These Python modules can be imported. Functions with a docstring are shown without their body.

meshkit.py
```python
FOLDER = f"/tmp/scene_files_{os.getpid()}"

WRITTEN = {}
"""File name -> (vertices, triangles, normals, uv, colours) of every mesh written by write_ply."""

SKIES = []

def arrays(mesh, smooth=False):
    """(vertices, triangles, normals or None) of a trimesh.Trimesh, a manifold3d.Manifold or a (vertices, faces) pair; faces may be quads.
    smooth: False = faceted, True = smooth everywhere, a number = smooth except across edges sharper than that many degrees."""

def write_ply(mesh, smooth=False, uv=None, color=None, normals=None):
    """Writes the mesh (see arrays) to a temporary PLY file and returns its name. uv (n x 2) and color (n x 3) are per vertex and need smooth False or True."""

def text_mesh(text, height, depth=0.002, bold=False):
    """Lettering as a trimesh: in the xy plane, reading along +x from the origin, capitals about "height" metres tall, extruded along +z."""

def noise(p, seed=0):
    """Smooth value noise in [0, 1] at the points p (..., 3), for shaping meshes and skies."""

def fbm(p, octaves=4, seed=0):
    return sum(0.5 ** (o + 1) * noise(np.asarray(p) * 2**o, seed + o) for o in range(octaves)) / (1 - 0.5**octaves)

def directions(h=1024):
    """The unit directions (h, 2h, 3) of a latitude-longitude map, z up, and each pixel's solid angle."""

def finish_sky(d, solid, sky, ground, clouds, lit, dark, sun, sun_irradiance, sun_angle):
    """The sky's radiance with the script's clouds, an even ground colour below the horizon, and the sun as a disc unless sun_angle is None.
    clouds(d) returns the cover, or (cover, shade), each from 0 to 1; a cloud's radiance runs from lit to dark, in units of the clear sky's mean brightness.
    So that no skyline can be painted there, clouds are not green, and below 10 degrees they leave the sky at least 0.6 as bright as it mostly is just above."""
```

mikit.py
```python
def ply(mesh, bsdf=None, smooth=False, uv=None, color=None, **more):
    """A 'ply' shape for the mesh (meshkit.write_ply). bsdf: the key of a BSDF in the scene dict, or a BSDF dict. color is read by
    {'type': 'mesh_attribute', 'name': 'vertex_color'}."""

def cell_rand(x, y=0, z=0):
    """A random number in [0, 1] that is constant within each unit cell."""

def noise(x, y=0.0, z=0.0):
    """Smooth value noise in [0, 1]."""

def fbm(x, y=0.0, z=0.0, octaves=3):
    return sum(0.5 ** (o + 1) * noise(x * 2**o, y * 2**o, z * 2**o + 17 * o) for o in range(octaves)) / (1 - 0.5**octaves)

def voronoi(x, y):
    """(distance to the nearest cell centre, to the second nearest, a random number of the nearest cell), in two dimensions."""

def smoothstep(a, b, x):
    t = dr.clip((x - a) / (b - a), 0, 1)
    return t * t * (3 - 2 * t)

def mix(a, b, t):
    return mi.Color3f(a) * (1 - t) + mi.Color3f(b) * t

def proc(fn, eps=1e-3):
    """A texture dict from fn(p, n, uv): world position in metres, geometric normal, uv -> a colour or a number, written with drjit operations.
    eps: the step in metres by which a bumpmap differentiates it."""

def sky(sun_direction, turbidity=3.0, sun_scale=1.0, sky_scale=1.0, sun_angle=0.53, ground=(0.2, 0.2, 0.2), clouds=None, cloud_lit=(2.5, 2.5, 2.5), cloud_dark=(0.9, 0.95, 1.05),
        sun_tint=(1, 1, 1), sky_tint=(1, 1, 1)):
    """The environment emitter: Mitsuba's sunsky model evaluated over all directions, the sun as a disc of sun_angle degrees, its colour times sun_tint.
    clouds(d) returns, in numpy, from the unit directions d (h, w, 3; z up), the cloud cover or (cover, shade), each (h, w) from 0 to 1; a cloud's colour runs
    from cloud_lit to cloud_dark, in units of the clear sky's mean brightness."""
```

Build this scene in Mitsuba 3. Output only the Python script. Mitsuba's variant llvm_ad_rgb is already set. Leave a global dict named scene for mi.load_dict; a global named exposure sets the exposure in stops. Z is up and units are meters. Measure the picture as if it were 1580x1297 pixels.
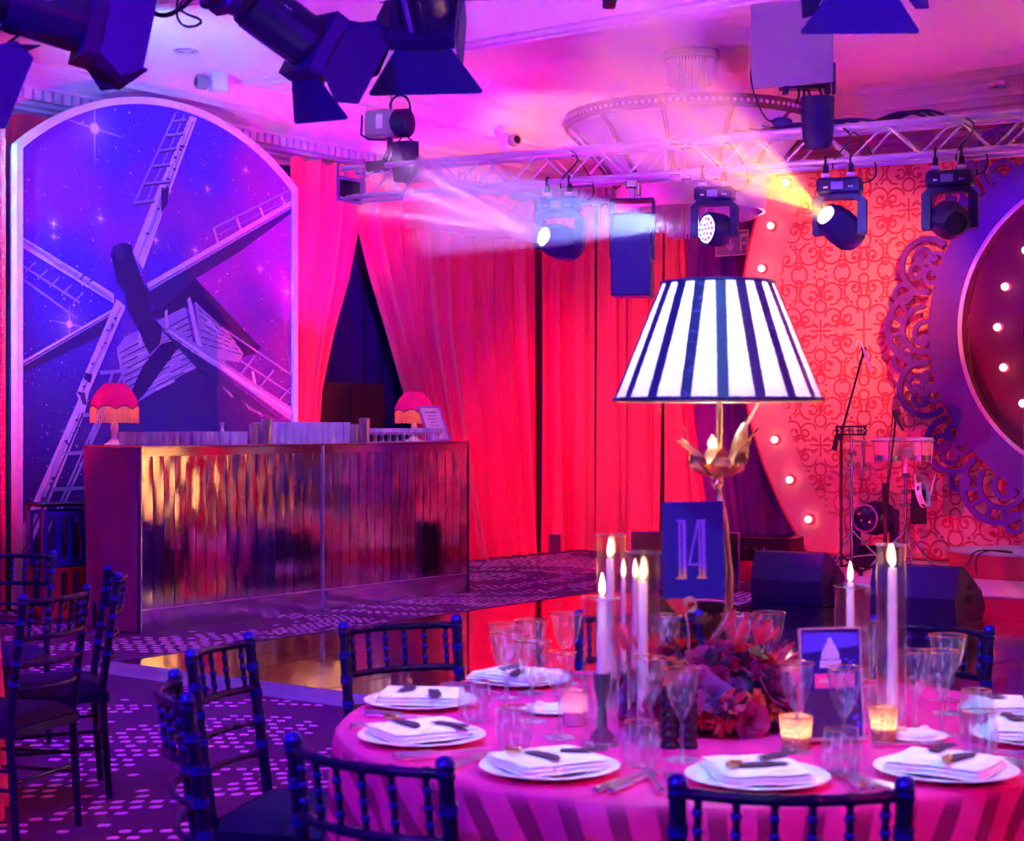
import math, random
import numpy as np, trimesh, mitsuba as mi, drjit as dr
import mikit, meshkit
from shapely.geometry import Polygon, Point, LineString, box as sbox
from shapely.ops import unary_union
from shapely import affinity

T = mi.ScalarTransform4f
PI = math.pi
rng = random.Random(7)
scene, labels = {}, {}

# ------------------------------------------------------------------ camera
F, EYE, HY, CX = 2575.0, 1.5, 652.0, 790.0        # focal length in pixels of the 1580 x 1297 frame, eye height, horizon row, centre column
exposure = 5.85
UNIT = 2.0 ** -6          # all light powers below are written for exposure 0
scene['camera'] = {'type': 'thinlens', 'fov': math.degrees(2 * math.atan(790 / F)), 'fov_axis': 'x', 'near_clip': 0.1, 'far_clip': 100.0,
                   'to_world': T().look_at(origin=[0, 0, EYE], target=[0, 1, EYE + 3.5 / F], up=[0, 0, 1]),
                   'aperture_radius': 0.0042, 'focus_distance': 12.5}

# ------------------------------------------------------------------ lights: unseen spots added and tuned to give the coloured washes
def spot(name, pos, target, rgb, power, cutoff=35.0, beam=None, weight=1.0):
    scene[name] = {'type': 'spot', 'to_world': T().look_at(origin=list(map(float, pos)), target=list(map(float, target)), up=[0.01, 0.02, 1]),
                   'intensity': {'type': 'rgb', 'value': [float(c) * power * UNIT for c in rgb]}, 'cutoff_angle': float(cutoff),
                   'beam_width': float(beam if beam else cutoff * 0.55), 'sampling_weight': float(weight)}

LIGHTS = [
    # name, position, target, colour, power, cutoff, beam, weight
    ('light_front_blue', (-4.5, -1.5, 4.3), (-0.4, 5.0, 0.4), (0.178, 0, 1), 135, 25, 14, 2.5),
    ('light_front_lavender', (-1.6, -1.5, 4.3), (0.5, 4.2, 0.8), (0.231, 0.308, 1), 26, 17, 10, 1.2),
    ('light_front_right', (4.5, -1.0, 4.3), (0.8, 4.2, 0.7), (1, 0, 0.333), 78, 22, 13, 1.2),
    ('light_front_pink', (6.5, 7.0, 4.3), (0.6, 4.4, 0.6), (1, 0, 0.3), 40, 22, 13, 1.2),
    ('light_table_pin', (0.3, 2.7, 4.4), (0.5, 4.15, 0.75), (0.148, 0.463, 1), 54, 17, 12, 2.5),
    ('light_floor_violet', (-1.2, 8.0, 4.4), (-1.0, 9.6, 0.0), (0.219, 0, 1), 64, 44, 30, 2),
    ('light_floor_near', (-2.0, 3.0, 4.4), (-1.9, 5.2, 0.0), (0.295, 0, 1), 44, 40, 26, 1.2),
    ('light_floor_far', (0.5, 13.0, 4.3), (0.7, 15.6, 0.0), (1, 0, 0.571), 14, 36, 24, 1.2),
    ('light_curtain_red', (2.4, 13.6, 3.1), (0.95, 19.3, 1.2), (1, 0, 0.147), 75, 19, 12, 2),
    ('light_curtain_low', (0.9, 16.2, 0.25), (0.5, 19.3, 1.3), (1, 0, 0.182), 11, 48, 30, 2),
    ('light_curtain_left', (0.5, 10.5, 4.2), (-1.5, 17.4, 1.9), (0.333, 0, 1), 6, 13, 8, 1.2),
    ('light_curtain_top', (-0.6, 13.6, 3.2), (-1.2, 17.8, 3.8), (0.324, 0, 1), 34, 34, 18, 1.2),
    ('light_mural_blue', (-2.6, 8.0, 4.2), (-3.4, 14.5, 2.5), (0, 0.0714, 1), 70, 20, 12, 2),
    ('light_mural_top', (-1.5, 10.5, 1.3), (-3.2, 14.6, 3.7), (0, 0, 1), 25, 24, 14, 1.2),
    ('light_mural_side', (-4.7, 11.4, 3.9), (-4.0, 13.4, 2.9), (0.0476, 0.405, 1), 42, 32, 18, 1.2),
    ('light_mural_violet', (0.4, 9.5, 4.3), (-2.5, 15.2, 3.0), (1, 0, 0), 6, 14, 8, 1.2),
    ('light_frame_red', (0.4, 15.4, 0.5), (-2.4, 15.7, 2.3), (1, 0.0222, 0.0667), 90, 20, 10, 1.2),
    ('light_stage_warm', (3.3, 12.6, 3.2), (3.25, 16.2, 2.6), (1, 0.2, 0.08), 100, 22, 10, 2),
    ('light_stage_pink', (2.4, 12.5, 0.6), (3.2, 15.9, 1.4), (1, 0, 0.125), 24, 34, 20, 1.2),
    ('light_stage_ring', (4.4, 11.9, 3.3), (4.7, 15.2, 3.0), (0.2, 0, 1), 50, 16, 9, 1.2),
    ('light_stage_low', (1.2, 9.6, 4.0), (4.6, 14.8, 0.9), (0.294, 0.235, 1), 34, 12, 7, 1.2),
    ('light_ceil_a', (1.0, 16.8, 0.6), (0.8, 14.5, 4.7), (1, 0, 0.444), 9, 50, 32, 1.2),
    ('light_ceil_b', (-1.5, 15.4, 1.9), (-1.6, 16.0, 4.5), (1, 0, 0.714), 14, 46, 28, 1.2),
    ('light_ceil_c', (4.5, 14.3, 0.7), (3.4, 12.4, 4.7), (1, 0, 0.769), 13, 50, 32, 1.2),
    ('light_ceil_d', (-1.0, 15.6, 2.4), (-1.0, 15.6, 4.7), (1, 0, 0.4), 6, 68, 45, 1.2),
    ('light_ceil_e', (-0.2, 11.4, 1.3), (-0.2, 12.2, 4.7), (0.545, 0, 1), 22, 50, 32, 1.2),
    ('light_ceil_blue', (-3.2, 10.4, 2.9), (-2.5, 13.0, 4.4), (0.119, 0.405, 1), 42, 24, 13, 1.2),
    ('light_ceil_orange', (1.6, 15.6, 3.2), (0.3, 17.2, 4.5), (1, 0.2, 0.2), 30, 28, 12, 1.2),
    ('light_gold_wall', (6.2, 8.2, 4.2), (8.3, 11.6, 1.9), (1, 0.615, 0.215), 260, 33, 24, 2),
    ('light_bar_items', (1.5, 8.5, 4.2), (-1.5, 13.6, 1.3), (0.267, 0.133, 1), 120, 13, 8, 1.2),
    ('light_rig_blue', (-2.4, 3.2, 1.9), (-0.6, 5.0, 2.8), (0, 0, 1), 22, 40, 24, 1.2),
    ('light_rig_right', (2.6, 3.4, 2.0), (1.2, 5.2, 2.9), (0.0833, 0, 1), 60, 40, 24, 1.2),
    ('light_truss_blue', (2.0, 9.5, 2.4), (1.4, 12.6, 3.5), (0.125, 0, 1), 32, 36, 22, 1.2),
    ('light_chair_pink', (3.0, 7.4, 4.3), (-2.0, 6.2, 0.6), (1, 0, 0.273), 22, 20, 12, 1.2),
    ('light_glitter_red', (-3.6, 10.0, 0.6), (-4.4, 12.9, 2.2), (1, 0, 0.222), 45, 32, 18, 1.2),
    ('light_wedge_blue', (0.3, 8.6, 4.2), (2.5, 12.6, 0.25), (0.0429, 0, 1), 70, 10, 6, 1.2),
    ('light_stage_front', (3.4, 8.6, 4.3), (3.7, 12.7, 0.2), (1, 0, 0.367), 60, 12, 7, 1.2),
    ('light_gold_disc', (5.0, 11.6, 3.2), (5.55, 14.5, 2.25), (1, 0.595, 0.202), 420, 11, 8, 1.2),
]
for l in LIGHTS:
    spot(*l)

# ------------------------------------------------------------------ room frame: u runs along the left wall, v along the back wall, from their shared corner
C0, AX, BX = np.array([0.62, 20.06]), np.array([0.6, 0.8]), np.array([0.8, -0.6])
def RW(u, v, z=0.0):
    p = C0 + u * AX + v * BX
    return np.array([p[0], p[1], z])
ROOM = np.eye(4); ROOM[:2, 0], ROOM[:2, 1], ROOM[:2, 3] = AX, -BX, C0      # local x = u, local y = -v
def on_u(px, py, u):
    k = (px - CX) / F; P = C0 + u * AX
    v = (k * P[1] - P[0]) / (BX[0] - k * BX[1]); d = P[1] + v * BX[1]
    return v, EYE - (py - HY) * d / F
def on_v(px, py, v):
    k = (px - CX) / F; P = C0 + v * BX
    u = (k * P[1] - P[0]) / (AX[0] - k * AX[1]); d = P[1] + u * AX[1]
    return u, EYE - (py - HY) * d / F
def at(px, py, d):
    return np.array([(px - CX) * d / F, d, EYE - (py - HY) * d / F])
def on_z(px, py, z):
    return at(px, py, F * (EYE - z) / (py - HY))

# ------------------------------------------------------------------ materials
def rgb(c): return {'type': 'rgb', 'value': [float(x) for x in c]}
def pr(name, color, rough=0.5, metal=0.0, two=True, **k):
    b = {'type': 'principled', 'base_color': rgb(color) if isinstance(color, (tuple, list)) else color, 'roughness': rough, 'metallic': metal, **k}
    scene[name] = {'type': 'twosided', 'bsdf': b} if two else b
def emit(c, s): return {'type': 'area', 'radiance': rgb([x * s * UNIT for x in c])}

def room_uv(p):
    x, y = p.x - float(C0[0]), p.y - float(C0[1])
    return x * 0.6 + y * 0.8, x * 0.8 - y * 0.6

def carpet_fn(p, n, uv):
    wx = p.x + 0.55 * mikit.noise(p.x * 0.9, p.y * 0.9, 3.0)
    wy = p.y + 0.55 * mikit.noise(p.x * 0.9, p.y * 0.9, 9.0)
    a, b = room_uv(mi.Point3f(p.x, p.y, 0))
    q = mikit.fbm(p.x * 0.55, p.y * 0.55, 7.0, 2)
    sx, sy = p.x + 0.5 * q, p.y + 0.5 * mikit.noise(p.x * 0.6, p.y * 0.6, 11.0)
    gy = sy / 0.098
    gx = sx / 0.078 + 0.5 * (dr.floor(gy) - 2 * dr.floor(dr.floor(gy) / 2)) + 0.3 * mikit.cell_rand(dr.floor(gy), 4, 4)
    fx, fy = gx - dr.floor(gx) - 0.5, gy - dr.floor(gy) - 0.5
    dot = 1 - mikit.smoothstep(0.86, 1.06, dr.square(dr.square(fx / 0.31)) + dr.square(dr.square(fy / 0.25)))
    cx, cy = dr.floor(gx) * 0.078, dr.floor(gy) * 0.098
    w = mikit.fbm(cx * 0.42, cy * 0.42, 2.0, 2)
    band = dr.sin(w * 46.0)
    rk = mikit.cell_rand(dr.floor(gx), dr.floor(gy), 3)
    keep = dr.select(((band > 0.12) & (rk > 0.15)) | (rk > 0.955), 1.0, 0.0)
    pile = 0.8 + 0.4 * mikit.noise(p.x * 260, p.y * 260, 1.0)
    return mikit.mix((0.062, 0.012, 0.085), (0.58, 0.30, 0.66), dot * keep) * pile
pr('m_carpet', mikit.proc(carpet_fn), 0.95)
pr('m_wall', (0.55, 0.50, 0.52), 0.8)
pr('m_ceiling', (0.80, 0.78, 0.78), 0.85)
pr('m_plaster', (0.82, 0.80, 0.80), 0.6)
pr('m_dentil_gap', (0.40, 0.36, 0.40), 0.8)
def velvet_fn(base):
    def fn(p, n, uv):
        f = mikit.fbm(p.x * 2.5, p.y * 2.5, p.z * 0.7, 2)
        return mi.Color3f(base) * (0.80 + 0.40 * f)
    return fn
pr('m_velvet_red', mikit.proc(velvet_fn((0.80, 0.10, 0.16))), 0.7, sheen=0.5)
pr('m_velvet_unlit', mikit.proc(velvet_fn((0.20, 0.02, 0.30))), 0.7, sheen=0.4)  # red curtain outside the red light, its shade put into the colour
pr('m_bar_cloth', mikit.proc(velvet_fn((0.30, 0.05, 0.24))), 0.75, sheen=0.3)
pr('m_door_shade', (0.03, 0.012, 0.10), 0.9)
def glitter_fn(p, n, uv):
    s = mikit.cell_rand(p.x * 90, p.y * 90, p.z * 90)
    return mikit.mix((0.75, 0.05, 0.12), (1.0, 0.55, 0.6), dr.select(s > 0.93, 1.0, 0.0))
pr('m_glitter', mikit.proc(glitter_fn), 0.4)
scene['m_mirror'] = {'type': 'twosided', 'bsdf': {'type': 'roughconductor', 'material': 'none', 'alpha': 0.012, 'specular_reflectance': rgb((0.93, 0.86, 0.90))}}
scene['m_mirror_dim'] = {'type': 'twosided', 'bsdf': {'type': 'roughconductor', 'material': 'none', 'alpha': 0.03, 'specular_reflectance': rgb((0.55, 0.45, 0.55))}}
scene['m_chrome'] = {'type': 'twosided', 'bsdf': {'type': 'roughconductor', 'material': 'none', 'alpha': 0.12, 'specular_reflectance': rgb((0.85, 0.82, 0.88))}}
pr('m_trim', (0.75, 0.70, 0.85), 0.25, 0.8)
pr('m_alu', (0.80, 0.78, 0.85), 0.35, 0.55)
pr('m_black', (0.012, 0.010, 0.022), 0.42)
pr('m_black_gloss', (0.010, 0.008, 0.020), 0.2, specular=0.6)
pr('m_black_matt', (0.010, 0.009, 0.016), 0.8)
pr('m_rig_black', (0.012, 0.006, 0.075), 0.45)
pr('m_panel_grey', (0.34, 0.33, 0.38), 0.6)
pr('m_white', (0.85, 0.83, 0.85), 0.45)
pr('m_white_frame', (0.88, 0.86, 0.88), 0.4)
pr('m_chair', (0.004, 0.003, 0.055), 0.28, 0.0, specular=0.4)
pr('m_chair_highlight', (0.010, 0.010, 0.50), 0.28, 0.6, specular=0.5)  # blue highlights of the black lacquer painted onto rings and beads
pr('m_cushion', (0.008, 0.005, 0.055), 0.9)
def floor_fn(p, n, uv):
    g = mikit.fbm(p.x * 3.0, p.y * 3.0, 1.0, 2)
    return mikit.mix((0.74, 0.56, 0.58), (0.86, 0.68, 0.66), g)
pr('m_dance', mikit.proc(floor_fn), 0.06, 1.0)
pr('m_seam', (0.10, 0.06, 0.30), 0.5)
pr('m_edge_strip', (0.22, 0.20, 0.42), 0.35, 0.4)
pr('m_stage_side', (0.62, 0.03, 0.08), 0.5)
pr('m_stage_top', (0.52, 0.46, 0.48), 0.6)
pr('m_gold', (0.95, 0.62, 0.28), 0.28, 0.95)
pr('m_gold_dark', (0.75, 0.45, 0.16), 0.35, 0.9)
pr('m_bronze', (0.62, 0.42, 0.34), 0.3, 0.85)
pr('m_silver', (0.88, 0.86, 0.92), 0.16, 0.95)
pr('m_napkin', (0.90, 0.88, 0.90), 0.75)
pr('m_plate', (0.86, 0.84, 0.88), 0.18, specular=0.6)
pr('m_fan', (0.075, 0.028, 0.06), 0.6)
pr('m_butter', (0.9, 0.70, 0.55), 0.5)
pr('m_wax', (0.92, 0.82, 0.84), 0.45)
pr('m_wick', (0.02, 0.02, 0.02), 0.9)
scene['m_glass'] = {'type': 'dielectric', 'int_ior': 1.5, 'ext_ior': 1.0}
scene['m_thin_glass'] = {'type': 'thindielectric', 'int_ior': 1.52}
pr('m_cut_glass_body', (0.78, 0.74, 0.86), 0.12, specular=0.9)
scene['m_cut_glass'] = {'type': 'blendbsdf', 'weight': {'type': 'float', 'value': 0.34} if False else 0.34, 'bsdf_0': {'type': 'thindielectric', 'int_ior': 1.6}, 'bsdf_1': {'type': 'ref', 'id': 'm_cut_glass_body'}}
pr('m_dark_glass', (0.06, 0.035, 0.09), 0.12, specular=0.7)
pr('m_fringe', (0.75, 0.45, 0.42), 0.5)
def stripe_fn(p, n, uv):
    s = uv.x / 0.098
    f = s - dr.floor(s)
    m = mikit.smoothstep(0.0, 0.03, f) * (1 - mikit.smoothstep(0.40, 0.43, f))
    drop = mikit.smoothstep(0.90, 0.935, dr.sqrt(uv.x * uv.x + uv.y * uv.y))
    return mikit.mix((0.85, 0.02, 0.28), (0.30, 0.008, 0.10), m * (0.12 + 0.88 * drop))
pr('m_cloth_stripe', mikit.proc(stripe_fn), 0.45, sheen=0.4)
pr('m_cloth_pink', (0.80, 0.06, 0.26), 0.6)

# ------------------------------------------------------------------ geometry helpers
def tm(v, f): return trimesh.Trimesh(np.asarray(v, float), np.asarray(f, int), process=False)
def cat(ms): return trimesh.util.concatenate([m for m in ms if m is not None])
def xf(m, M):
    m = m.copy(); m.apply_transform(np.asarray(M, float)); return m
def mv(m, x, y, z):
    m = m.copy(); m.vertices = m.vertices + np.array([x, y, z], float); return m
def rz(a, loc=(0, 0, 0)):
    M = np.eye(4); c, s = math.cos(a), math.sin(a)
    M[:2, :2] = [[c, -s], [s, c]]; M[:3, 3] = loc
    return M
def rot(axis, a): return trimesh.transformations.rotation_matrix(a, axis)
def basis(origin, x, y, z):
    M = np.eye(4); M[:3, 0], M[:3, 1], M[:3, 2], M[:3, 3] = x, y, z, origin
    return M
def aim(origin, d, up=(0, 0, 1)):          # local +z along d, local +y as near up as may be
    d = np.asarray(d, float); d = d / np.linalg.norm(d)
    up = np.asarray(up, float)
    if abs(d @ up) > 0.98: up = np.array([0, 1.0, 0])
    x = np.cross(up, d); x /= np.linalg.norm(x)
    return basis(origin, x, np.cross(d, x), d)
def box(x0, x1, y0, y1, z0, z1, c=0.0):
    if c <= 0:
        return trimesh.creation.box(bounds=[[x0, y0, z0], [x1, y1, z1]])
    pts = []
    for sx in (0, 1):
        for sy in (0, 1):
            for sz in (0, 1):
                p = np.array([(x0, x1)[sx], (y0, y1)[sy], (z0, z1)[sz]], float)
                s = np.array([1 - 2 * sx, 1 - 2 * sy, 1 - 2 * sz]) * c
                for k in range(3):
                    q = p + s; q[k] = p[k]; pts.append(q)
    return trimesh.convex.convex_hull(np.array(pts))
def lathe(prof, n=24, a0=0.0, a1=2 * PI, wave=None):
    prof = np.asarray(prof, float); full = abs(a1 - a0 - 2 * PI) < 1e-9
    an = np.linspace(a0, a1, n + (0 if full else 1), endpoint=not full)
    m = len(an); R = np.repeat(prof[:, :1], m, 1)
    if wave is not None: R = R * wave(prof[:, 1][:, None], an[None, :])
    V = np.stack([R * np.cos(an), R * np.sin(an), np.repeat(prof[:, 1:2], m, 1)], -1).reshape(-1, 3)
    Fs = []
    for i in range(len(prof) - 1):
        for j in range(m if full else m - 1):
            a, b = i * m + j, i * m + (j + 1) % m
            c, d = a + m, b + m
            if prof[i, 0] > 1e-9: Fs.append([a, b, d])
            if prof[i + 1, 0] > 1e-9: Fs.append([a, d, c])
    return tm(V, Fs)
def tube(pts, r, n=8, closed=False, caps=True):
    P = np.asarray(pts, float); k = len(P)
    r = np.broadcast_to(np.asarray(r, float), (k,))
    t = np.roll(P, -1, 0) - np.roll(P, 1, 0) if closed else np.gradient(P, axis=0)
    t = t / np.maximum(np.linalg.norm(t, axis=1, keepdims=True), 1e-12)
    a = np.array([0, 0, 1.0]) if abs(t[0][2]) < 0.9 else np.array([1.0, 0, 0])
    x = np.cross(a, t[0]); x /= np.linalg.norm(x)
    V = []
    an = np.arange(n) * 2 * PI / n
    for i in range(k):
        x = x - t[i] * (x @ t[i]); x /= np.linalg.norm(x)
        y = np.cross(t[i], x)
        V.append(P[i] + r[i] * (np.cos(an)[:, None] * x + np.sin(an)[:, None] * y))
    V = np.vstack(V); Fs = []
    for i in range(k if closed else k - 1):
        i2 = (i + 1) % k
        for j in range(n):
            a_, b_, c_, d_ = i * n + j, i * n + (j + 1) % n, i2 * n + j, i2 * n + (j + 1) % n
            Fs += [[a_, b_, d_], [a_, d_, c_]]
    if caps and not closed:
        V = np.vstack([V, P[:1], P[-1:]]); c0, c1 = k * n, k * n + 1
        for j in range(n):
            Fs += [[c0, (j + 1) % n, j], [c1, (k - 1) * n + j, (k - 1) * n + (j + 1) % n]]
    return tm(V, Fs)
def rod(a, b, r, n=8): return tube([a, b], r, n)
def smooth_path(pts, k=6):
    P = np.asarray(pts, float); t = np.arange(len(P))
    from scipy.interpolate import CubicSpline
    return CubicSpline(t, P)(np.linspace(0, len(P) - 1, (len(P) - 1) * k + 1))
def cable(pts, r=0.006, k=6, n=6): return tube(smooth_path(pts, k), r, n)
def sheet(G):
    G = np.asarray(G, float); a, b = G.shape[:2]
    i = np.arange(a * b).reshape(a, b)
    q = np.stack([i[:-1, :-1], i[1:, :-1], i[1:, 1:], i[:-1, 1:]], -1).reshape(-1, 4)
    return tm(G.reshape(-1, 3), np.vstack([q[:, [0, 1, 2]], q[:, [0, 2, 3]]]))
def slab(poly, h, z0=0.0):
    gs = getattr(poly, 'geoms', [poly])
    return mv(cat([trimesh.creation.extrude_polygon(g, h, engine='earcut') for g in gs if g.area > 1e-9]), 0, 0, z0)
def ball(r, c=(0, 0, 0), n=2, s=(1, 1, 1)):
    m = trimesh.creation.icosphere(subdivisions=n, radius=r); m.vertices = m.vertices * np.array(s) + np.array(c); return m
def torus(R, r, z=0.0, n=28, k=6):
    a = np.arange(n) * 2 * PI / n
    return tube(np.stack([R * np.cos(a), R * np.sin(a), a * 0 + z], 1), r, k, closed=True)
def solid_hull(pts): return trimesh.convex.convex_hull(np.asarray(pts, float))

# ------------------------------------------------------------------ naming helpers
used = set()
def numbered(name):
    if name not in used:
        used.add(name); return name
    k = 1
    while f'{name}_{k:03d}' in used: k += 1
    used.add(f'{name}_{k:03d}')
    return f'{name}_{k:03d}'
def thing(name, label=None, cat_=None, group=None, kind=None):
    key = numbered(name)
    if label or cat_ or kind:
        labels[key] = {}
        if label: labels[key]['label'] = label
        if cat_: labels[key]['category'] = cat_
        if group: labels[key]['group'] = group
        if kind: labels[key]['kind'] = kind
    return key
def put(key, mesh, mat, smooth=35, M=None, **more):
    d = mesh if isinstance(mesh, dict) else mikit.ply(mesh, mat, smooth=smooth, **more)
    scene[key] = {**d, 'to_world': T(np.asarray(M, float))} if M is not None else d
    return key
def part(parent, name, mesh, mat, smooth=35, M=None, label=None, kind=None, **more):
    key = numbered(parent + '__' + name)
    put(key, mesh, mat, smooth, M, **more)
    if label or kind:
        labels[key] = {k: v for k, v in (('label', label), ('kind', kind)) if v}
    return key
def whole(name, mesh, mat, label=None, cat_=None, group=None, kind=None, smooth=35, M=None, **more):
    key = thing(name, label, cat_, group, kind)
    return put(key, mesh, mat, smooth, M, **more)
def struct(name, mesh, mat, label=None, smooth=35, M=None, **more):
    return whole(name, mesh, mat, label, None, None, 'structure', smooth, M, **more)
class Kit:
    """A thing's parts, written once and placed many times."""
    def __init__(self): self.items = []
    def add(self, name, mesh, mat, smooth=35, label=None, emitter=None, **more):
        d = mikit.ply(mesh, mat, smooth=smooth, **more)
        if emitter: d['emitter'] = emitter
        self.items.append((name, d, label)); return self
    def place(self, name, M, label, cat_, group=None):
        key = thing(name, label, cat_, group)
        last = {}
        for n, d, lab in self.items:
            if '/' in n:
                up, n2 = n.split('/'); k = part(last[up], n2, d, None, M=M, label=lab)
            else:
                k = part(key, n, d, None, M=M, label=lab); last[n] = k
        return key
def single(name, d, M, label, cat_, group=None):
    key = thing(name, label, cat_, group); scene[key] = {**d, 'to_world': T(np.asarray(M, float))}; return key

# ================================================================== the room
CEIL, SOF, CORN = 4.72, 4.42, 4.08
UN, VN = -21.0, 17.0
def rbox(u0, u1, v0, v1, z0, z1, c=0.0): return box(u0, u1, -v1, -v0, z0, z1, c)
struct('floor', rbox(UN, 0, 0, VN, -0.12, 0.0), 'm_carpet', 'dark purple carpet with swirls of small pale dashes', M=ROOM)
struct('ceiling', rbox(UN, 0, 0, VN, CEIL, CEIL + 0.12), 'm_ceiling', 'plain white ceiling washed in magenta light', M=ROOM)
struct('wall_left', rbox(UN, 0, -0.12, 0, 0, CEIL), 'm_wall', M=ROOM)
struct('wall_back', rbox(0, 0.12, -0.12, VN, 0, CEIL), 'm_wall', M=ROOM)
struct('wall_right', rbox(UN, 0.12, VN, VN + 0.12, 0, CEIL), 'm_wall', M=ROOM)
struct('wall_rear', rbox(UN - 0.12, UN, -0.12, VN + 0.12, 0, CEIL), 'm_wall', M=ROOM)
# soffits: along the left and back walls and a cross beam; all hang a little below the ceiling
struct('trim_1', rbox(UN, 0, 0, 1.25, SOF, CEIL), 'm_ceiling', 'lowered ceiling border along the left wall', M=ROOM)
struct('trim_2', rbox(-1.3, 0, 1.25, VN, SOF, CEIL), 'm_ceiling', 'lowered ceiling border along the back wall', M=ROOM)
struct('trim_3', rbox(-8.6, -6.25, 1.25, VN, SOF, CEIL), 'm_ceiling', 'wide lowered beam across the ceiling', M=ROOM)
struct('trim_4', rbox(-1.3 - 5.0, -1.3, 8.2, 9.4, SOF, CEIL), 'm_ceiling', M=ROOM)
struct('trim_5', rbox(-14.2, -12.6, 1.25, VN, SOF, CEIL), 'm_ceiling', M=ROOM)
def moulding(prof, p0, p1, inward, name, mat='m_plaster', label=None, mitre0=0.0, mitre1=0.0):
    """prof: (out, z) points; runs from p0 to p1 (u, v), standing out along 'inward'; the ends are mitred by out * mitre."""
    p0, p1, q = (np.asarray(x, float) for x in (p0, p1, inward))
    d = (p1 - p0) / np.linalg.norm(p1 - p0)
    G = []
    for e, base, m in ((0, p0, mitre0), (1, p1, mitre1)):
        G.append([[*(base + q * o + d * m * o), z] for o, z in prof])
    G = np.array(G); G[..., 1] *= -1
    struct(name, sheet(G), mat, label, smooth=False, M=ROOM)
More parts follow.
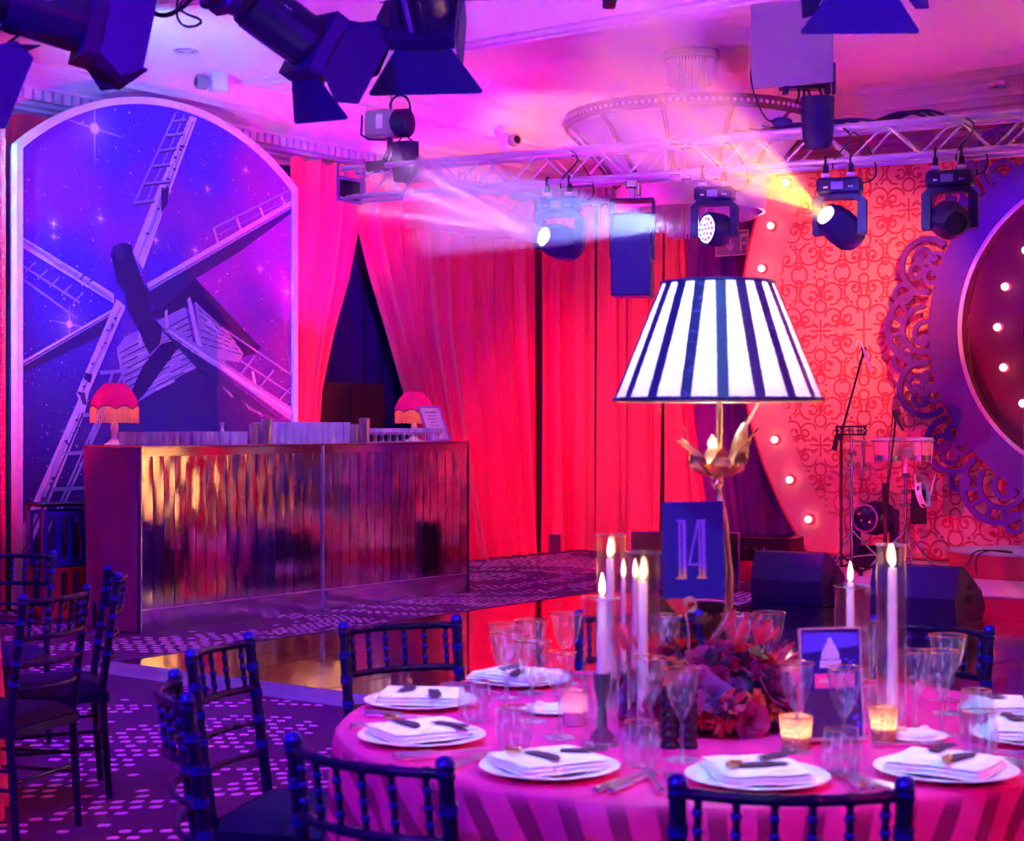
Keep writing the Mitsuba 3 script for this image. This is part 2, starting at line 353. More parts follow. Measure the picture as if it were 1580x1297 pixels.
# coffer edges: stepped plaster mouldings that climb from soffit to ceiling
COF = [(0.0, SOF - 0.03), (0.05, SOF - 0.03), (0.05, SOF), (0.09, SOF + 0.02), (0.12, SOF + 0.08), (0.16, SOF + 0.08), (0.16, SOF + 0.12), (0.22, SOF + 0.20), (0.30, SOF + 0.23), (0.30, SOF + 0.27), (0.42, CEIL - 0.001)]
LIP = [(-0.16, SOF - 0.001), (-0.16, SOF - 0.022), (-0.12, SOF - 0.022), (-0.12, SOF - 0.012), (-0.03, SOF - 0.012), (-0.03, SOF - 0.034), (0.0, SOF - 0.034), (0.0, SOF)]
def coffer(u0, u1, v0, v1, n0):
    corners = [(u0, v0), (u1, v0), (u1, v1), (u0, v1)]
    ins = [(0, 1), (-1, 0), (0, -1), (1, 0)]
    for k in range(4):
        moulding(COF, corners[k], corners[(k + 1) % 4], ins[k], f'trim_{n0 + 2 * k}', mitre0=1.0, mitre1=-1.0, label='stepped plaster moulding round a ceiling coffer')
        moulding(LIP, corners[k], corners[(k + 1) % 4], ins[k], f'trim_{n0 + 2 * k + 1}', mitre0=1.0, mitre1=-1.0)
coffer(-6.25, -1.3, 1.25, 8.2, 10)
coffer(-12.6, -8.6, 1.25, 8.2, 20)
# wall cornice with dentils
CRN = [(0.0, CORN - 0.10), (0.03, CORN - 0.10), (0.03, CORN - 0.03), (0.07, CORN), (0.07, CORN + 0.02), (0.11, CORN + 0.04), (0.11, CORN + 0.06), (0.115, CORN + 0.06), (0.115, CORN + 0.16), (0.20, CORN + 0.16), (0.20, CORN + 0.19), (0.28, CORN + 0.27), (0.33, CORN + 0.29), (0.33, SOF - 0.001)]
moulding(CRN, (UN, 0), (0, 0), (0, 1), 'cornice_left', label='plaster cornice with a row of dentils along the left wall', mitre1=-1.0)
moulding(CRN, (0, 0), (0, VN), (-1, 0), 'cornice_back', label='plaster cornice with a row of dentils along the back wall', mitre0=1.0)
labels['cornice_left']['kind'] = labels['cornice_back']['kind'] = 'structure'
dent = mikit.ply(box(-0.034, 0.034, -0.19, -0.11, CORN + 0.07, CORN + 0.16, 0.004), 'm_plaster')
for i in range(118):
    part('cornice_left', 'dentil', dent, None, M=ROOM @ rz(0, (-11.6 + i * 0.098, 0, 0)))
dentb = mikit.ply(box(-0.19, -0.11, -0.034, 0.034, CORN + 0.07, CORN + 0.16, 0.004), 'm_plaster')
for i in range(80):
    part('cornice_back', 'dentil', dentb, None, M=ROOM @ rz(0, (0, -(0.3 + i * 0.098), 0)))

# ------------------------------------------------------------------ recessed downlights and the small ceiling cameras
dl = Kit()
dl.add('ring', lathe([(0.062, 0.0), (0.062, -0.012), (0.095, -0.012), (0.10, 0.0)], 32), 'm_trim')
dl.add('reflector', lathe([(0.062, -0.004), (0.05, 0.03), (0.03, 0.05), (0.0, 0.055)], 24), 'm_chrome')
for (px, py, z, lab) in [(287, 78, SOF, 'round recessed downlight in the bright blue ceiling beam'), (120, 113, SOF, 'round recessed downlight at the left wall end of the ceiling border'),
                         (1543, 133, SOF, 'round recessed downlight in the pink ceiling at the far right'), (893, 12, CEIL, 'round recessed downlight above the middle of the room')]:
    p = on_z(px, py, z)
    dl.place('ceiling_downlight', rz(0, (p[0], p[1], z)), lab, 'downlight')
cam = Kit()
cam.add('housing', box(-0.11, 0.03, -0.05, 0.05, -0.16, 0.0, 0.012), 'm_white')
cam.add('head', xf(lathe([(0, -0.05), (0.055, -0.05), (0.06, -0.04), (0.06, 0.04), (0.045, 0.05), (0.0, 0.035)], 24), basis((0.11, 0, -0.09), (0, 1, 0), (0, 0, 1), (1, 0, 0))), 'm_panel_grey')
cam.add('lens', xf(lathe([(0.0, 0.052), (0.036, 0.052), (0.04, 0.044)], 20), basis((0.11, 0, -0.09), (0, 1, 0), (0, 0, 1), (1, 0, 0))), 'm_black_gloss')
for (px, py, yaw, lab) in [(330, 112, 3.7, 'small white ceiling spot fitting with dark lens above the mural'), (785, 205, -1.0, 'small white ceiling spot fitting with dark lens left of the chandelier')]:
    p = on_z(px, py, SOF)
    cam.place('ceiling_spot', rz(yaw, (p[0], p[1], SOF)), lab, 'spotlight')

# ------------------------------------------------------------------ drapes
def drape(key, uL, uR, z0, z1, v, wall, folds, amp, seed, mat, nx=150, nz=30, gather=0.6, label=None, cat_='curtain', group=None, top_wave=0.014):
    """A hanging curtain; uL and uR may be functions of z. wall 'left': runs along u at distance v; 'back': runs along v at distance v."""
    r = np.random.default_rng(seed); fL = uL if callable(uL) else (lambda z: uL); fR = uR if callable(uR) else (lambda z: uR)
    a = np.linspace(0, 1, nx); ph = np.cumsum(np.abs(r.normal(1, gather, nx))); ph = ph / ph[-1] * folds * 2 * PI
    tt = np.linspace(0, 1, nz); drift = r.uniform(-1, 1, 4)
    G = np.zeros((nz, nx, 3))
    tw = top_wave * np.sin(a * 23 + seed) + top_wave * 0.7 * np.sin(a * 57 + 2 * seed)
    for i, t in enumerate(tt):
        z = z0 + (z1 - z0) * t
        wob = 0.9 * np.sin(a * 7 + drift[0] * 5 + t * 2.2 * drift[1]) + 0.5 * np.sin(a * 17 + t * 3.1 * drift[2])
        f = 0.85 * np.sin(ph + wob * (1 - t)) + 0.30 * np.sin(1.7 * ph + 1.3 + wob * 1.4 * (1 - t)) + (0.05 + 0.10 * t * t) * np.sin(4.3 * ph + 1.0)
        amp_t = amp * (0.75 + 0.35 * (1 - t))
        u = fL(z) + (fR(z) - fL(z)) * a
        G[i, :, 0], G[i, :, 1], G[i, :, 2] = u, v + amp_t * f + 0.05 * (1 - t) ** 2 * np.sin(a * 5 + seed), z + tw * t
    W = G.copy()
    if wall == 'left': W[..., 1] *= -1
    else: W[..., 0], W[..., 1] = -G[..., 1], -G[..., 0]
    whole('curtain', sheet(W), mat, label, cat_, group, smooth=True, M=ROOM)
ctop = CORN - 0.06
lin = lambda *kv: (lambda z: float(np.interp(z, [k for k, _ in kv], [v for _, v in kv])))
drape('c', -11.5, -8.215, 0.015, ctop, 0.34, 'left', 14, 0.05, 3, 'm_glitter', label='glittering red curtain hanging left of the arched windmill panel')
drape('c', lambda z: -8.5, lambda z: -4.98, 2.6, ctop, 0.16, 'left', 9, 0.04, 21, 'm_velvet_red', nz=10, label='pink lit curtain top showing over the arch of the windmill panel')
drape('c', -5.08, lin((0, -4.80), (0.6, -4.74), (1.83, -4.62), (2.4, -4.45), (2.9, -4.25), (3.46, -4.10), (4.1, -4.06)), 0.015, ctop, 0.40, 'left', 3.5, 0.05, 5, 'm_velvet_red', label='pink and plum curtain pulled back beside the right edge of the windmill panel')
drape('c', lin((0, -3.02), (0.8, -3.12), (1.58, -3.30), (2.4, -3.66), (3.0, -3.94), (3.46, -4.11), (4.1, -4.12)), lin((0, -2.05), (1.2, -2.35), (2.4, -2.60), (4.1, -2.62)), 0.015, ctop, 0.36, 'left', 5.5, 0.065, 8, 'm_velvet_red', label='plum red curtain swept aside right of the dark doorway')
drape('c', lin((0, -2.10), (1.2, -2.40), (2.4, -2.66), (4.1, -2.66)), lin((0, -0.93), (4.1, -1.03)), 0.015, ctop, 0.33, 'left', 5, 0.06, 11, 'm_velvet_red', label='red curtain behind the right end of the mirrored bar')
drape('c', lin((0, -0.95), (4.1, -1.0)), -0.15, 0.015, ctop, 0.38, 'left', 3.2, 0.045, 12, 'm_velvet_red', label='bright red curtain panel behind the silver uplighter box')
drape('c', 0.30, 0.70, 0.015, ctop, 0.36, 'back', 1.4, 0.03, 13, 'm_velvet_red', nx=60, label='narrow bright red curtain panel left of the hanging loudspeaker')
drape('c', 0.72, 1.14, 0.015, ctop, 0.33, 'back', 1.6, 0.03, 14, 'm_velvet_red', nx=60, label='narrow bright red curtain panel right below the hanging loudspeaker')
drape('c', 1.16, 1.62, 0.015, ctop, 0.37, 'back', 1.5, 0.03, 15, 'm_velvet_red', nx=60, label='bright red curtain panel partly hidden by the striped lamp shade')
drape('c', 1.64, lin((0, 2.35), (1.5, 2.1), (4.1, 1.95)), 0.015, ctop, 0.34, 'back', 2, 0.03, 16, 'm_velvet_red', nx=80, label='bright red curtain panel behind the striped lamp shade and its gold stem')
drape('c', lin((0, 2.30), (1.5, 2.06), (4.1, 1.93)), 4.4, 0.015, ctop, 0.38, 'back', 8, 0.06, 17, 'm_velvet_unlit', label='curtain coloured plum for lack of red light, left of the bulb edged stage wall')
whole('door_shade', sheet([[[u, -0.07 - 0.02 * math.sin(u * 25), z] for u in np.linspace(-5.1, -2.9, 80)] for z in (0.01, 2.0, 4.0)]), 'm_door_shade', 'flat navy black sheet standing in for the shade inside the doorway', 'backdrop cloth', smooth=True, M=ROOM)  # dark sheet stands in for the shade in the doorway
cab = thing('tall_cabinet', 'tall black cabinet standing in the dark doorway behind the bar', 'cabinet')
part(cab, 'body', rbox(-4.62, -3.55, 0.10, 0.27, 0.0, 1.90, 0.01), 'm_black', M=ROOM)
for s in (0, 1):
    part(cab, 'door', rbox(-4.60 + s * 0.52, -4.10 + s * 0.52, 0.27, 0.285, 0.06, 1.86, 0.006), 'm_black', M=ROOM)
part(cab, 'handle', rbox(-4.13, -4.115, 0.285, 0.31, 1.25, 1.40, 0.004), 'm_trim', M=ROOM)

# ------------------------------------------------------------------ exit sign
ex = thing('exit_sign', 'flat exit sign with a down arrow on the unlit curtain left of the stage wall', 'sign')
v0, z0 = on_u(1104, 342, -0.55); v1, z1 = on_u(1157, 386, -0.55)
part(ex, 'plate', rbox(-0.56, -0.545, v0, v1, 3.30, 3.58, 0.004), 'm_plum_sign' if False else 'm_panel_grey', M=ROOM)
vm = (v0 + v1) / 2
arrow = Polygon([(-0.012, 0.09), (0.012, 0.09), (0.012, -0.03), (0.05, 0.005), (0.05, -0.03), (0.0, -0.085), (-0.05, -0.03), (-0.05, 0.005), (-0.012, -0.03)])
bord = sbox(-0.24, -0.125, 0.24, 0.125).difference(sbox(-0.228, -0.113, 0.228, 0.113))
scene['m_sign'] = {'type': 'twosided', 'bsdf': {'type': 'principled', 'base_color': rgb((0.85, 0.8, 0.85)), 'roughness': 0.6}}
def on_back(m, u, v, z): return xf(m, ROOM @ basis((u, -v, z), (0, -1, 0), (0, 0, 1), (-1, 0, 0)))
part(ex, 'arrow', on_back(slab(arrow, 0.004), -0.56, vm - 0.02, 3.44), 'm_sign', False)
part(ex, 'border', on_back(slab(affinity.scale(bord, (v1 - v0) / 0.5, 1.08), 0.004), -0.56, vm, 3.44), 'm_sign', False)
door_shape = sbox(-0.05, -0.09, 0.05, 0.09).difference(sbox(-0.03, -0.09, 0.03, 0.06)).union(Point(0, -0.01).buffer(0.022))
part(ex, 'pictogram', on_back(slab(door_shape, 0.004), -0.56, vm + 0.15, 3.44), 'm_sign', False)

# ------------------------------------------------------------------ the arched windmill panel
MU0, MU1, MSP, MAP = -8.20, -5.03, 3.71, 4.30
def arch(inset=0.0):
    w, h = (MU1 - MU0) / 2, MAP - MSP
    R = (w * w + h * h) / (2 * h); c = MAP - R; um = (MU0 + MU1) / 2
    th = math.asin(w / R)
    pts = [(um + R * math.sin(t), c + R * math.cos(t)) for t in np.linspace(-th, th, 49)]
    return Polygon([(MU0, 0.02), *pts, (MU1, 0.02)]).buffer(-inset, join_style=2)
def onwall(poly_or_mesh, v, depth):          # outline in (u, z) -> slab standing at distance v from the left wall, thick towards the room
    m = slab(poly_or_mesh, depth) if not isinstance(poly_or_mesh, trimesh.Trimesh) else poly_or_mesh
    return xf(m, basis((0, -v, 0), (1, 0, 0), (0, 0, 1), (0, -1, 0)))
STARS = [(146, 198, 0.055, 0.40), (107, 500, 0.035, 0.20), (155, 337, 0.018, 0.07), (83, 345, 0.018, 0.07), (83, 365, 0.014, 0.05), (240, 370, 0.018, 0.06), (442, 450, 0.02, 0.10), (301, 386, 0.014, 0.06), (320, 291, 0.013, 0.05), (379, 262, 0.012, 0.05), (106, 666, 0.012, 0.11), (401, 415, 0.012, 0.06)]
STARS = [(*on_v(x, y, 0.44), s, r) for x, y, s, r in STARS]
def sky_fn(p, n, uv):
    u, v = room_uv(p); z = p.z
    neb = mikit.fbm(u * 0.9 + 3, z * 0.9, 4.0, 3)
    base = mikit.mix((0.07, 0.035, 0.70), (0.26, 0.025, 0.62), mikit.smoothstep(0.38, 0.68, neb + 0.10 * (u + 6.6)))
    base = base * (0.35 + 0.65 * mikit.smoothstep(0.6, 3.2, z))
    s = mi.Float(0)
    for cell, r0, keep, k in ((0.085, 0.0055, 0.45, 1), (0.17, 0.010, 0.40, 2), (0.045, 0.0032, 0.35, 3)):
        cx, cy = dr.floor(u / cell), dr.floor(z / cell)
        ox, oy = mikit.cell_rand(cx, cy, k), mikit.cell_rand(cx, cy, k + 10)
        d = dr.sqrt(dr.square(u - (cx + 0.15 + 0.7 * ox) * cell) + dr.square(z - (cy + 0.15 + 0.7 * oy) * cell))
        rr = r0 * (0.6 + 0.8 * mikit.cell_rand(cx, cy, k + 20))
        s = dr.maximum(s, dr.select(mikit.cell_rand(cx, cy, k + 30) < keep, (1 - mikit.smoothstep(0.4 * rr, rr, d)) * (0.4 + 0.6 * mikit.cell_rand(cx, cy, k + 40)), 0.0))
    for (su, sz, sr, ray) in STARS:
        du, dz = u - float(su), z - float(sz)
        d = dr.sqrt(du * du + dz * dz)
        s = dr.maximum(s, 1 - mikit.smoothstep(0.5 * sr, 1.3 * sr, d))
        s = dr.maximum(s, 0.4 * dr.exp(-d / (1.6 * sr)))
        s = dr.maximum(s, dr.maximum(dr.exp(-dr.abs(du) / 0.006) * (1 - mikit.smoothstep(0.1 * ray, ray, dr.abs(dz))), dr.exp(-dr.abs(dz + 0.12 * du) / 0.006) * (1 - mikit.smoothstep(0.1 * ray, ray, dr.abs(du)))))
    return mikit.mix(base, (0.95, 0.92, 1.0), dr.clip(s, 0, 1))
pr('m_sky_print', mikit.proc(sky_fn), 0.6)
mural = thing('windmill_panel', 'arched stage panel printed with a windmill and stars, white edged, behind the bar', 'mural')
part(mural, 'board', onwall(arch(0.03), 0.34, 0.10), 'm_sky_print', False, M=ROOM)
part(mural, 'frame', onwall(arch(0.0).difference(arch(0.058)), 0.40, 0.075), 'm_white_frame', False, M=ROOM, label='white light box edge')
# the printed windmill: flat ink shapes on the board; corners are given on the board's own plane
INK = {'light': (0.62, 0.60, 0.95), 'mid': (0.30, 0.28, 0.72), 'dark': (0.030, 0.020, 0.22), 'line': (0.06, 0.045, 0.30), 'wood': (0.34, 0.30, 0.70), 'black': (0.022, 0.012, 0.16)}
def mp(x, y): return on_v(x / 2.447, 150 + y / 2.447, 0.44)
prints = []
inside = arch(0.06)
layer = [0]
def ink(tone, pts, raw=False):
    poly = Polygon([(p if raw else mp(*p)) for p in pts]).buffer(0).intersection(inside)
    if poly.is_empty: return
    layer[0] += 1
    for g in getattr(poly, 'geoms', [poly]):
        if g.geom_type != 'Polygon' or g.area < 1e-6: continue
        v, f = trimesh.creation.triangulate_polygon(g, engine='earcut')
        prints.append((np.c_[v[:, 0], v[:, 1], np.full(len(v), layer[0] * 4e-5)], f, INK[tone]))
def strip(tone, a, b, w):
    a, b = np.array(mp(*a)), np.array(mp(*b)); d = (b - a) / np.linalg.norm(b - a); q = np.array([-d[1], d[0]]) * w / 2
    ink(tone, [a - q, b - q, b + q, a + q], raw=True)
def grain(a, b, w, n, seed, tone='mid'):
    r = random.Random(seed); a, b = np.array(a, float), np.array(b, float); d = b - a; q = np.array([-d[1], d[0]]) / np.linalg.norm(d)
    for _ in range(n):
        t0 = r.uniform(0, 0.85); t1 = min(1, t0 + r.uniform(0.08, 0.3)); o = r.uniform(-w, w)
        strip(tone, a + d * t0 + q * o, a + d * t1 + q * o, 0.007)
def knots(a, b, w, n, seed):
    r = random.Random(seed); a, b = np.array(a, float), np.array(b, float)
    for _ in range(n):
        c = a + (b - a) * r.random() + np.array([r.uniform(-w, w), r.uniform(-w, w)])
        ink('line', [c + 7 * np.array([math.cos(t), 0.8 * math.sin(t)]) for t in np.arange(6)])
# dark mill body and roof
ink('dark', [(330, 1400), (480, 1150), (750, 1015), (820, 1030), (985, 1210), (1010, 1500), (300, 1500)])
ink('black', [(700, 690), (735, 680), (985, 945), (965, 965), (900, 985), (740, 770), (640, 850), (560, 820)])
ink('wood', [(440, 950), (470, 905), (620, 830), (700, 790), (735, 960), (750, 1010), (512, 1155), (468, 1110)])
ink('wood', [(735, 770), (830, 860), (920, 965), (905, 1000), (800, 985), (760, 955)])
for k in range(9):
    strip('line', (452 + k * 4, 965 + k * 22), (735 + k * 3, 815 + k * 24), 0.012)
for k in range(6):
    strip('line', (748 + k * 3, 800 + k * 26), (850 + k * 12, 880 + k * 18), 0.010)
grain((470, 1000), (730, 900), 60, 26, 1, 'light'); grain((500, 1110), (740, 990), 40, 22, 2, 'light'); grain((750, 820), (900, 960), 25, 14, 3, 'light')
ink('light', [(705, 762), (717, 753), (762, 945), (745, 955)]); ink('light', [(620, 808), (630, 800), (636, 868), (626, 875)]); ink('light', [(520, 890), (527, 885), (538, 930), (524, 940)])
ink('black', [(610, 930), (700, 905), (545, 1120), (500, 1165), (470, 1165), (540, 1010)])
ink('wood', [(800, 1050), (830, 1065), (885, 1135), (870, 1130)]); ink('wood', [(885, 1110), (920, 1120), (995, 1205), (940, 1180)])
for k in range(5): strip('line', (895 + k * 14, 1118 + k * 10), (925 + k * 14, 1178 + k * 8), 0.008)
ink('light', [(948, 1035), (957, 1033), (975, 1120), (962, 1115)])
# left sail
ink('light', [(-60, 440), (60, 512), (430, 742), (428, 778), (-60, 480)]); strip('mid', (60, 528), (425, 765), 0.02); strip('line', (300, 690), (318, 668), 0.02); strip('line', (330, 705), (345, 688), 0.02)
grain((60, 525), (425, 762), 10, 20, 4)
for a, b in (((20, 595), (300, 775)), ((20, 640), (290, 835))): strip('mid', a, b, 0.022)
for k in range(6): strip('mid', (110 + k * 45 - 60, 690 + k * 29 - 60), (148 + k * 45 - 60, 650 + k * 29 - 58), 0.016)
# lower left shadowed arm
ink('dark', [(80, 1000), (420, 800), (440, 860), (380, 900), (90, 1040)]); strip('light', (80, 1003), (425, 803), 0.022); strip('mid', (88, 1012), (425, 815), 0.012)
# right arm: bright top edge, dark underside, rail
ink('dark', [(548, 722), (925, 520), (1115, 400), (1115, 425), (915, 575), (740, 682), (600, 805), (545, 780)])
strip('light', (555, 712), (1116, 388), 0.045); strip('mid', (560, 728), (1116, 405), 0.02)
strip('mid', (803, 494), (1116, 338), 0.022); strip('light', (805, 494), (822, 552), 0.022); strip('mid', (815, 522), (1116, 372), 0.010)
for a, b in (((892, 458), (910, 506)), ((980, 415), (996, 460)), ((1060, 373), (1078, 412))): strip('light', a, b, 0.026)
# upper sail
ink('light', [(742, 78), (716, 70), (592, 350), (498, 585), (538, 650), (632, 380)]); strip('mid', (728, 90), (560, 520), 0.02); strip('mid', (620, 350), (520, 610), 0.016)
grain((720, 100), (530, 600), 12, 24, 6); knots((690, 170), (530, 590), 9, 10, 7)
strip('mid', (660, 60), (503, 402), 0.022); strip('mid', (694, 65), (548, 398), 0.018)
for a, b in (((652, 92), (700, 86)), ((628, 146), (690, 138)), ((600, 203), (664, 194)), ((572, 262), (640, 254)), ((540, 328), (640, 318)), ((502, 402), (582, 390))): strip('mid', a, b, 0.030); strip('line', (a[0], a[1] + 5), (b[0], b[1] + 5), 0.014)
ink('dark', [(606, 350), (636, 342), (630, 400), (606, 440)])
# lower left sail
ink('light', [(438, 760), (472, 790), (335, 1110), (318, 1190), (285, 1120)]); strip('mid', (455, 790), (310, 1110), 0.02); knots((440, 820), (320, 1090), 8, 9, 8); grain((450, 790), (305, 1130), 12, 20, 9)
ink('light', [(330, 1110), (300, 1125), (20, 1760), (60, 1790), (130, 1660), (318, 1190)]); strip('line', (312, 1190), (70, 1750), 0.02); strip('mid', (300, 1190), (50, 1740), 0.014); grain((300, 1180), (60, 1740), 12, 26, 10); knots((290, 1220), (90, 1680), 10, 12, 11)
strip('mid', (425, 1030), (330, 1330), 0.024); strip('mid', (470, 1020), (200, 1620), 0.026)
strip('mid', (405, 1120), (150, 1700), 0.022)
for a, b in (((375, 1040), (480, 1030)), ((310, 1200), (400, 1196)), ((235, 1345), (380, 1338)), ((190, 1480), (330, 1474))): strip('mid', a, b, 0.03)
ink('dark', [(318, 1040), (345, 1045), (338, 1080), (312, 1060)]); ink('line', [(285, 1110), (318, 1115), (324, 1160), (310, 1160), (300, 1128)])
# lower right sail
ink('dark', [(590, 862), (640, 900), (1060, 1220), (960, 1180), (740, 1020)])
ink('mid', [(618, 878), (645, 868), (1108, 1178), (1096, 1222)]); strip('light', (632, 880), (1100, 1192), 0.02); grain((640, 890), (1095, 1200), 10, 22, 12, 'light')
strip('mid', (832, 868), (1112, 1058), 0.020); strip('mid', (790, 918), (1112, 1130), 0.018)
for a, b in (((832, 868), (770, 950)), ((890, 935), (838, 1002)), ((960, 975), (905, 1046)), ((1030, 1030), (970, 1102)), ((1098, 1090), (1040, 1158))): strip('mid', a, b, 0.020)
strip('mid', (1065, 820), (1075, 890), 0.008); strip('mid', (1080, 950), (1100, 1080), 0.008)
# hub and axle
ink('black', [(415, 592), (425, 565), (455, 550), (492, 556), (500, 605), (545, 720), (575, 830), (610, 870), (600, 930), (560, 970), (525, 890), (480, 800), (468, 735), (440, 700)])
ink('dark', [(430, 590), (440, 567), (462, 560), (470, 580), (455, 610), (438, 612)]); strip('mid', (500, 590), (530, 660), 0.014)
strip('line', (418, 590), (455, 552), 0.012)
pv = np.vstack([a for a, _, _ in prints]); off = np.cumsum([0] + [len(a) for a, _, _ in prints[:-1]])
pf = np.vstack([f + o for (_, f, _), o in zip(prints, off)]); pc = np.vstack([np.tile(c, (len(a), 1)) for a, _, c in prints])
scene['m_ink'] = {'type': 'twosided', 'bsdf': {'type': 'principled', 'base_color': {'type': 'mesh_attribute', 'name': 'vertex_color'}, 'roughness': 0.6}}
part(mural, 'windmill_print', onwall(tm(pv, pf), 0.4405, 0), 'm_ink', False, M=ROOM, color=pc, label='printed timber windmill with ladder sails')

# ================================================================== dance floor: mirror tiles in a raised tray
DU0, DU1, DV0, DV1, DZ = -9.75, -4.45, 3.52, 11.3, 0.045
dfl = thing('dance_floor', 'shiny gold brown dance floor of square mirror tiles with a ribbed blue edge', 'dance floor')
part(dfl, 'base', rbox(DU0, DU1, DV0, DV1, 0.0, DZ - 0.016), 'm_seam', M=ROOM)
nu, nv = 6, 9
tu, tv = (DU1 - DU0) / nu, (DV1 - DV0) / nv
tile = mikit.ply(box(0.003, tu - 0.003, -tv + 0.003, -0.003, DZ - 0.016, DZ), 'm_dance')
for i in range(nu):
    for j in range(nv):
        tilt = trimesh.transformations.rotation_matrix(rng.uniform(-0.0012, 0.0012), (1, 0.4, 0))
        part(dfl, 'tile', tile, None, M=ROOM @ rz(0, (DU0 + i * tu, -(DV0 + j * tv), 0)) @ tilt)
def ramp(p0, p1, out, w, name):
    p0, p1, out = (np.array(x, float) for x in (p0, p1, out))
    prof = [(0, DZ + 0.004), (0.02, DZ + 0.004)] + [x for k in range(5) for x in ((0.02 + w * (k + 0.55) / 5, DZ * (1 - (k + 0.3) / 5)), (0.02 + w * (k + 1) / 5, DZ * (1 - (k + 0.85) / 5) * 0.99))] + [(0.02 + w, 0.0)]
    G = np.array([[[*(b + out * o), z] for o, z in prof] for b in (p0, p1)]); G[..., 1] *= -1
    part(dfl, name, sheet(G), 'm_edge_strip', False, M=ROOM, label='ribbed blue grey edge ramp')
ramp((DU0, DV0 - 0.12), (DU0, DV1), (-1, 0), 0.13, 'edge_ramp')
ramp((DU0 - 0.1, DV0), (DU1, DV0), (0, -1), 0.03, 'edge_ramp')

# ================================================================== mirrored bar
BAR0 = np.array([-2.641, 11.88, 0.0]); BL, BH, BD, PLH = 3.734, 1.335, 0.60, 0.155
BARM = basis(BAR0, (0.6, 0.8, 0), (-0.8, 0.6, 0), (0, 0, 1))        # local x along the front, y towards the mural, z up
bar = thing('mirrored_bar', 'long bar clad in vertical mirror strips with a purple draped left end', 'bar')
def strip_mesh(w, h, seed, amp, yaw):
    r = np.random.default_rng(seed); nx, nz = 7, 46
    X, Z = np.meshgrid(np.linspace(0, w, nx), np.linspace(0, h, nz))
    t = Z / h
    a = amp * (0.25 + 1.9 * np.clip(t - 0.35, 0, 1))
    Y = a * (np.sin(Z * r.uniform(7, 12) + r.uniform(0, 6)) * 0.8 + np.sin(Z * r.uniform(16, 26) + r.uniform(0, 6)) * 0.25) + a * 1.1 * (2 * X / w - 1) ** 2 * np.sin(Z * r.uniform(6, 11) + r.uniform(0, 6)) + (X - w / 2) * yaw
    return sheet(np.stack([X, Y, Z], -1)[:, :])
NS = 18; ML = BL / 2
part(bar, 'backing', box(0.008, BL - 0.008, 0.022, 0.05, PLH, BH - 0.08), 'm_trim', M=BARM)
part(bar, 'carcass', box(0.01, BL - 0.01, 0.05, BD, 0.01, BH - 0.03), 'm_black', M=BARM)
for mdl in (0, 1):
    x0, y0 = mdl * ML, (0.0 if mdl == 0 else -0.012)
    part(bar, 'plinth', box(x0 + 0.004, x0 + ML - 0.004, y0 + 0.004, y0 + 0.02, 0.0, PLH), 'm_mirror', M=BARM, label='mirrored kick plate')
    part(bar, 'fascia', box(x0 + 0.002, x0 + ML - 0.002, y0 - 0.004, y0 + 0.02, BH - 0.075, BH - 0.018), 'm_mirror', M=BARM, label='mirrored top band')
    part(bar, 'ledge', box(x0 + 0.002, x0 + ML - 0.002, y0 - 0.008, y0 + 0.02, PLH, PLH + 0.014, 0.003), 'm_trim', M=BARM, label='thin pale ledge')
    sw = (ML - 0.02) / NS
    for k in range(NS):
        sd = 100 + mdl * 50 + k
        wavy = 0.0014 if (mdl == 0 and k < 15) or (mdl == 1 and k < 2) else 0.0006
        m = strip_mesh(sw - 0.005, BH - 0.075 - PLH - 0.014, sd, wavy, np.random.default_rng(sd).normal(0, 0.006))
        part(bar, 'mirror_strip', mv(m, x0 + 0.010 + k * sw, y0, PLH + 0.014), 'm_mirror', True, M=BARM)
for x, y in ((0, 0), (ML, -0.012), (BL, -0.012)):
    part(bar, 'corner_trim', box(x - 0.006, x + 0.006, y - 0.008, y + 0.02, 0, BH - 0.018, 0.002), 'm_trim' if x < BL else 'm_rig_black', M=BARM)
part(bar, 'counter', box(-0.012, BL + 0.012, -0.02, BD + 0.03, BH - 0.018, BH, 0.004), 'm_mirror_dim', M=BARM, label='glossy dark counter top')
G = []
for z in np.linspace(0.012, BH - 0.02, 24):
    t = z / BH
    G.append([[-0.012 - 0.022 * (0.5 + 0.5 * math.sin(9 * s / BD * (1 + 0.25 * (1 - t)) + 2.0 * (1 - t) ** 2)) - 0.03 * (1 - t) ** 2 * math.sin(s * 9), s, z] for s in np.linspace(0, BD, 60)])
part(bar, 'end_drape', sheet(G), 'm_bar_cloth', True, M=BARM, label='dark purple cloth over the end')
def onbar(s, y, z=BH): return (BARM @ np.array([s, y, z, 1]))[:3]

# glasses on the bar, row by row
def cup(ro, h, t=0.004, base=0.010, taper=0.9, n=14, rib=0.0):
    pr_ = [(0, 0), (ro * taper, 0), (ro * (taper + 1) / 2, h * 0.5), (ro, h), (ro - t, h), ((ro - t) * (taper + 1) / 2 - 0.001, h * 0.5), (ro * taper - t, base), (0, base)]
    return lathe(pr_, n, wave=(lambda z, a: 1 + rib * np.cos(a * n / 2)) if rib else None)
rocks = mikit.ply(cup(0.043, 0.098, n=16, rib=0.02), 'm_cut_glass', smooth=20)
high = mikit.ply(cup(0.038, 0.170, n=16, rib=0.02), 'm_cut_glass', smooth=20)
coupe = mikit.ply(lathe([(0, 0), (0.034, 0.002), (0.006, 0.010), (0.005, 0.055), (0.02, 0.066), (0.044, 0.085), (0.048, 0.118), (0.045, 0.118), (0.041, 0.088), (0, 0.070)], 16), 'm_cut_glass', smooth=30)
NTH = 'first second third fourth fifth sixth seventh eighth ninth tenth eleventh'.split(); ROWS = ('front', 'middle', 'back')
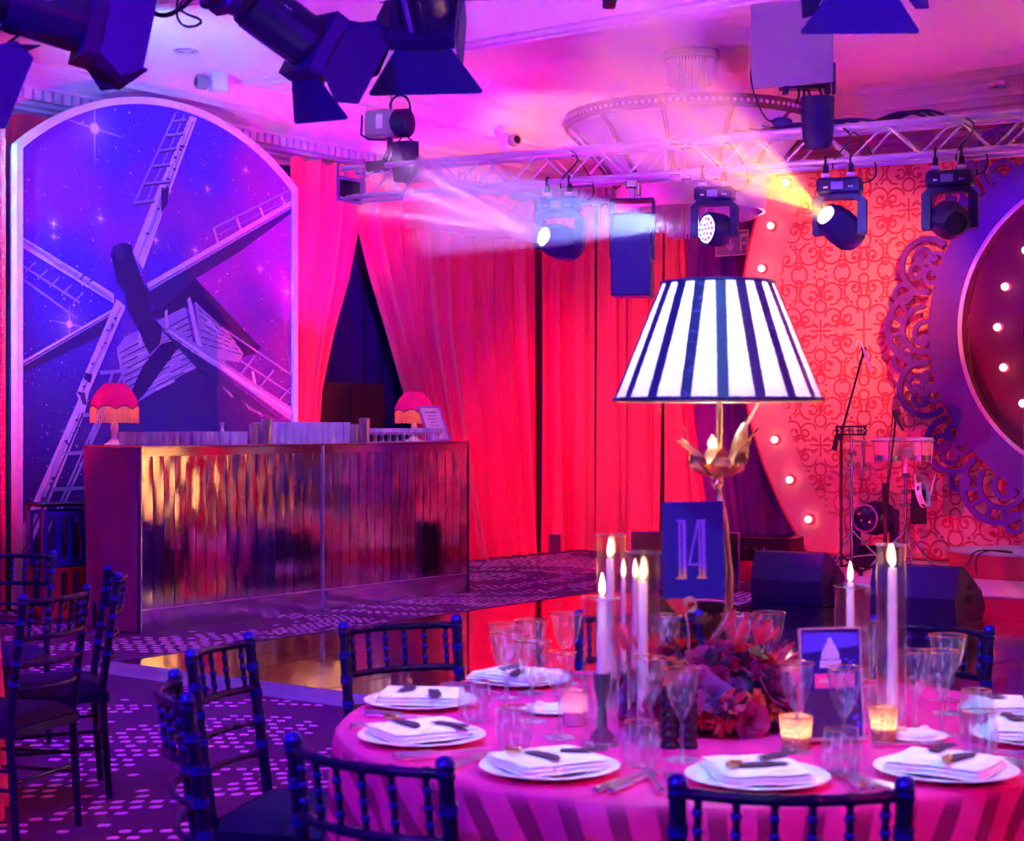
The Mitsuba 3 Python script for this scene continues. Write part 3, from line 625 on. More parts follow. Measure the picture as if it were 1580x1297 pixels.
for i in range(11):
    for j in range(3):
        p = onbar(0.09 + i * 0.098 - j * 0.0, 0.085 + j * 0.10)
        single('rocks_glass', rocks, rz(rng.uniform(0, 6), p), f'short cut glass tumbler on the bar, {NTH[i]} from the left in the {ROWS[j]} row', 'glass', 'short tumblers in rows on the bar')
for i in range(11):
    for j in range(3):
        p = onbar(1.40 + i * 0.084, 0.085 + j * 0.09)
        single('highball_glass', high, rz(rng.uniform(0, 6), p), f'tall cut highball glass on the bar, {NTH[i]} from the left in the {ROWS[j]} row', 'glass', 'highball glasses in rows on the bar')
for i in range(11):
    for j in range(2):
        p = onbar(2.52 + i * 0.092, 0.085 + j * 0.105)
        single('coupe_glass', coupe, rz(rng.uniform(0, 6), p), f'stemmed coupe glass on the bar, {NTH[i]} from the left in the {(ROWS[0], ROWS[2])[j]} row', 'glass', 'coupe glasses in rows on the bar')
def shaker(s, y, h, r, lab, name='shaker_tin'):
    M = rz(0, onbar(s, y))
    key = thing(name, lab, 'shaker')
    part(key, 'body', lathe([(0, 0), (r * 0.74, 0), (r * 0.76, 0.006), (r, h), (r * 0.95, h), (r * 0.70, 0.01), (0, 0.01)], 24), 'm_silver', M=M)
    part(key, 'rim', torus(r * 0.99, 0.003, h, 24), 'm_chrome', M=M)
shaker(1.205, 0.10, 0.155, 0.040, 'shorter steel shaker tin between the tumblers and the highball glasses')
shaker(1.31, 0.06, 0.20, 0.046, 'taller steel shaker tin leaning close to the highball glasses')
shaker(2.36, 0.10, 0.155, 0.040, 'shorter steel shaker tin between the highball glasses and the coupes')
shaker(2.45, 0.07, 0.205, 0.046, 'taller steel shaker tin between the highball glasses and the coupes')
key = thing('jigger', 'small steel jigger standing on top of the tumblers', 'jigger')
part(key, 'cup', lathe([(0, 0.035), (0.012, 0.036), (0.022, 0.075), (0.020, 0.075), (0.010, 0.04), (0, 0.04)], 20), 'm_silver', M=rz(0, onbar(0.95, 0.18, BH + 0.098)))
part(key, 'small_cup', lathe([(0.018, 0.0), (0.020, 0.0), (0.009, 0.036), (0, 0.035)], 20), 'm_silver', M=rz(0, onbar(0.95, 0.18, BH + 0.098)))

# fringed table lamps at both ends of the bar
def fringe_lamp(p, s, lab, glow, dark=False):
    M = rz(0.3, p) @ np.diag([s, s, s, 1.0])
    key = thing('fringed_lamp', lab, 'lamp')
    part(key, 'base', lathe([(0, 0), (0.075, 0), (0.078, 0.008), (0.05, 0.022), (0.026, 0.045), (0.020, 0.08), (0.028, 0.12), (0.030, 0.14), (0.018, 0.165), (0.008, 0.18), (0.008, 0.33), (0, 0.33)], 28), 'm_white', M=M, label='pale turned base')
    R = lambda t: 0.072 + 0.103 * math.sin(min(1, t * 1.02) * PI / 2) ** 0.8
    prof = [(R(t), 0.452 - 0.190 * t) for t in np.linspace(0, 1, 14)]
    for k in range(8):                       # eight shade gores with scalloped lower edges
        a0, a1 = k * PI / 4, (k + 1) * PI / 4
        an = np.linspace(a0, a1, 9); G = []
        for i, t in enumerate(np.linspace(0, 1, 14)):
            r_, z_ = prof[i]; row = []
            for a in an:
                q = math.sin((a - a0) / (a1 - a0) * PI)
                row.append([r_ * (0.955 + 0.045 * q) * math.cos(a), r_ * (0.955 + 0.045 * q) * math.sin(a), z_ + 0.028 * t ** 3 * q])
            G.append(row)
        part(key, 'shade_gore', sheet(G), 'm_shade_silk', True, M=M)
        edge = [g for g in G[-1]]
        part(key, 'braid', tube(edge, 0.0045, 6), 'm_shade_braid', True, M=M)
    rr = np.random.default_rng(5); beads = []
    for k in range(116):
        a = k * 2 * PI / 58 + (k // 58) * 0.05; ph = (a / (PI / 4)) % 1; q = math.sin(ph * PI)
        r_ = 0.172 - 0.010 * (k // 58); zt = 0.258 + 0.028 * q; ln = 0.118 - 0.022 * (1 - q) + 0.006 * rr.random()
        for j in range(6):
            z = zt - ln * (j + 0.5) / 6
            b = trimesh.creation.box(extents=(0.0062, 0.0062, ln / 6 * 0.80)); beads.append(mv(b, r_ * math.cos(a), r_ * math.sin(a), z))
    part(key, 'bead_fringe', cat(beads), 'm_fringe', False, M=M, kind='stuff', label='hanging bead fringe')
    part(key, 'top_ring', torus(0.072, 0.004, 0.445, 28), 'm_shade_braid', True, M=M)
    b = part(key, 'bulb', ball(0.024, (0, 0, 0.31), 2), 'm_white', True, M=M)
    scene[b]['emitter'] = emit((1.0, 0.75, 0.42), glow); scene[b]['emitter']['sampling_weight'] = 0.5
scene['m_fringe'] = {'type': 'principledthin', 'base_color': rgb((0.95, 0.50, 0.42)), 'roughness': 0.4, 'diff_trans': 1.3}
scene['m_shade_silk'] = {'type': 'principledthin', 'base_color': rgb((0.75, 0.008, 0.24)), 'roughness': 0.7, 'diff_trans': 0.5}
pr('m_shade_braid', (0.25, 0.03, 0.20), 0.7)
fringe_lamp(onbar(0.06, 0.36), 1.0, 'pink silk lamp with lit bead fringe on the left end of the bar', 75)
fringe_lamp(onbar(3.50, 0.42), 0.98, 'pink silk lamp behind the menu frame at the right end of the bar', 70)
# menu in a leaning frame
key = thing('menu_frame', 'slim framed drinks menu leaning at the right end of the bar top', 'menu frame')
MM = BARM @ basis((3.32, 0.10, BH + 0.002), (1, 0, 0), (0, math.sin(0.42), math.cos(0.42)), (0, -math.cos(0.42), math.sin(0.42)))
fw, fh = 0.30, 0.335
part(key, 'frame', slab(sbox(0, 0, fw, fh).difference(sbox(0.016, 0.016, fw - 0.016, fh - 0.016)), 0.016), 'm_trim_purple', False, M=MM)
part(key, 'card', slab(sbox(0.012, 0.012, fw - 0.012, fh - 0.012), 0.006), 'm_white', False, M=MM)
pr('m_trim_purple', (0.45, 0.16, 0.6), 0.4, 0.3); pr('m_print_ink', (0.25, 0.18, 0.4), 0.7)
lines = []
rr = random.Random(3)
for k, (wd, sz) in enumerate([(0.15, 0.018), (0.10, 0.010), (0.13, 0.010), (0.09, 0.008), (0.11, 0.010), (0.08, 0.008), (0.10, 0.010), (0.07, 0.008)]):
    y = fh - 0.065 - k * 0.031; x = fw / 2 - wd / 2
    while x < fw / 2 + wd / 2:
        l = rr.uniform(0.006, 0.018); lines.append(slab(sbox(x, y, x + l, y + sz * rr.uniform(0.5, 1.0)), 0.0006, 0.006)); x += l + 0.004
part(key, 'menu_lines', cat(lines), 'm_print_ink', False, M=MM, label='faint printed menu lines', kind='stuff')
part(key, 'strut', box(fw / 2 - 0.02, fw / 2 + 0.02, 0.02, fh * 0.7, -0.006, 0.0), 'm_black', M=MM)

# stacked crates behind the left end of the bar
crt = thing('bottle_rack', 'tall clear rack with a blue slotted panel above a red one, beside the bar end', 'rack')
RK = np.eye(4); p = on_z(66, 990, 0.0)
RK = basis(at(68, 650, 12.6) * np.array([1, 1, 0]), (0.8, 0.6, 0), (-0.6, 0.8, 0), (0, 0, 1))
H_ = 0.865
def slotted(w, h, n, z0):
    p_ = sbox(0, z0, w, z0 + h)
    for k in range(n):
        x = w * (k + 0.5) / n; p_ = p_.difference(LineString([(x, z0 + h * 0.2), (x, z0 + h * 0.86)]).buffer(w / n * 0.27))
    return p_
FR = lambda y: basis((0, y, 0), (1, 0, 0), (0, 0, 1), (0, -1, 0))
pr('m_rack_blue', (0.02, 0.03, 0.55), 0.4); pr('m_rack_red', (0.70, 0.06, 0.06), 0.4)
for y in (0.0, 0.30):
    part(crt, 'blue_panel', xf(slab(slotted(0.42, 0.42, 4, 0.41), 0.012), RK @ FR(y)), 'm_rack_blue', False)
    part(crt, 'red_panel', xf(slab(slotted(0.42, 0.38, 4, 0.02), 0.012), RK @ FR(y)), 'm_rack_red', False)
for x in (-0.02, 0.42):
    for y in (-0.01, 0.31):
        part(crt, 'post', box(x, x + 0.022, y, y + 0.022, 0, H_, 0.003), 'm_rack_post', M=RK)
pr('m_rack_post', (0.30, 0.06, 0.35), 0.25, 0.4)
part(crt, 'top', box(-0.03, 0.45, -0.02, 0.35, H_, H_ + 0.022, 0.004), 'm_black_gloss', M=RK)
for k in range(3):
    x = 0.06 + 0.13 * k
    part(crt, 'bottle', mv(lathe([(0, 0), (0.035, 0), (0.036, 0.16), (0.014, 0.22), (0.013, 0.29), (0, 0.29)], 18), x, 0.16, 0.44), 'm_dark_glass', M=RK)
part(crt, 'shelf', box(0, 0.42, 0.0, 0.31, 0.40, 0.415, 0.002), 'm_black', M=RK)

# ================================================================== stage
def stage_pts(pix, z): return [tuple((on_z(x, y, z)[:2] - C0) @ np.stack([AX, BX], 1)) for x, y in pix]
front = stage_pts([(1232, 868), (1238, 876), (1262, 886), (1300, 896.5), (1350, 905), (1420, 911.5), (1502, 917.5), (1580, 922)], 0.2)
u_e, v_e = front[-1]
poly = [(-1.40, 4.25), *front[:-1], (u_e, v_e), (u_e - 0.1, v_e + 4.2), (-1.40, v_e + 4.2)]
SP = Polygon([(u, -v) for u, v in poly]).buffer(0)
stg = thing('stage', 'low curved stage with red sides and a grey beige top', 'stage')
part(stg, 'side', slab(SP, 0.188), 'm_stage_side', 20, M=ROOM, label='red curved side')
part(stg, 'top', slab(SP.buffer(0.004), 0.014, 0.186), 'm_stage_top', False, M=ROOM, label='grey beige carpeted top')
def riser(cv, cu, lab, width, length, h, z0, name='stage_riser'):
    R = width / 2
    P_ = LineString([(cu, -cv), (cu - 0.10, -(cv + length))]).buffer(R, quad_segs=16)
    k = thing(name, lab, 'riser')
    part(k, 'side', slab(P_, h - 0.012, z0), 'm_stage_side', 20, M=ROOM, label='red curved side')
    part(k, 'top', slab(P_.buffer(0.004), 0.014, z0 + h - 0.012), 'm_stage_top', False, M=ROOM, label='grey top')
q = stage_pts([(1520, 868)], 0.30)[0]
riser(6.42, -2.42, 'rounded red riser with grey top on the stage at the right edge', 1.10, 4.0, 0.21, 0.2)
k = thing('side_block', 'low red block with a dark top left of the near wedge monitor', 'block')
pb = on_z(1160, 905, 0.0)
SB = basis((pb[0] + 0.02, pb[1] + 0.5, 0), (0.9, -0.436, 0), (0.436, 0.9, 0), (0, 0, 1))
part(k, 'body', box(-0.30, 0.42, 0, 0.7, 0, 0.20, 0.006), 'm_stage_side', M=SB)
part(k, 'top', box(-0.31, 0.43, -0.01, 0.71, 0.20, 0.215, 0.004), 'm_black_matt', M=SB)
k = thing('amplifier_rack', 'low black equipment rack with small dials standing on the red block', 'equipment rack')
part(k, 'case', box(-0.28, 0.40, 0.05, 0.55, 0.215, 0.40, 0.01), 'm_black', M=SB)
part(k, 'lid', box(-0.29, 0.41, 0.04, 0.56, 0.40, 0.415, 0.003), 'm_mirror_dim', M=SB)
for j in range(5):
    part(k, 'dial', xf(lathe([(0, 0), (0.018, 0), (0.016, 0.014), (0, 0.016)], 14), SB @ basis((-0.2 + j * 0.09, 0.05, 0.31), (1, 0, 0), (0, 0, 1), (0, -1, 0))), 'm_chrome')

# bulb edged wall panel (its left edge is an arc) and the fretwork ring
OC, OR_, OU = (6.83, 2.43), 3.60, -1.44
def scroll_fn(p, n, uv):
    u, v = room_uv(p); z = p.z
    H, V = 0.46, 0.56
    a = (v - 5.05) / H; b = (z - 2.40) / V
    a = dr.abs(a - 2 * dr.floor(a / 2 + 0.5)); b = dr.abs(b - 2 * dr.floor(b / 2 + 0.5))          # mirrored both ways: a, b in [0, 1]
    x, y = a * H, b * V
    L = mi.Float(9.0)
    for cx, cy, r, a0, a1 in SCROLL:
        dx, dy = x - cx, y - cy
        d = dr.abs(dr.sqrt(dx * dx + dy * dy) - r)
        t = dr.atan2(dy, dx); t = dr.select(t < a0, t + 2 * PI, t)
        end0 = dr.sqrt(dr.square(dx - r * math.cos(a0)) + dr.square(dy - r * math.sin(a0))); end1 = dr.sqrt(dr.square(dx - r * math.cos(a1)) + dr.square(dy - r * math.sin(a1)))
        L = dr.minimum(L, dr.select(t <= a1, d, dr.minimum(end0, end1)))
    for cx, cy, r in DOTS:
        L = dr.minimum(L, dr.sqrt(dr.square(x - cx) + dr.square(y - cy)) - r + 0.0085)
    for ax_, ay, bx_, by in SEGS:
        ex_, ey = bx_ - ax_, by - ay
        h = dr.clip(((x - ax_) * ex_ + (y - ay) * ey) / (ex_ * ex_ + ey * ey), 0, 1)
        L = dr.minimum(L, dr.sqrt(dr.square(x - ax_ - ex_ * h) + dr.square(y - ay - ey * h)))
    m = 1 - mikit.smoothstep(0.0085, 0.0125, L)
    edge = mikit.smoothstep(3.05, 3.22, 3.6 - 0 * x - (3.6 - dr.sqrt(dr.square(v - OC[0]) + dr.square(z - OC[1])))) if False else dr.sqrt(dr.square(v - OC[0]) + dr.square(z - OC[1]))
    m = m * (1 - mikit.smoothstep(3.16, 3.22, edge))
    return mikit.mix((0.88, 0.36, 0.34), (0.62, 0.06, 0.10), m)
SCROLL = [(0.13, 0.13, 0.085, -2.2, 2.9), (0.165, 0.115, 0.035, -0.4, 4.2), (0.31, 0.14, 0.095, 0.3, 5.2), (0.285, 0.115, 0.04, -2.9, 1.6), (0.12, 0.36, 0.105, -1.6, 3.4), (0.085, 0.345, 0.045, 1.0, 6.0),
          (0.345, 0.38, 0.09, -0.6, 4.2), (0.375, 0.40, 0.038, 2.0, 7.0), (0.23, 0.26, 0.05, 0.2, 3.0), (0.0, 0.24, 0.06, -1.57, 1.57), (0.46, 0.26, 0.07, 1.57, 4.71), (0.23, 0.56, 0.085, -3.1, -0.05), (0.0, 0.47, 0.045, -1.57, 1.57), (0.235, 0.47, 0.035, 0.0, 6.2), (0.46, 0.49, 0.05, 1.57, 4.71), (0.215, 0.02, 0.045, 0.2, 2.9)]
DOTS = [(0.178, 0.087, 0.020), (0.265, 0.135, 0.020), (0.105, 0.325, 0.021), (0.36, 0.425, 0.020), (0.055, 0.055, 0.016), (0.40, 0.21, 0.018), (0.22, 0.40, 0.016), (0.06, 0.53, 0.014), (0.33, 0.27, 0.015)]
SEGS = [(0.0, 0.0, 0.0, 0.10), (0.0, 0.0, 0.10, 0.0), (0.035, 0.035, 0.085, 0.075), (0.0, 0.30, 0.0, 0.42), (0.38, 0.0, 0.46, 0.0), (0.46, 0.0, 0.46, 0.19), (0.46, 0.33, 0.40, 0.33)]
pr('m_scroll_wall', mikit.proc(scroll_fn), 0.55)
v_r = 12.5
th = np.linspace(PI * 0.60, PI * 1.42, 90)
left = [(OC[0] + OR_ * math.cos(t), OC[1] + OR_ * math.sin(t)) for t in th]
WP = Polygon([*left, (v_r, -2), (v_r, 7)]).intersection(sbox(0, 0.21, v_r, 3.98))
def on_stage(poly, u, depth):                # outline in (v, z) -> slab at distance u, thick towards the room
    return xf(slab(poly, depth), basis((u, 0, 0), (0, -1, 0), (0, 0, 1), (-1, 0, 0)))
spn = thing('scroll_wall', 'stage wall with red scroll wallpaper and a curved bulb lit left edge', 'stage wall')
part(spn, 'panel', on_stage(WP, OU, 0.05), 'm_scroll_wall', False, M=ROOM)
edge_ring = WP.difference(WP.buffer(-0.02)).intersection(sbox(0, 0.2, 5.6, 4.2))
part(spn, 'edge', on_stage(edge_ring, OU - 0.05, 0.012), 'm_stage_side', False, M=ROOM)
bulb_m = mikit.ply(ball(0.036, (0, 0, 0), 2), 'm_white', smooth=True)
cup_m = mikit.ply(lathe([(0, 0), (0.05, 0), (0.052, 0.01), (0.03, 0.02), (0, 0.02)], 20), 'm_stage_side', smooth=30)
for px, py in [(1213, 282), (1189, 348), (1175, 414), (1168, 482), (1172, 548), (1180, 613), (1195, 678), (1218, 740), (1247, 801)]:
    v, z = on_u(px, py, OU - 0.10)
    bk = part(spn, 'bulb', {**bulb_m, 'emitter': emit((1.0, 0.72, 0.66), 5)}, None, M=ROOM @ rz(0, (OU - 0.10, -v, z)))
    scene[bk]['emitter']['sampling_weight'] = 0.4
    part(spn, 'bulb_holder', cup_m, None, M=ROOM @ basis((OU - 0.052, -v, z), (0, 1, 0), (0, 0, 1), (-1, 0, 0)) @ np.diag([-1, 1, 1, 1.0]) if False else ROOM @ basis((OU - 0.052, -v, z), (0, -1, 0), (0, 0, 1), (-1, 0, 0)))
# fretwork ring
IU = -1.75; IC, IR = (7.03, 2.35), 1.36
def ringpt(r, a): return (IC[0] + r * math.cos(a), IC[1] + r * math.sin(a))
def ann(c, ro, w): return Point(c).buffer(ro, quad_segs=10).difference(Point(c).buffer(ro - w, quad_segs=10))
def arcband(c, r, w, a0, a1):
    return LineString([(c[0] + r * math.cos(t), c[1] + r * math.sin(t)) for t in np.linspace(a0, a1, 22)]).buffer(w / 2, quad_segs=5)
pieces = [Point(IC).buffer(1.66, quad_segs=48).difference(Point(IC).buffer(IR, quad_segs=48))]
def local(a, r0):                            # a frame on the ring: x outwards, y along the ring
    return lambda x, y: ringpt(r0 + x, a + y / (r0 + 0.2))
for k in range(-6, 7):
    a = PI - 0.02 + k * 0.325
    f = local(a, 1.64)
    base_a = a
    if k % 3 == 0:                           # large C scroll
        c = f(0.10, 0.0); pieces += [arcband(c, 0.33, 0.055, base_a - 1.75, base_a + 1.75), arcband(f(0.07, 0.02), 0.21, 0.05, base_a - 1.5, base_a + 2.0), arcband(f(0.05, 0.06), 0.11, 0.045, base_a - 2.2, base_a + 1.6)]
        for t in (-0.8, -0.3, 0.25, 0.8):
            pieces.append(LineString([(c[0] + 0.21 * math.cos(base_a + t), c[1] + 0.21 * math.sin(base_a + t)), (c[0] + 0.33 * math.cos(base_a + t * 1.1), c[1] + 0.33 * math.sin(base_a + t * 1.1))]).buffer(0.018))
        pieces.append(Point(f(0.06, 0.12)).buffer(0.05))
        pieces += [ann(f(0.30, 0.30), 0.105, 0.04), ann(f(0.30, -0.30), 0.105, 0.04)]
    else:                                    # rosette of small rings
        pieces += [arcband(f(0.14, 0), 0.25, 0.05, base_a - 1.9, base_a + 1.9)]
        for t in range(4):
            b = base_a + PI / 4 + t * PI / 2; c = f(0.14, 0)
            cc = (c[0] + 0.105 * math.cos(b), c[1] + 0.105 * math.sin(b))
            pieces += [ann(cc, 0.088, 0.036), Point(cc[0] + 0.03 * math.cos(b + 2), cc[1] + 0.03 * math.sin(b + 2)).buffer(0.034)]
        pieces.append(ann(f(0.14, 0), 0.06, 0.04))
fret = unary_union(pieces).difference(Point(IC).buffer(IR, quad_segs=48)).intersection(sbox(0, 0.42, v_r, 6)).simplify(0.003)
fr = thing('fretwork_ring', 'large round fretwork ring with cut out scrolls around the dark stage opening', 'stage ring')
pr('m_fret', (0.12, 0.02, 0.36), 0.5); pr('m_fret_edge', (0.85, 0.75, 0.8), 0.4)
part(fr, 'scrollwork', on_stage(fret, IU, 0.035), 'm_fret', False, M=ROOM)
part(fr, 'rim', on_stage(Point(IC).buffer(IR + 0.012, quad_segs=64).difference(Point(IC).buffer(IR - 0.022, quad_segs=64)), IU - 0.035, 0.02), 'm_fret_edge', False, M=ROOM, label='thin pale rim')
for sp_a in (PI * 0.66, PI, PI * 1.3):       # stand-off struts hold it before the wall
    c = ringpt(1.52, sp_a)
    part(fr, 'strut', box(IU, OU - 0.05, -c[0] - 0.03, -c[0] + 0.03, c[1] - 0.03, c[1] + 0.03), 'm_black', M=ROOM)
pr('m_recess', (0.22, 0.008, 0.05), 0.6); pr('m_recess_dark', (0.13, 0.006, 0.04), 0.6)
rec = thing('round_recess', 'dark red round stage opening with a ring of white bulbs inside', 'stage recess')
cv = basis((IU + 0.22, -IC[0], IC[1]), (0, -1, 0), (0, 0, 1), (-1, 0, 0))
part(rec, 'barrel', xf(lathe([(IR + 0.02, 0.02), (IR + 0.02, 0.215)], 72), cv), 'm_recess', True, M=ROOM)
part(rec, 'back', on_stage(Point(IC).buffer(IR + 0.02, quad_segs=48).difference(Point(IC).buffer(0.86, quad_segs=48)), IU + 0.24, 0.02), 'm_recess', False, M=ROOM)
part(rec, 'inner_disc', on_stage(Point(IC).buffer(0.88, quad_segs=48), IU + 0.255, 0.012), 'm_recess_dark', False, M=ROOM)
part(rec, 'gold_backdrop', on_stage(Point(IC).buffer(0.74, quad_segs=48), IU + 0.243, 0.012), 'm_gold_cloth', False, M=ROOM, label='gold centre cloth')
for k in range(16):
    a = PI - 0.02 + (k - 8) * 2 * PI / 16 * 0.88
    c = ringpt(1.085, a)
    big = {**bulb_m}
    vis = abs(a - PI) < 1.1
    if vis: big['emitter'] = {**emit((0.95, 0.92, 1.0), 5), 'sampling_weight': 0.3}
    part(rec, 'bulb', big, None, M=ROOM @ rz(0, (IU + 0.17, -c[0], c[1])))
    part(rec, 'bulb_holder', cup_m, None, M=ROOM @ basis((IU + 0.22, -c[0], c[1]), (0, -1, 0), (0, 0, 1), (-1, 0, 0)))
# the warm lit curtain at the right end of the room, seen in the bar's mirrors
pr('m_gold_cloth', (0.92, 0.70, 0.42), 0.5, sheen=0.3)

# ================================================================== lighting truss
TP, TD = np.array([-1.43, 14.0]), np.array([4.94, -2.55]) / np.linalg.norm([4.94, -2.55])
TQ = np.array([-TD[1], TD[0]])                                   # towards the back of the room
TZ0, TZ1, TL, TW = 3.39, 3.63, 7.0, 0.24
TM = basis((TP[0], TP[1], 0), (TD[0], TD[1], 0), (TQ[0], TQ[1], 0), (0, 0, 1))
def ontruss(px):
    k = (px - CX) / F
    return (k * TP[1] - TP[0]) / (TD[0] - k * TD[1])
def trw(s, y, z): return (TM @ np.array([s, y, z, 1]))[:3]
trs = thing('lighting_truss', 'long square aluminium lighting truss hung across the room', 'truss')
for y in (0, TW):
    for z in (TZ0, TZ1):
        part(trs, 'chord', rod((0, y, z), (TL, y, z), 0.025, 14), 'm_alu', M=TM)
pitch = 0.5
brace = mikit.ply(rod((0, 0, 0), (0.25, 0, 0.24), 0.009, 8), 'm_alu', smooth=40); brace2 = mikit.ply(rod((0, 0, 0.24), (0.25, 0, 0), 0.009, 8), 'm_alu', smooth=40)
flat1 = mikit.ply(rod((0, 0, 0), (0.25, TW, 0), 0.009, 8), 'm_alu', smooth=40); flat2 = mikit.ply(rod((0, TW, 0), (0.25, 0, 0), 0.009, 8), 'm_alu', smooth=40)
vert = mikit.ply(rod((0, 0, 0), (0, 0, 0.24), 0.009, 8), 'm_alu', smooth=40)
k = 0; s = 0.10
joint = (2.93, 3.07)
while s < TL - 0.3:
    if not (joint[0] - 0.26 < s < joint[1]):
        for y in (0, TW): part(trs, 'brace', brace if k % 2 == 0 else brace2, None, M=TM @ rz(0, (s, y, TZ0)))
        part(trs, 'brace', flat1 if k % 2 == 0 else flat2, None, M=TM @ rz(0, (s, 0, TZ0)))
        part(trs, 'brace', flat2 if k % 2 == 0 else flat1, None, M=TM @ rz(0, (s, 0, TZ1)))
        k += 1
    s += 0.25
for s in (0.04, 2.92, 3.08, 6.96):
    for y in (0, TW): part(trs, 'end_post', vert, None, M=TM @ rz(0, (s, y, TZ0)))
for z in (TZ0, TZ1):
    for y in (0, TW): part(trs, 'coupler', rod((2.96, y, z), (3.04, y, z), 0.031, 14), 'm_chrome', M=TM)
# end bracket with a flood light hanging at the left end of the truss
fl = thing('flood_light', 'square flood light in a pale frame hanging from the left end of the truss', 'flood light')
c = at(543, 292, 13.95)
FM = basis(c, *np.linalg.qr(np.array([[0.94, -0.2, 0.05], [0.15, 0.1, -0.98], [-0.28, -0.95, -0.1]]).T)[0].T * np.array([[-1], [-1], [-1]]))
FM = aim(c, (-0.35, -0.85, -0.35)) @ rot((0, 0, 1), -0.22)
part(fl, 'frame', slab(sbox(-0.115, -0.105, 0.115, 0.105).difference(sbox(-0.095, -0.085, 0.095, 0.085)), 0.05), 'm_trim_purple', False, M=FM)
part(fl, 'panel', box(-0.1, 0.1, -0.09, 0.09, 0.0, 0.03), 'm_rig_black', M=FM)
for i in range(3):
    for j in range(3): part(fl, 'lens', mv(lathe([(0.022, 0.03), (0.018, 0.036), (0, 0.038)], 12), -0.058 + 0.058 * i, -0.055 + 0.055 * j, 0), 'm_black_gloss', M=FM)
part(fl, 'bracket', cat([box(-0.13, -0.118, -0.03, 0.26, 0.0, 0.03), box(0.118, 0.13, -0.03, 0.26, 0.0, 0.03), box(-0.13, 0.13, 0.25, 0.262, 0.0, 0.03)]), 'm_trim_purple', M=aim(c - np.array([0, 0, 0.02]), (-0.35, -0.85, 0.0)))

# ------------------------------------------------------------------ moving head lamps under the truss
def clamp_mesh(h):
    return cat([tube([(0, 0.035 * math.cos(t), 0.035 * math.sin(t)) for t in np.linspace(0, 2 * PI, 15)[:-1]], 0.009, 6, closed=True), box(-0.018, 0.018, -0.02, 0.02, -h, -0.03, 0.004)])
def moving_head(px, yaw, hd, lab, lens, s=1.0, led=False):
    t = ontruss(px); top = trw(t, 0.0, TZ0)
    M = rz(yaw, (top[0], top[1], 0)); M[2, 3] = TZ0 - 0.13
    M = M @ np.diag([s, s, s, 1.0])
    key = thing('moving_head_lamp', lab, 'stage light')
    part(key, 'base', box(-0.16, 0.16, -0.085, 0.085, -0.115, 0.0, 0.018), 'm_rig_black', M=M)
    part(key, 'display', box(-0.055, 0.03, -0.089, -0.084, -0.085, -0.03, 0.001), 'm_display', M=M, label='small lit display')
    for x in (-0.10, -0.085, 0.075, 0.095):
        part(key, 'button', box(x - 0.008, x + 0.008, -0.090, -0.084, -0.075, -0.062, 0.001), 'm_trim', M=M)
    for x in (-0.10, 0.08):
        part(key, 'clamp', mv(clamp_mesh(0.10), x, 0, 0.13 / s), 'm_black', M=M)
        part(key, 'clamp_knob', xf(lathe([(0, -0.03), (0.018, -0.03), (0.02, 0.0), (0.018, 0.03), (0, 0.03)], 12), basis((x, -0.03, 0.022), (0, 1, 0), (0, 0, 1), (1, 0, 0))), 'm_white', M=M)
    w, th_, dn = 0.185, 0.05, 0.40
    yo = Polygon([(-w, -dn), (-w + th_, -dn), (-w + th_, -0.165), (-w + th_ + 0.03, -0.145), (w - th_ - 0.03, -0.145), (w - th_, -0.165), (w - th_, -dn), (w, -dn), (w, -0.165), (w - 0.06, -0.105), (-w + 0.06, -0.105), (-w, -0.165)]).buffer(0.012).buffer(-0.006)
    part(key, 'yoke', mv(xf(slab(yo, 0.11), basis((0, 0, 0), (1, 0, 0), (0, 0, 1), (0, -1, 0))), 0, 0.055, 0), 'm_rig_black', 30, M=M)
    hd = np.asarray(hd, float); hd /= np.linalg.norm(hd)
    piv = (M @ np.array([0, 0, -0.345, 1]))[:3]
    HM = aim(piv, hd) @ np.diag([s, s, s, 1.0])
    if led:
        prof = [(0, -0.13), (0.08, -0.13), (0.125, -0.09), (0.135, -0.02), (0.135, 0.075), (0.125, 0.09), (0.118, 0.085)]
    else:
        prof = [(0, -0.21), (0.05, -0.208), (0.095, -0.18), (0.128, -0.11), (0.132, 0.0), (0.122, 0.09), (0.095, 0.16), (0.078, 0.185), (0.070, 0.18)]
    part(key, 'head', lathe(prof, 30, wave=(lambda z, a: 1 + 0.03 * np.cos(4 * a))), 'm_rig_black', 40, M=HM)
    if led:
        for rr_, n_ in ((0, 1), (0.042, 6), (0.084, 12)):
            for j in range(n_):
                a = j * 2 * PI / n_
                e = part(key, 'lens', mv(lathe([(0.02, 0.084), (0.014, 0.092), (0, 0.095)], 12), rr_ * math.cos(a), rr_ * math.sin(a), 0), 'm_white', M=HM)
        e = part(key, 'led_face', lathe([(0.112, 0.080), (0, 0.080)], 30), 'm_white', M=HM)
        scene[e]['emitter'] = {**emit(*lens), 'sampling_weight': 0.6}
    else:
        e = part(key, 'lens', lathe([(0.072, 0.172), (0.05, 0.186), (0.0, 0.193)], 26), 'm_lens_dark' if lens is None else 'm_white', True, M=HM)
        if lens: scene[e]['emitter'] = {**emit(*lens), 'sampling_weight': 0.6}
    a0 = (M @ np.array([0.15, 0.05, -0.03, 1]))[:3]
    part(key, 'power_cable', cable([a0, a0 + [0.10, 0.02, 0.05], a0 + [0.09, 0.0, 0.16], a0 + [0.0, 0.02, 0.32], a0 + [-0.06, 0.06, 0.36]], 0.006), 'm_black', M=None)
    return (HM @ np.array([0, 0, 0.20, 1]))[:3], hd
pr('m_display', (0.30, 0.30, 0.55), 0.3); pr('m_lens_dark', (0.02, 0.02, 0.06), 0.08, specular=0.9)
MH = []
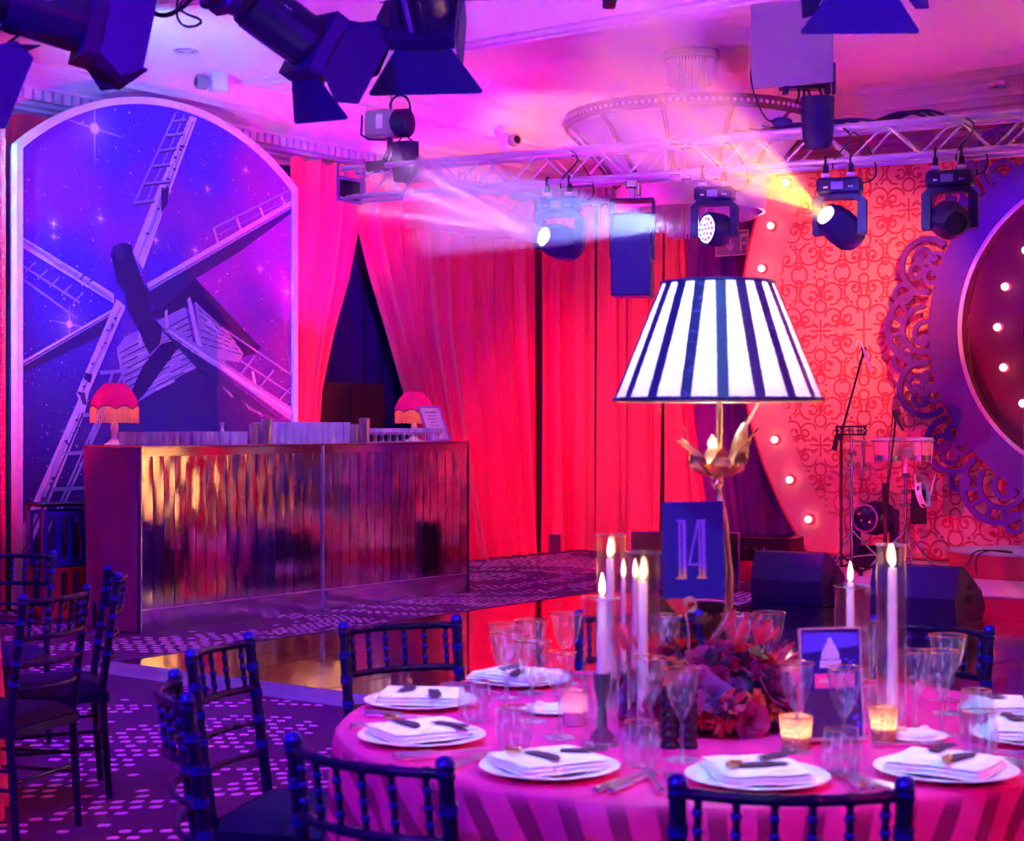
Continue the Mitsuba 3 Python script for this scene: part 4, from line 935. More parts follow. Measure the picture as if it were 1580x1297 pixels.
MH.append(moving_head(864, -0.30, (-0.70, -0.62, 0.16), 'moving head lamp throwing a pale violet beam, left end of the truss', ((0.75, 0.70, 1.0), 45)))
MH.append(moving_head(1103, -0.25, (-0.86, -0.45, 0.02), 'moving head lamp with wide white blue face, above the striped shade', ((0.55, 0.68, 1.0), 26), s=0.92, led=True))
MH.append(moving_head(1296, -0.30, (-0.72, -0.62, 0.42), 'moving head lamp throwing an orange beam up to the left', ((1.0, 0.55, 0.16), 45)))
MH.append(moving_head(1466, -0.35, (0.0, -0.98, -0.22), 'unlit moving head lamp facing the room before the fretwork ring', None))

# hanging loudspeaker
spk = thing('hanging_loudspeaker', 'slim dark loudspeaker hanging from the truss before the red curtain', 'loudspeaker')
t = ontruss(972); c = trw(t, 0.05, 0)
SM = rz(-0.16, (c[0], c[1], 0))
zt, zb = 3.10, EYE - (458 - HY) * c[1] / F
part(spk, 'cabinet', box(-0.155, 0.155, -0.13, 0.16, zb, zt, 0.01), 'm_rig_black', M=SM)
part(spk, 'grille', box(-0.145, 0.145, -0.135, -0.128, zb + 0.015, zt - 0.015, 0.002), 'm_rig_blue', M=SM)
pr('m_rig_blue', (0.02, 0.012, 0.16), 0.6)
part(spk, 'bracket', cat([box(-0.16, 0.16, -0.10, 0.12, zt + 0.10, zt + 0.115), box(-0.168, -0.156, -0.10, 0.12, zb + 0.3, zt + 0.115), box(0.156, 0.168, -0.10, 0.12, zb + 0.3, zt + 0.115)]), 'm_rig_black', M=SM)
part(spk, 'clamp', cat([box(-0.02, 0.02, -0.03, 0.03, zt + 0.115, TZ0 - 0.02, 0.004), box(-0.05, 0.05, -0.045, 0.045, TZ0 - 0.09, TZ0 - 0.02, 0.01), mv(lathe([(0.0, -0.05), (0.02, -0.05), (0.02, 0.05), (0, 0.05)], 10), 0.05, -0.04, TZ0 - 0.1)]), 'm_chrome', M=SM)
part(spk, 'safety_cable', cable([(SM @ np.array([x, y, z, 1]))[:3] for x, y, z in ((0.10, 0, zt + 0.11), (0.06, -0.03, zt + 0.2), (0.09, 0, TZ0 + 0.03), (0.13, 0.02, TZ0 - 0.05))], 0.004), 'm_chrome')

# ------------------------------------------------------------------ hoists
def chain_hoist(px, py0, py1, d, lab, ceil_z, body, bag, pale=False):
    key = thing('chain_hoist', lab, 'hoist')
    x = (px - CX) * d / F
    return key, x
key = thing('chain_hoist', 'chain hoist motor hanging on its chain above the left end of the truss', 'hoist')
hp = trw(ontruss(592), 0.12, 0); hx, hy = hp[0], hp[1]
zz = lambda y: EYE - (y - HY) * hy / F
HMx = rz(-0.35, (hx, hy, 0))
part(key, 'motor_body', box(-0.21, 0.06, -0.09, 0.09, zz(212), zz(170), 0.02), 'm_panel_grey', M=HMx)
part(key, 'rating_plate', box(-0.10, -0.04, -0.094, -0.089, zz(200), zz(178), 0.001), 'm_white', M=HMx)
part(key, 'gear_housing', xf(lathe([(0, -0.10), (0.10, -0.10), (0.125, -0.07), (0.125, 0.07), (0.10, 0.10), (0, 0.10)], 26), basis((0.10, 0, (zz(212) + zz(170)) / 2), (0, 1, 0), (0, 0, 1), (1, 0, 0)) @ np.diag([0.9, 0.95, 0.8, 1])), 'm_rig_black', M=HMx)
part(key, 'handle', tube([(0.02, -0.05, zz(172))] + [(0.10 - 0.09 * math.cos(t), -0.05, zz(168) + 0.10 * math.sin(t)) for t in np.linspace(0.2, PI - 0.2, 12)] + [(0.2, -0.05, zz(180))], 0.010, 8), 'm_rig_black', M=HMx)
part(key, 'guard_bar', tube([(-0.22, -0.1, zz(178)), (-0.23, -0.1, zz(208)), (-0.16, -0.1, zz(216)), (0.0, -0.1, zz(218))], 0.010, 8), 'm_rig_black', M=HMx)
def chain(z0, z1, n):
    ms = []
    for i in range(n):
        z = z0 + (z1 - z0) * (i + 0.5) / n; l = (z1 - z0) / n * 0.62
        a = np.arange(10) * 2 * PI / 10
        p = np.stack([0.010 * np.cos(a), a * 0, z + l * np.sin(a)], 1)
        if i % 2: p = p[:, [1, 0, 2]]
        ms.append(tube(p, 0.0042, 5, closed=True))
    return cat(ms)
part(key, 'chain', chain(zz(170), zz(138), 10), 'm_chrome', M=HMx, kind='stuff')
part(key, 'hook_block', cat([box(-0.026, 0.026, -0.03, 0.03, zz(137), zz(123), 0.012)]), 'm_white', M=HMx)
part(key, 'hook', tube([(0, 0, zz(124)), (0.0, 0, zz(116)), (0.03, 0, zz(112)), (0.03, 0, zz(106)), (-0.01, 0, zz(103))], 0.010, 8), 'm_black', M=HMx)
part(key, 'sling', cable([(-0.04, 0, zz(88)), (-0.05, 0, zz(100)), (-0.02, 0, zz(112)), (0.0, 0, zz(114))], 0.010), 'm_black', M=HMx)
part(key, 'sling', rod((-0.04, 0, zz(89)), (-0.04, 0, SOF + 0.02), 0.010), 'm_black', M=HMx)
part(key, 'chain_bag', cat([xf(lathe([(0, zz(284)), (0.10, zz(282)), (0.115, zz(260)), (0.118, zz(222)), (0.112, zz(222)), (0.10, zz(262))], 16), np.diag([1, 0.75, 1, 1]) @ rz(PI / 4)), ]), 'm_rig_black', M=HMx @ rz(0, (0.14, -0.03, 0)), label='black chain bag')
for x in (0.06, 0.22): part(key, 'bag_strap', rod((x, -0.03, zz(223)), (0.12, -0.0, zz(208)), 0.006), 'm_black', M=HMx)
part(key, 'lower_sling', tube([(-0.02, 0, zz(212)), (-0.02, 0, zz(232)), (-0.10, 0, zz(258)), (-0.14, 0, TZ1 + 0.03)], 0.020, 8), 'm_rig_black', M=HMx)
part(key, 'lower_sling', tube([(0.0, 0, zz(214)), (0.03, 0, zz(240)), (-0.06, 0, TZ1 - 0.02), (-0.2, 0.0, TZ1 - 0.02)], 0.016, 8), 'm_rig_black', M=HMx)
part(key, 'wrap', xf(lathe([(0, -0.09), (0.045, -0.09), (0.048, 0.09), (0, 0.09)], 14), aim((hx - 0.11, hy - 0.06, TZ1 + 0.0), (TD[0], TD[1], 0))), 'm_black')
# the second hoist: a pale board hides the motor; bag and slings hang below
key = thing('chain_hoist', 'second chain hoist behind a flat pale board, its black bag at the truss', 'hoist')
hp = trw(ontruss(1246), 0.10, 0); hx, hy = hp[0], hp[1]
zz = lambda y: EYE - (y - HY) * hy / F; xx = lambda x: (x - CX) * hy / F - hx
HMx = rz(0.0, (hx, hy, 0))
part(key, 'board', solid_hull([(xx(1159), y, zz(8)) for y in (-0.06, 0.0)] + [(xx(1157), y, zz(138)) for y in (-0.06, 0.0)] + [(xx(1283), y, zz(128)) for y in (-0.06, 0.0)] + [(xx(1284), y, zz(2)) for y in (-0.06, 0.0)]), 'm_panel_grey', False, M=HMx, label='flat pale board')
part(key, 'frame', box(xx(1284), xx(1288), -0.05, 0.02, zz(146), zz(98), 0.004), 'm_rig_black', M=HMx)
part(key, 'motor_body', box(xx(1205), xx(1280), 0.0, 0.12, zz(136), zz(20), 0.01), 'm_rig_black', M=HMx)
part(key, 'hanger', rod((xx(1240), 0.06, zz(24)), (xx(1240), 0.06, CEIL), 0.012), 'm_black', M=HMx)
for x in (1212, 1277): part(key, 'bracket', box(xx(x - 4), xx(x + 4), -0.03, 0.03, zz(146), zz(130), 0.004), 'm_rig_black', M=HMx)
for x0, x1 in ((1232, 1228), (1246, 1248), (1262, 1270), (1240, 1236)):
    part(key, 'bag_strap', tube([(xx(x0), 0, zz(134)), (xx((x0 + x1) / 2) + 0.01, -0.02, zz(148)), (xx(x1), -0.03, zz(160))], 0.009, 6), 'm_black', M=HMx)
part(key, 'chain_bag', xf(lathe([(0, zz(238)), (0.09, zz(236)), (0.135, zz(222)), (0.15, zz(158)), (0.145, zz(158)), (0.12, zz(225))], 18), np.diag([0.82, 0.66, 1, 1])), 'm_rig_black', 25, M=HMx @ rz(0, (0.01, -0.19, 0)), label='black chain bag')
part(key, 'data_cable', cable([(xx(1159), -0.05, zz(108)), (xx(1157), -0.06, zz(125)), (xx(1163), -0.06, zz(150)), (xx(1172), -0.06, zz(172)), (xx(1183), -0.04, zz(186)), (xx(1196), -0.02, zz(186))], 0.006), 'm_black', M=HMx)
whole('cable_bundle', cat([cable([trw(ontruss(a), 0.05 + 0.02 * i, TZ1 + 0.05 + 0.015 * ((i * 7) % 3)), trw(ontruss(a + 40), 0.08, TZ1 + 0.045), trw(ontruss(a + 95), 0.05, TZ1 + 0.06), trw(ontruss(a + 150), 0.08, TZ1 + 0.04)], 0.011) for i, a in enumerate((1130, 1150, 1170, 1195))] + [xf(ball(0.05, n=2, s=(1.6, 0.9, 0.7)), rz(0, trw(ontruss(1205), 0.02, TZ1 + 0.08)))]), 'm_rig_blue', 'bundle of dark and blue cables lying on top of the truss behind the hoist bag', 'cables')
whole('cable_bundle', cat([cable([trw(ontruss(a), 0.1, TZ1 + 0.03), trw(ontruss(a + 30), 0.12, TZ1 + 0.07), trw(ontruss(a + 60), 0.1, TZ1 + 0.09), trw(ontruss(a + 95), 0.12, TZ1 + 0.035)], 0.012) for a in (1330, 1345, 1360)]), 'm_rig_black', 'coiled cables lying on the truss above the right moving heads', 'cables')
for pa, lab in ((1300, 'thin black cable looping down from the truss above the orange lamp'), (1490, 'thin black cable looping over the truss at the far right'), (880, 'thin black cable hanging in the truss above the pale violet lamp')):
    whole('cable', cable([trw(ontruss(pa - 12), 0.02, TZ1 + 0.03), trw(ontruss(pa + 8), -0.03, TZ1 - 0.03), trw(ontruss(pa + 14), -0.04, TZ0 + 0.14), trw(ontruss(pa - 4), -0.03, TZ0 + 0.05), trw(ontruss(pa - 14), 0.0, TZ0 - 0.06)], 0.006), 'm_black', lab, 'cable')

# ------------------------------------------------------------------ chandelier
CD = 14.5; cx_, cz_ = (1067 - CX) * CD / F, EYE - (190 - HY) * CD / F
CHM = rz(0, (cx_, CD, 0))
ch = thing('chandelier', 'huge round chandelier with a beaded rim, fabric panels and crystal tiers', 'chandelier')
Rr = 1.10
part(ch, 'rim', lathe([(Rr - 0.03, cz_ - 0.05), (Rr, cz_ - 0.055), (Rr + 0.012, cz_), (Rr, cz_ + 0.055), (Rr - 0.03, cz_ + 0.05)], 90), 'm_chand_metal', 30, M=CHM, label='dark beaded metal rim')
pr('m_chand_metal', (0.22, 0.05, 0.14), 0.35, 0.4); pr('m_chand_cloth', (0.75, 0.60, 0.72), 0.7); pr('m_crystal', (0.85, 0.62, 0.75), 0.12, 0.0, specular=0.9)
bead = mikit.ply(ball(0.017, n=1), 'm_crystal', smooth=True)
for k in range(120):
    a = k * 2 * PI / 120
    part(ch, 'bead', bead, None, M=CHM @ rz(0, ((Rr + 0.012) * math.cos(a), (Rr + 0.012) * math.sin(a), cz_)))
zl = cz_ - 0.58
for k in range(12):                          # fabric panels between ribs, from rim down to the inner crystal ring
    a0, a1 = k * PI / 6 + 0.2, (k + 1) * PI / 6 + 0.2
    G = []
    for t in np.linspace(0, 1, 8):
        r_ = (Rr - 0.02) * (1 - t) + 0.62 * t; z_ = cz_ - 0.04 - (0.54) * t ** 1.15
        G.append([[r_ * math.cos(a), r_ * math.sin(a), z_] for a in np.linspace(a0 + 0.012, a1 - 0.012, 8)])
    part(ch, 'cloth_panel', sheet(G), 'm_chand_cloth', True, M=CHM)
    part(ch, 'rib', tube([((Rr - 0.01) * (1 - t) * math.cos(a0) + 0.63 * t * math.cos(a0), ((Rr - 0.01) * (1 - t) + 0.63 * t) * math.sin(a0), cz_ - 0.045 - 0.545 * t ** 1.15) for t in np.linspace(0, 1, 6)], 0.020, 7), 'm_chand_metal', M=CHM)
def tier(r, z0, z1, n, nm='crystal_drop'):
    ms = [mv(box(-0.008, 0.008, -0.008, 0.008, z0 - (z0 - z1) * rng.uniform(0, 0.05), z1 + 0.0, 0.003), r * math.cos(k * 2 * PI / n), r * math.sin(k * 2 * PI / n), 0) for k in range(n)]
    part(ch, nm, cat(ms), 'm_crystal', False, M=CHM, kind='stuff', label='tier of hanging crystals')
part(ch, 'inner_ring', lathe([(0.62, zl), (0.65, zl), (0.65, zl - 0.20), (0.62, zl - 0.20)], 60, wave=lambda z, a: 1 + 0.012 * np.sin(a * 60 + z * 200)), 'm_crystal', 20, M=CHM)
tier(0.55, zl - 0.02, zl - 0.24, 90); tier(0.36, zl - 0.05, zl - 0.34, 60); tier(0.2, zl - 0.05, zl - 0.40, 40)
zc = EYE - (90 - HY) * CD / F
part(ch, 'canopy', lathe([(0.0, CEIL - 0.001), (0.24, CEIL - 0.001), (0.245, zc - 0.01), (0.225, zc - 0.02), (0, zc - 0.02)], 48), 'm_chand_metal', M=CHM)
tier(0.205, zc - 0.02, zc - 0.22, 44); tier(0.185, zc - 0.02, zc - 0.21, 40); tier(0.125, zc - 0.02, zc - 0.33, 28); tier(0.08, zc - 0.02, zc - 0.34, 18)
part(ch, 'stem', rod((0, 0, zc), (0, 0, cz_ - 0.5), 0.028, 12), 'm_chand_metal', M=CHM)
for k in range(6):
    a = k * PI / 3; part(ch, 'spoke', rod((0, 0, cz_ + 0.02), (Rr * math.cos(a), Rr * math.sin(a), cz_ + 0.02), 0.012), 'm_chand_metal', M=CHM)

# ------------------------------------------------------------------ profile lamps with barn doors on the near rig (top of the picture)
def barn_lamp(head, d, lab, s=0.185, roll=0.0, doors=(0.5, 0.5, 0.5, 0.5), body=0.55, glow=None, dl=0.135, up=(0, 0, 1)):
    """head: centre of the gel frame; d: the way it points. doors: opening angles of the right, lower, left and upper leaf."""
    M = aim(head, d, up) @ rot((0, 0, 1), roll)
    key = thing('barn_door_lamp', lab, 'stage light')
    h = s / 2
    part(key, 'gel_frame', xf(slab(sbox(-h, -h, h, h).buffer(0.008).difference(Point(0, 0).buffer(h * 0.84)), 0.045), rz(0, (0, 0, -0.03))), 'm_rig_black', 30, M=M)
    part(key, 'lens_tube', lathe([(h * 0.84, 0.0), (h * 0.86, -0.02), (h * 0.84, -body * 0.45), (h * 0.70, -body * 0.46), (h * 0.70, -body * 0.50)], 30), 'm_rig_tube', 35, M=M)
    part(key, 'body', cat([lathe([(h * 0.74, -body * 0.48), (h * 0.80, -body * 0.52), (h * 0.78, -body * 0.85), (h * 0.62, -body * 1.0), (0, -body * 1.02)], 30), box(-h * 0.85, h * 0.85, -h * 0.85, h * 0.85, -body * 0.60, -body * 0.50, 0.012)]), 'm_rig_tube', 35, M=M)
    for k in range(3):
        a = 0.7 + k * 0.5
        part(key, 'cooling_fin', mv(box(h * 0.78, h * 0.90, -0.008, 0.008, -body * 0.42, -body * 0.08, 0.003), 0, 0, 0), 'm_trim_purple' if k == 1 else 'm_rig_tube', M=M @ rz(-a))
    part(key, 'knob', mv(ball(0.018, n=2), -h * 0.2, -h * 1.02, -body * 0.66), 'm_black', True, M=M)
    lab_ = meshkit.text_mesh('LDR', 0.016, 0.0008)
    part(key, 'name_plate', lab_, 'm_trim', False, M=M @ basis((h * 0.2, h * 0.82, -body * 0.30), (0, 0, 1), (1, 0, 0), (0, 1, 0)) if False else M @ basis((-h * 0.81, h * 0.1, -body * 0.34), (0, 0, 1), (0, 1, 0), (-1, 0, 0)))
    for k, op in enumerate(doors):           # right, lower, left, upper
        a = -k * PI / 2
        w0, w1 = h * 0.92, h * 1.55
        if op is None: continue
        leaf = Polygon([(-w0, 0), (w0, 0), (w1, dl * 0.55), (w1 * 0.80, dl), (-w1 * 0.80, dl), (-w1, dl * 0.55)]) if k % 2 == 0 else Polygon([(-w0, 0), (w0, 0), (w1 * 1.25, dl), (-w1 * 1.25, dl)])
        L = basis((h + 0.006, 0, 0.016), (0, 1, 0), (math.sin(op), 0, math.cos(op)), (math.cos(op), 0, -math.sin(op)))
        part(key, 'barn_door', slab(leaf.buffer(-0.008).buffer(0.008), 0.0025), 'm_rig_leaf', False, M=M @ rz(a) @ L)
        part(key, 'hinge', mv(rod((0, -w0 * 0.7, 0), (0, w0 * 0.7, 0), 0.005), h + 0.006, 0, 0.014), 'm_black', M=M @ rz(a))
    e = part(key, 'lens', lathe([(0.0, 0.0), (h * 0.8, -0.012)], 26), 'm_lens_dark', True, M=M)
    if glow: scene[e] = {**scene[e], 'emitter': {**emit(*glow), 'sampling_weight': 0.2}}
    return M
pr('m_rig_tube', (0.020, 0.012, 0.060), 0.30); pr('m_rig_leaf', (0.016, 0.012, 0.095), 0.6)
DL = 5.0
barn_lamp(at(142, 45, DL), (0.86, 0.45, -0.20), 'black barn door lamp pointing right, second from the left at the top', doors=(0.30, 0.10, 0.45, 0.30), roll=0.0)
barn_lamp(at(-72, 118, DL - 0.2), (0.66, 0.60, -0.36), 'black barn door lamp cut off by the left picture edge', doors=(0.4, 0.5, 0.4, 0.4))
barn_lamp(at(487, 74, DL), (0.66, 0.50, -0.42), 'black barn door lamp with warm light on its flap, third from the left', doors=(0.42, 0.62, 0.4, 0.35), roll=0.12)
barn_lamp(at(655, 30, DL), (0.10, 0.86, -0.42), 'black barn door lamp pointing away above the chain hoist', doors=(0.62, 0.72, 0.0, 0.6), body=0.42)
barn_lamp(at(1328, -66, DL), (0.02, 0.84, -0.40), 'black barn door lamp cut off by the top edge, above the pale hoist board', doors=(0.45, 0.80, 0.95, 0.4), body=0.42, s=0.19)
barn_lamp(at(930, -112, DL + 0.5), (0.1, 0.85, -0.3), 'black barn door lamp of which only a lower flap edge shows at the top', doors=(0.3, 0.35, 0.3, 0.3), body=0.42)
bar_ = thing('lamp_pipe', 'dark pipe above the picture from which the barn door lamps hang', 'pipe')
part(bar_, 'pipe', rod((-2.2, DL - 0.05, 3.05), (2.2, DL + 0.2, 3.05), 0.024, 12), 'm_black')
for x, lab in ((-1.42, ''), (-0.72, ''), (-0.27, ''), (1.02, ''), (0.30, ''), (-1.75, '')):
    part(bar_, 'clamp', box(x - 0.02, x + 0.02, DL - 0.07 + 0.056 * (x + 2.2), DL + 0.03 + 0.056 * (x + 2.2), 2.78, 3.08, 0.005), 'm_black')
whole('cable', cable([at(310, -20, DL), at(262, 22, DL), at(232, 14, DL), at(222, -20, DL)], 0.007), 'm_black', 'thick black cable loop at the top left between two barn door lamps', 'cable')
whole('cable', cable([at(300, -10, DL), at(278, 14, DL), at(300, 26, DL), at(310, 34, DL), at(296, 41, DL), at(276, 32, DL), at(278, -16, DL)], 0.004), 'm_black', 'thin black cable loop at the top left', 'cable')
whole('cable', cable([at(70, -10, DL - .1), at(58, 24, DL - .1), at(40, 46, DL - .1), at(18, 50, DL - .1), at(-8, 36, DL - .1)], 0.007), 'm_rig_blue', 'dark blue cable hanging across the leftmost barn door lamps', 'cable')
whole('cable', cable([at(34, 50, DL - .1), at(18, 62, DL - .1), at(-8, 80, DL - .1)], 0.004), 'm_black', 'thin black cable at the left picture edge', 'cable')

# ================================================================== on and before the stage
def wedge(p, yaw, lab, w=0.62):
    key = thing('wedge_monitor', lab, 'loudspeaker')
    M = rz(yaw, (p[0], p[1], p[2]))
    prof = Polygon([(0, 0), (0.50, 0), (0.56, 0.09), (0.50, 0.20), (0.14, 0.40), (0.06, 0.40), (-0.03, 0.19)]).buffer(0.01)
    FMx = basis((-w / 2, 0, 0), (0, 1, 0), (0, 0, 1), (1, 0, 0))
    part(key, 'cabinet', xf(slab(prof, w), FMx), 'm_rig_black', 20, M=M)
    part(key, 'rear_panel', solid_hull([(x, y, z) for x in (-w / 2 + 0.015, w / 2 - 0.015) for y, z in ((-0.036, 0.20), (0.052, 0.395), (-0.030, 0.20), (0.058, 0.395))]), 'm_rig_blue', M=M)
    g0, g1 = np.array([0.515, 0.205]), np.array([0.15, 0.408])
    nrm = np.array([0.203, 0.365]) / np.linalg.norm([0.203, 0.365])
    part(key, 'grille', solid_hull([(x, *(g + nrm * o)) for x in (-w / 2 + 0.02, w / 2 - 0.02) for g in (g0, g1) for o in (-0.004, 0.006)]), 'm_black_matt', M=M)
    for s in (-1, 1):
        part(key, 'handle_recess', box(s * w / 2 - 0.012, s * w / 2 + 0.012, 0.19, 0.30, 0.15, 0.21, 0.004), 'm_black_matt', M=M)
        part(key, 'cup_hole', box(s * w / 2 - 0.012, s * w / 2 + 0.012, 0.20, 0.29, 0.235, 0.275, 0.004), 'm_black_matt', M=M)
p = on_z(1222, 930, 0.045); wedge((p[0] - 0.05, p[1] - 0.05, 0.045), -0.55, 'black wedge monitor speaker on the dance floor edge, the left one of two', 0.60)
p = on_z(1410, 958, 0.045); wedge((p[0] - 0.03, p[1] - 0.10, 0.045), -0.62, 'black wedge monitor speaker lit blue at its back, the right one of two', 0.66)
whole('plug', cat([rod(on_z(1160, 922, 0.06), on_z(1178, 914, 0.07), 0.010), cable([on_z(1160, 922, 0.06), on_z(1135, 930, 0.05), on_z(1100, 925, 0.05), on_z(1060, 930, 0.05)], 0.006)]), 'm_white', 'pale cable plug on the floor before the left wedge monitor', 'cable')
for pts, lab in ((((1186, 880), (1240, 866), (1300, 862), (1330, 870)), 'thin black cable running over the stage behind the left wedge monitor'),):
    whole('cable', cable([on_z(x, y, 0.21) for x, y in pts], 0.008), 'm_black', lab, 'cable')
whole('cable', cable([on_z(1472, 878, 0.21) + [0, -0.15, 0.02], on_z(1490, 862, 0.36) + [0, -0.12, 0], on_z(1508, 850, 0.43), on_z(1540, 850, 0.425), on_z(1562, 852, 0.425)], 0.006), 'm_black', 'thin black cable climbing over the rounded riser', 'cable')
whole('cable', cable([on_z(1500, 886, 0.21) + [0, -0.15, 0.02], on_z(1499, 872, 0.34) + [0, -0.12, 0], on_z(1510, 856, 0.42), on_z(1530, 849, 0.425), on_z(1560, 851, 0.425)], 0.006), 'm_black', 'second thin black cable on the rounded riser, right of the first', 'cable')

PZ = 0.2; PDp = 14.6
def pp(x, y, d=PDp): return at(x, y, d)
def tripod(key, x, ybase, d, spread, col='m_chrome', zc=0.30, rl=0.010, a0=0.3):
    b = pp(x, 0, d)
    for k in range(3):
        a = a0 + k * 2 * PI / 3
        foot = (b[0] + spread * math.cos(a), b[1] + spread * math.sin(a), PZ + 0.012)
        part(key, 'leg', tube([(b[0], b[1], PZ + zc), foot], rl, 8), col)
        part(key, 'brace', rod((b[0], b[1], PZ + zc * 0.35), (b[0] + spread * 0.6 * math.cos(a), b[1] + spread * 0.6 * math.sin(a), PZ + 0.012 + (zc - 0.012) * 0.4), 0.006, 6), col)
        part(key, 'rubber_foot', mv(lathe([(0, -0.012), (0.018, -0.012), (0.014, 0.03), (0, 0.03)], 10), *foot), 'm_black')
# chrome percussion stand with a rimmed ring on top
k = thing('percussion_stand', 'chrome percussion stand carrying a black jingle ring, left of the bongos', 'drum stand')
tripod(k, 1314, 850, PDp, 0.34, zc=0.36, a0=-0.2)
b = pp(1314, 0)
part(k, 'tube', rod((b[0], b[1], PZ + 0.1), (b[0], b[1], pp(0, 676)[2]), 0.013, 12), 'm_chrome')
part(k, 'upper_tube', rod((b[0], b[1], pp(0, 700)[2]), (b[0], b[1], pp(0, 655)[2]), 0.009, 12), 'm_chrome')
for y in (700, 716, 762):
    part(k, 'clamp', box(b[0] - 0.035, b[0] + 0.04, b[1] - 0.03, b[1] + 0.03, pp(0, y)[2] - 0.02, pp(0, y)[2] + 0.02, 0.006), 'm_chrome')
part(k, 'side_rod', rod((b[0] + 0.09, b[1], pp(0, 725)[2]), (b[0] + 0.09, b[1], pp(0, 682)[2]), 0.006), 'm_chrome')
part(k, 'arm', rod((b[0], b[1], pp(0, 681)[2]), (b[0] + 0.14, b[1], pp(0, 681)[2]), 0.010), 'm_chrome')
k = thing('jingle_ring', 'black open jingle ring lying on the chrome stand', 'tambourine')
rc = pp(1313, 664, PDp - 0.02)
for dz in (-0.035, 0.035): part(k, 'hoop', torus(0.128, 0.008, dz, 36), 'm_black', M=rz(0, rc))
for j in range(10):
    a = j * 2 * PI / 10
    part(k, 'jingle', xf(lathe([(0, -0.006), (0.020, -0.004), (0.020, 0.004), (0, 0.006)], 12), basis((rc[0] + 0.128 * math.cos(a), rc[1] + 0.128 * math.sin(a), rc[2]), (1, 0, 0), (0, 1, 0), (0, 0, 1))), 'm_chrome' if j % 3 == 0 else 'm_black')
    part(k, 'post', rod((rc[0] + 0.128 * math.cos(a), rc[1] + 0.128 * math.sin(a), rc[2] - 0.035), (rc[0] + 0.128 * math.cos(a), rc[1] + 0.128 * math.sin(a), rc[2] + 0.035), 0.006, 6), 'm_black')
# boom microphone stand
def mic(key, p, d, l=0.17):
    M = aim(p, d)
    part(key, 'microphone', lathe([(0, 0), (0.010, 0), (0.013, l * 0.6), (0.021, l * 0.68), (0.024, l * 0.82), (0.018, l * 0.97), (0, l)], 18), 'm_black', M=M)
k = thing('boom_mic_stand', 'tall black boom microphone stand reaching up left of the bongos', 'microphone stand')
tripod(k, 1298, 866, PDp - 0.15, 0.30, 'm_black', zc=0.16, a0=0.9)
b = pp(1298, 0, PDp - 0.15)
part(k, 'tube', rod((b[0], b[1], PZ + 0.05), (b[0], b[1], pp(0, 676, PDp - 0.15)[2]), 0.014, 10), 'm_black')
part(k, 'boom', rod(pp(1296, 676, PDp - 0.15), pp(1331, 548, PDp - 0.15), 0.009, 10), 'm_black')
part(k, 'boom_weight', rod(pp(1287, 694, PDp - 0.15), pp(1292, 672, PDp - 0.15), 0.022, 12), 'm_black')
part(k, 'joint', ball(0.028, pp(1296, 674, PDp - 0.15)), 'm_black')
mic(k, pp(1331, 552, PDp - 0.15), (0.12, 0.0, 1.0), 0.10)
k = thing('drumstick', 'bright drumstick clipped at the tip of the boom microphone stand', 'drumstick')
part(k, 'stick', tube([pp(1329, 528, PDp - 0.18), pp(1343, 570, PDp - 0.18)], [0.008, 0.011], 10), 'm_white')
part(k, 'clip', cable([pp(1321, 534, PDp - 0.18), pp(1324, 527, PDp - 0.18), pp(1330, 529, PDp - 0.18)], 0.007), 'm_white')
# second microphone stand before the bongos
k = thing('short_mic_stand', 'black microphone stand leaning before the bongos', 'microphone stand')
d2 = PDp - 0.4
tripod(k, 1366, 870, d2, 0.26, 'm_black', zc=0.14, a0=0.2)
b = pp(1366, 0, d2)
part(k, 'tube', rod((b[0], b[1], PZ + 0.05), pp(1366, 780, d2), 0.016, 10), 'm_black')
part(k, 'boom', rod(pp(1366, 790, d2), pp(1382, 645, d2), 0.009, 10), 'm_black')
part(k, 'clutch', box(b[0] - 0.025, b[0] + 0.025, b[1] - 0.025, b[1] + 0.025, pp(0, 790, d2)[2], pp(0, 745, d2)[2], 0.006), 'm_black')
mic(k, pp(1393, 664, d2), np.array(pp(1380, 636, d2)) - pp(1393, 664, d2), 0.19)
part(k, 'mic_cable', cable([pp(1378, 634, d2), pp(1376, 655, d2), pp(1372, 700, d2), pp(1368, 760, d2)], 0.004), 'm_black')
# bongos on their stand
k = thing('bongo_stand', 'chrome stand with a padded arm under the bongos', 'drum stand')
tripod(k, 1397, 850, PDp, 0.34, zc=0.36, a0=0.5)
b = pp(1397, 0)
part(k, 'tube', rod((b[0], b[1], PZ + 0.1), (b[0], b[1], pp(0, 716)[2]), 0.013, 12), 'm_chrome')
part(k, 'upper_tube', rod((b[0], b[1], pp(0, 735)[2]), (b[0], b[1], pp(0, 706)[2]), 0.018, 12), 'm_white')
for y in (733, 758, 778): part(k, 'clamp', box(b[0] - 0.04, b[0] + 0.035, b[1] - 0.03, b[1] + 0.03, pp(0, y)[2] - 0.018, pp(0, y)[2] + 0.018, 0.006), 'm_chrome')
part(k, 'side_arm', rod((b[0], b[1], pp(0, 758)[2]), (b[0] + 0.16, b[1] - 0.03, pp(0, 757)[2]), 0.008), 'm_chrome')
def wood_fn(p, n, uv):
    g = mikit.fbm(p.x * 6, p.y * 6, p.z * 90, 3)
    return mikit.mix((0.55, 0.34, 0.22), (0.86, 0.68, 0.50), g)
pr('m_bongo', mikit.proc(wood_fn), 0.35); pr('m_skin', (0.82, 0.72, 0.68), 0.6)
k = thing('bongos', 'pair of pale wooden bongo drums with chrome hoops on a stand', 'drums')
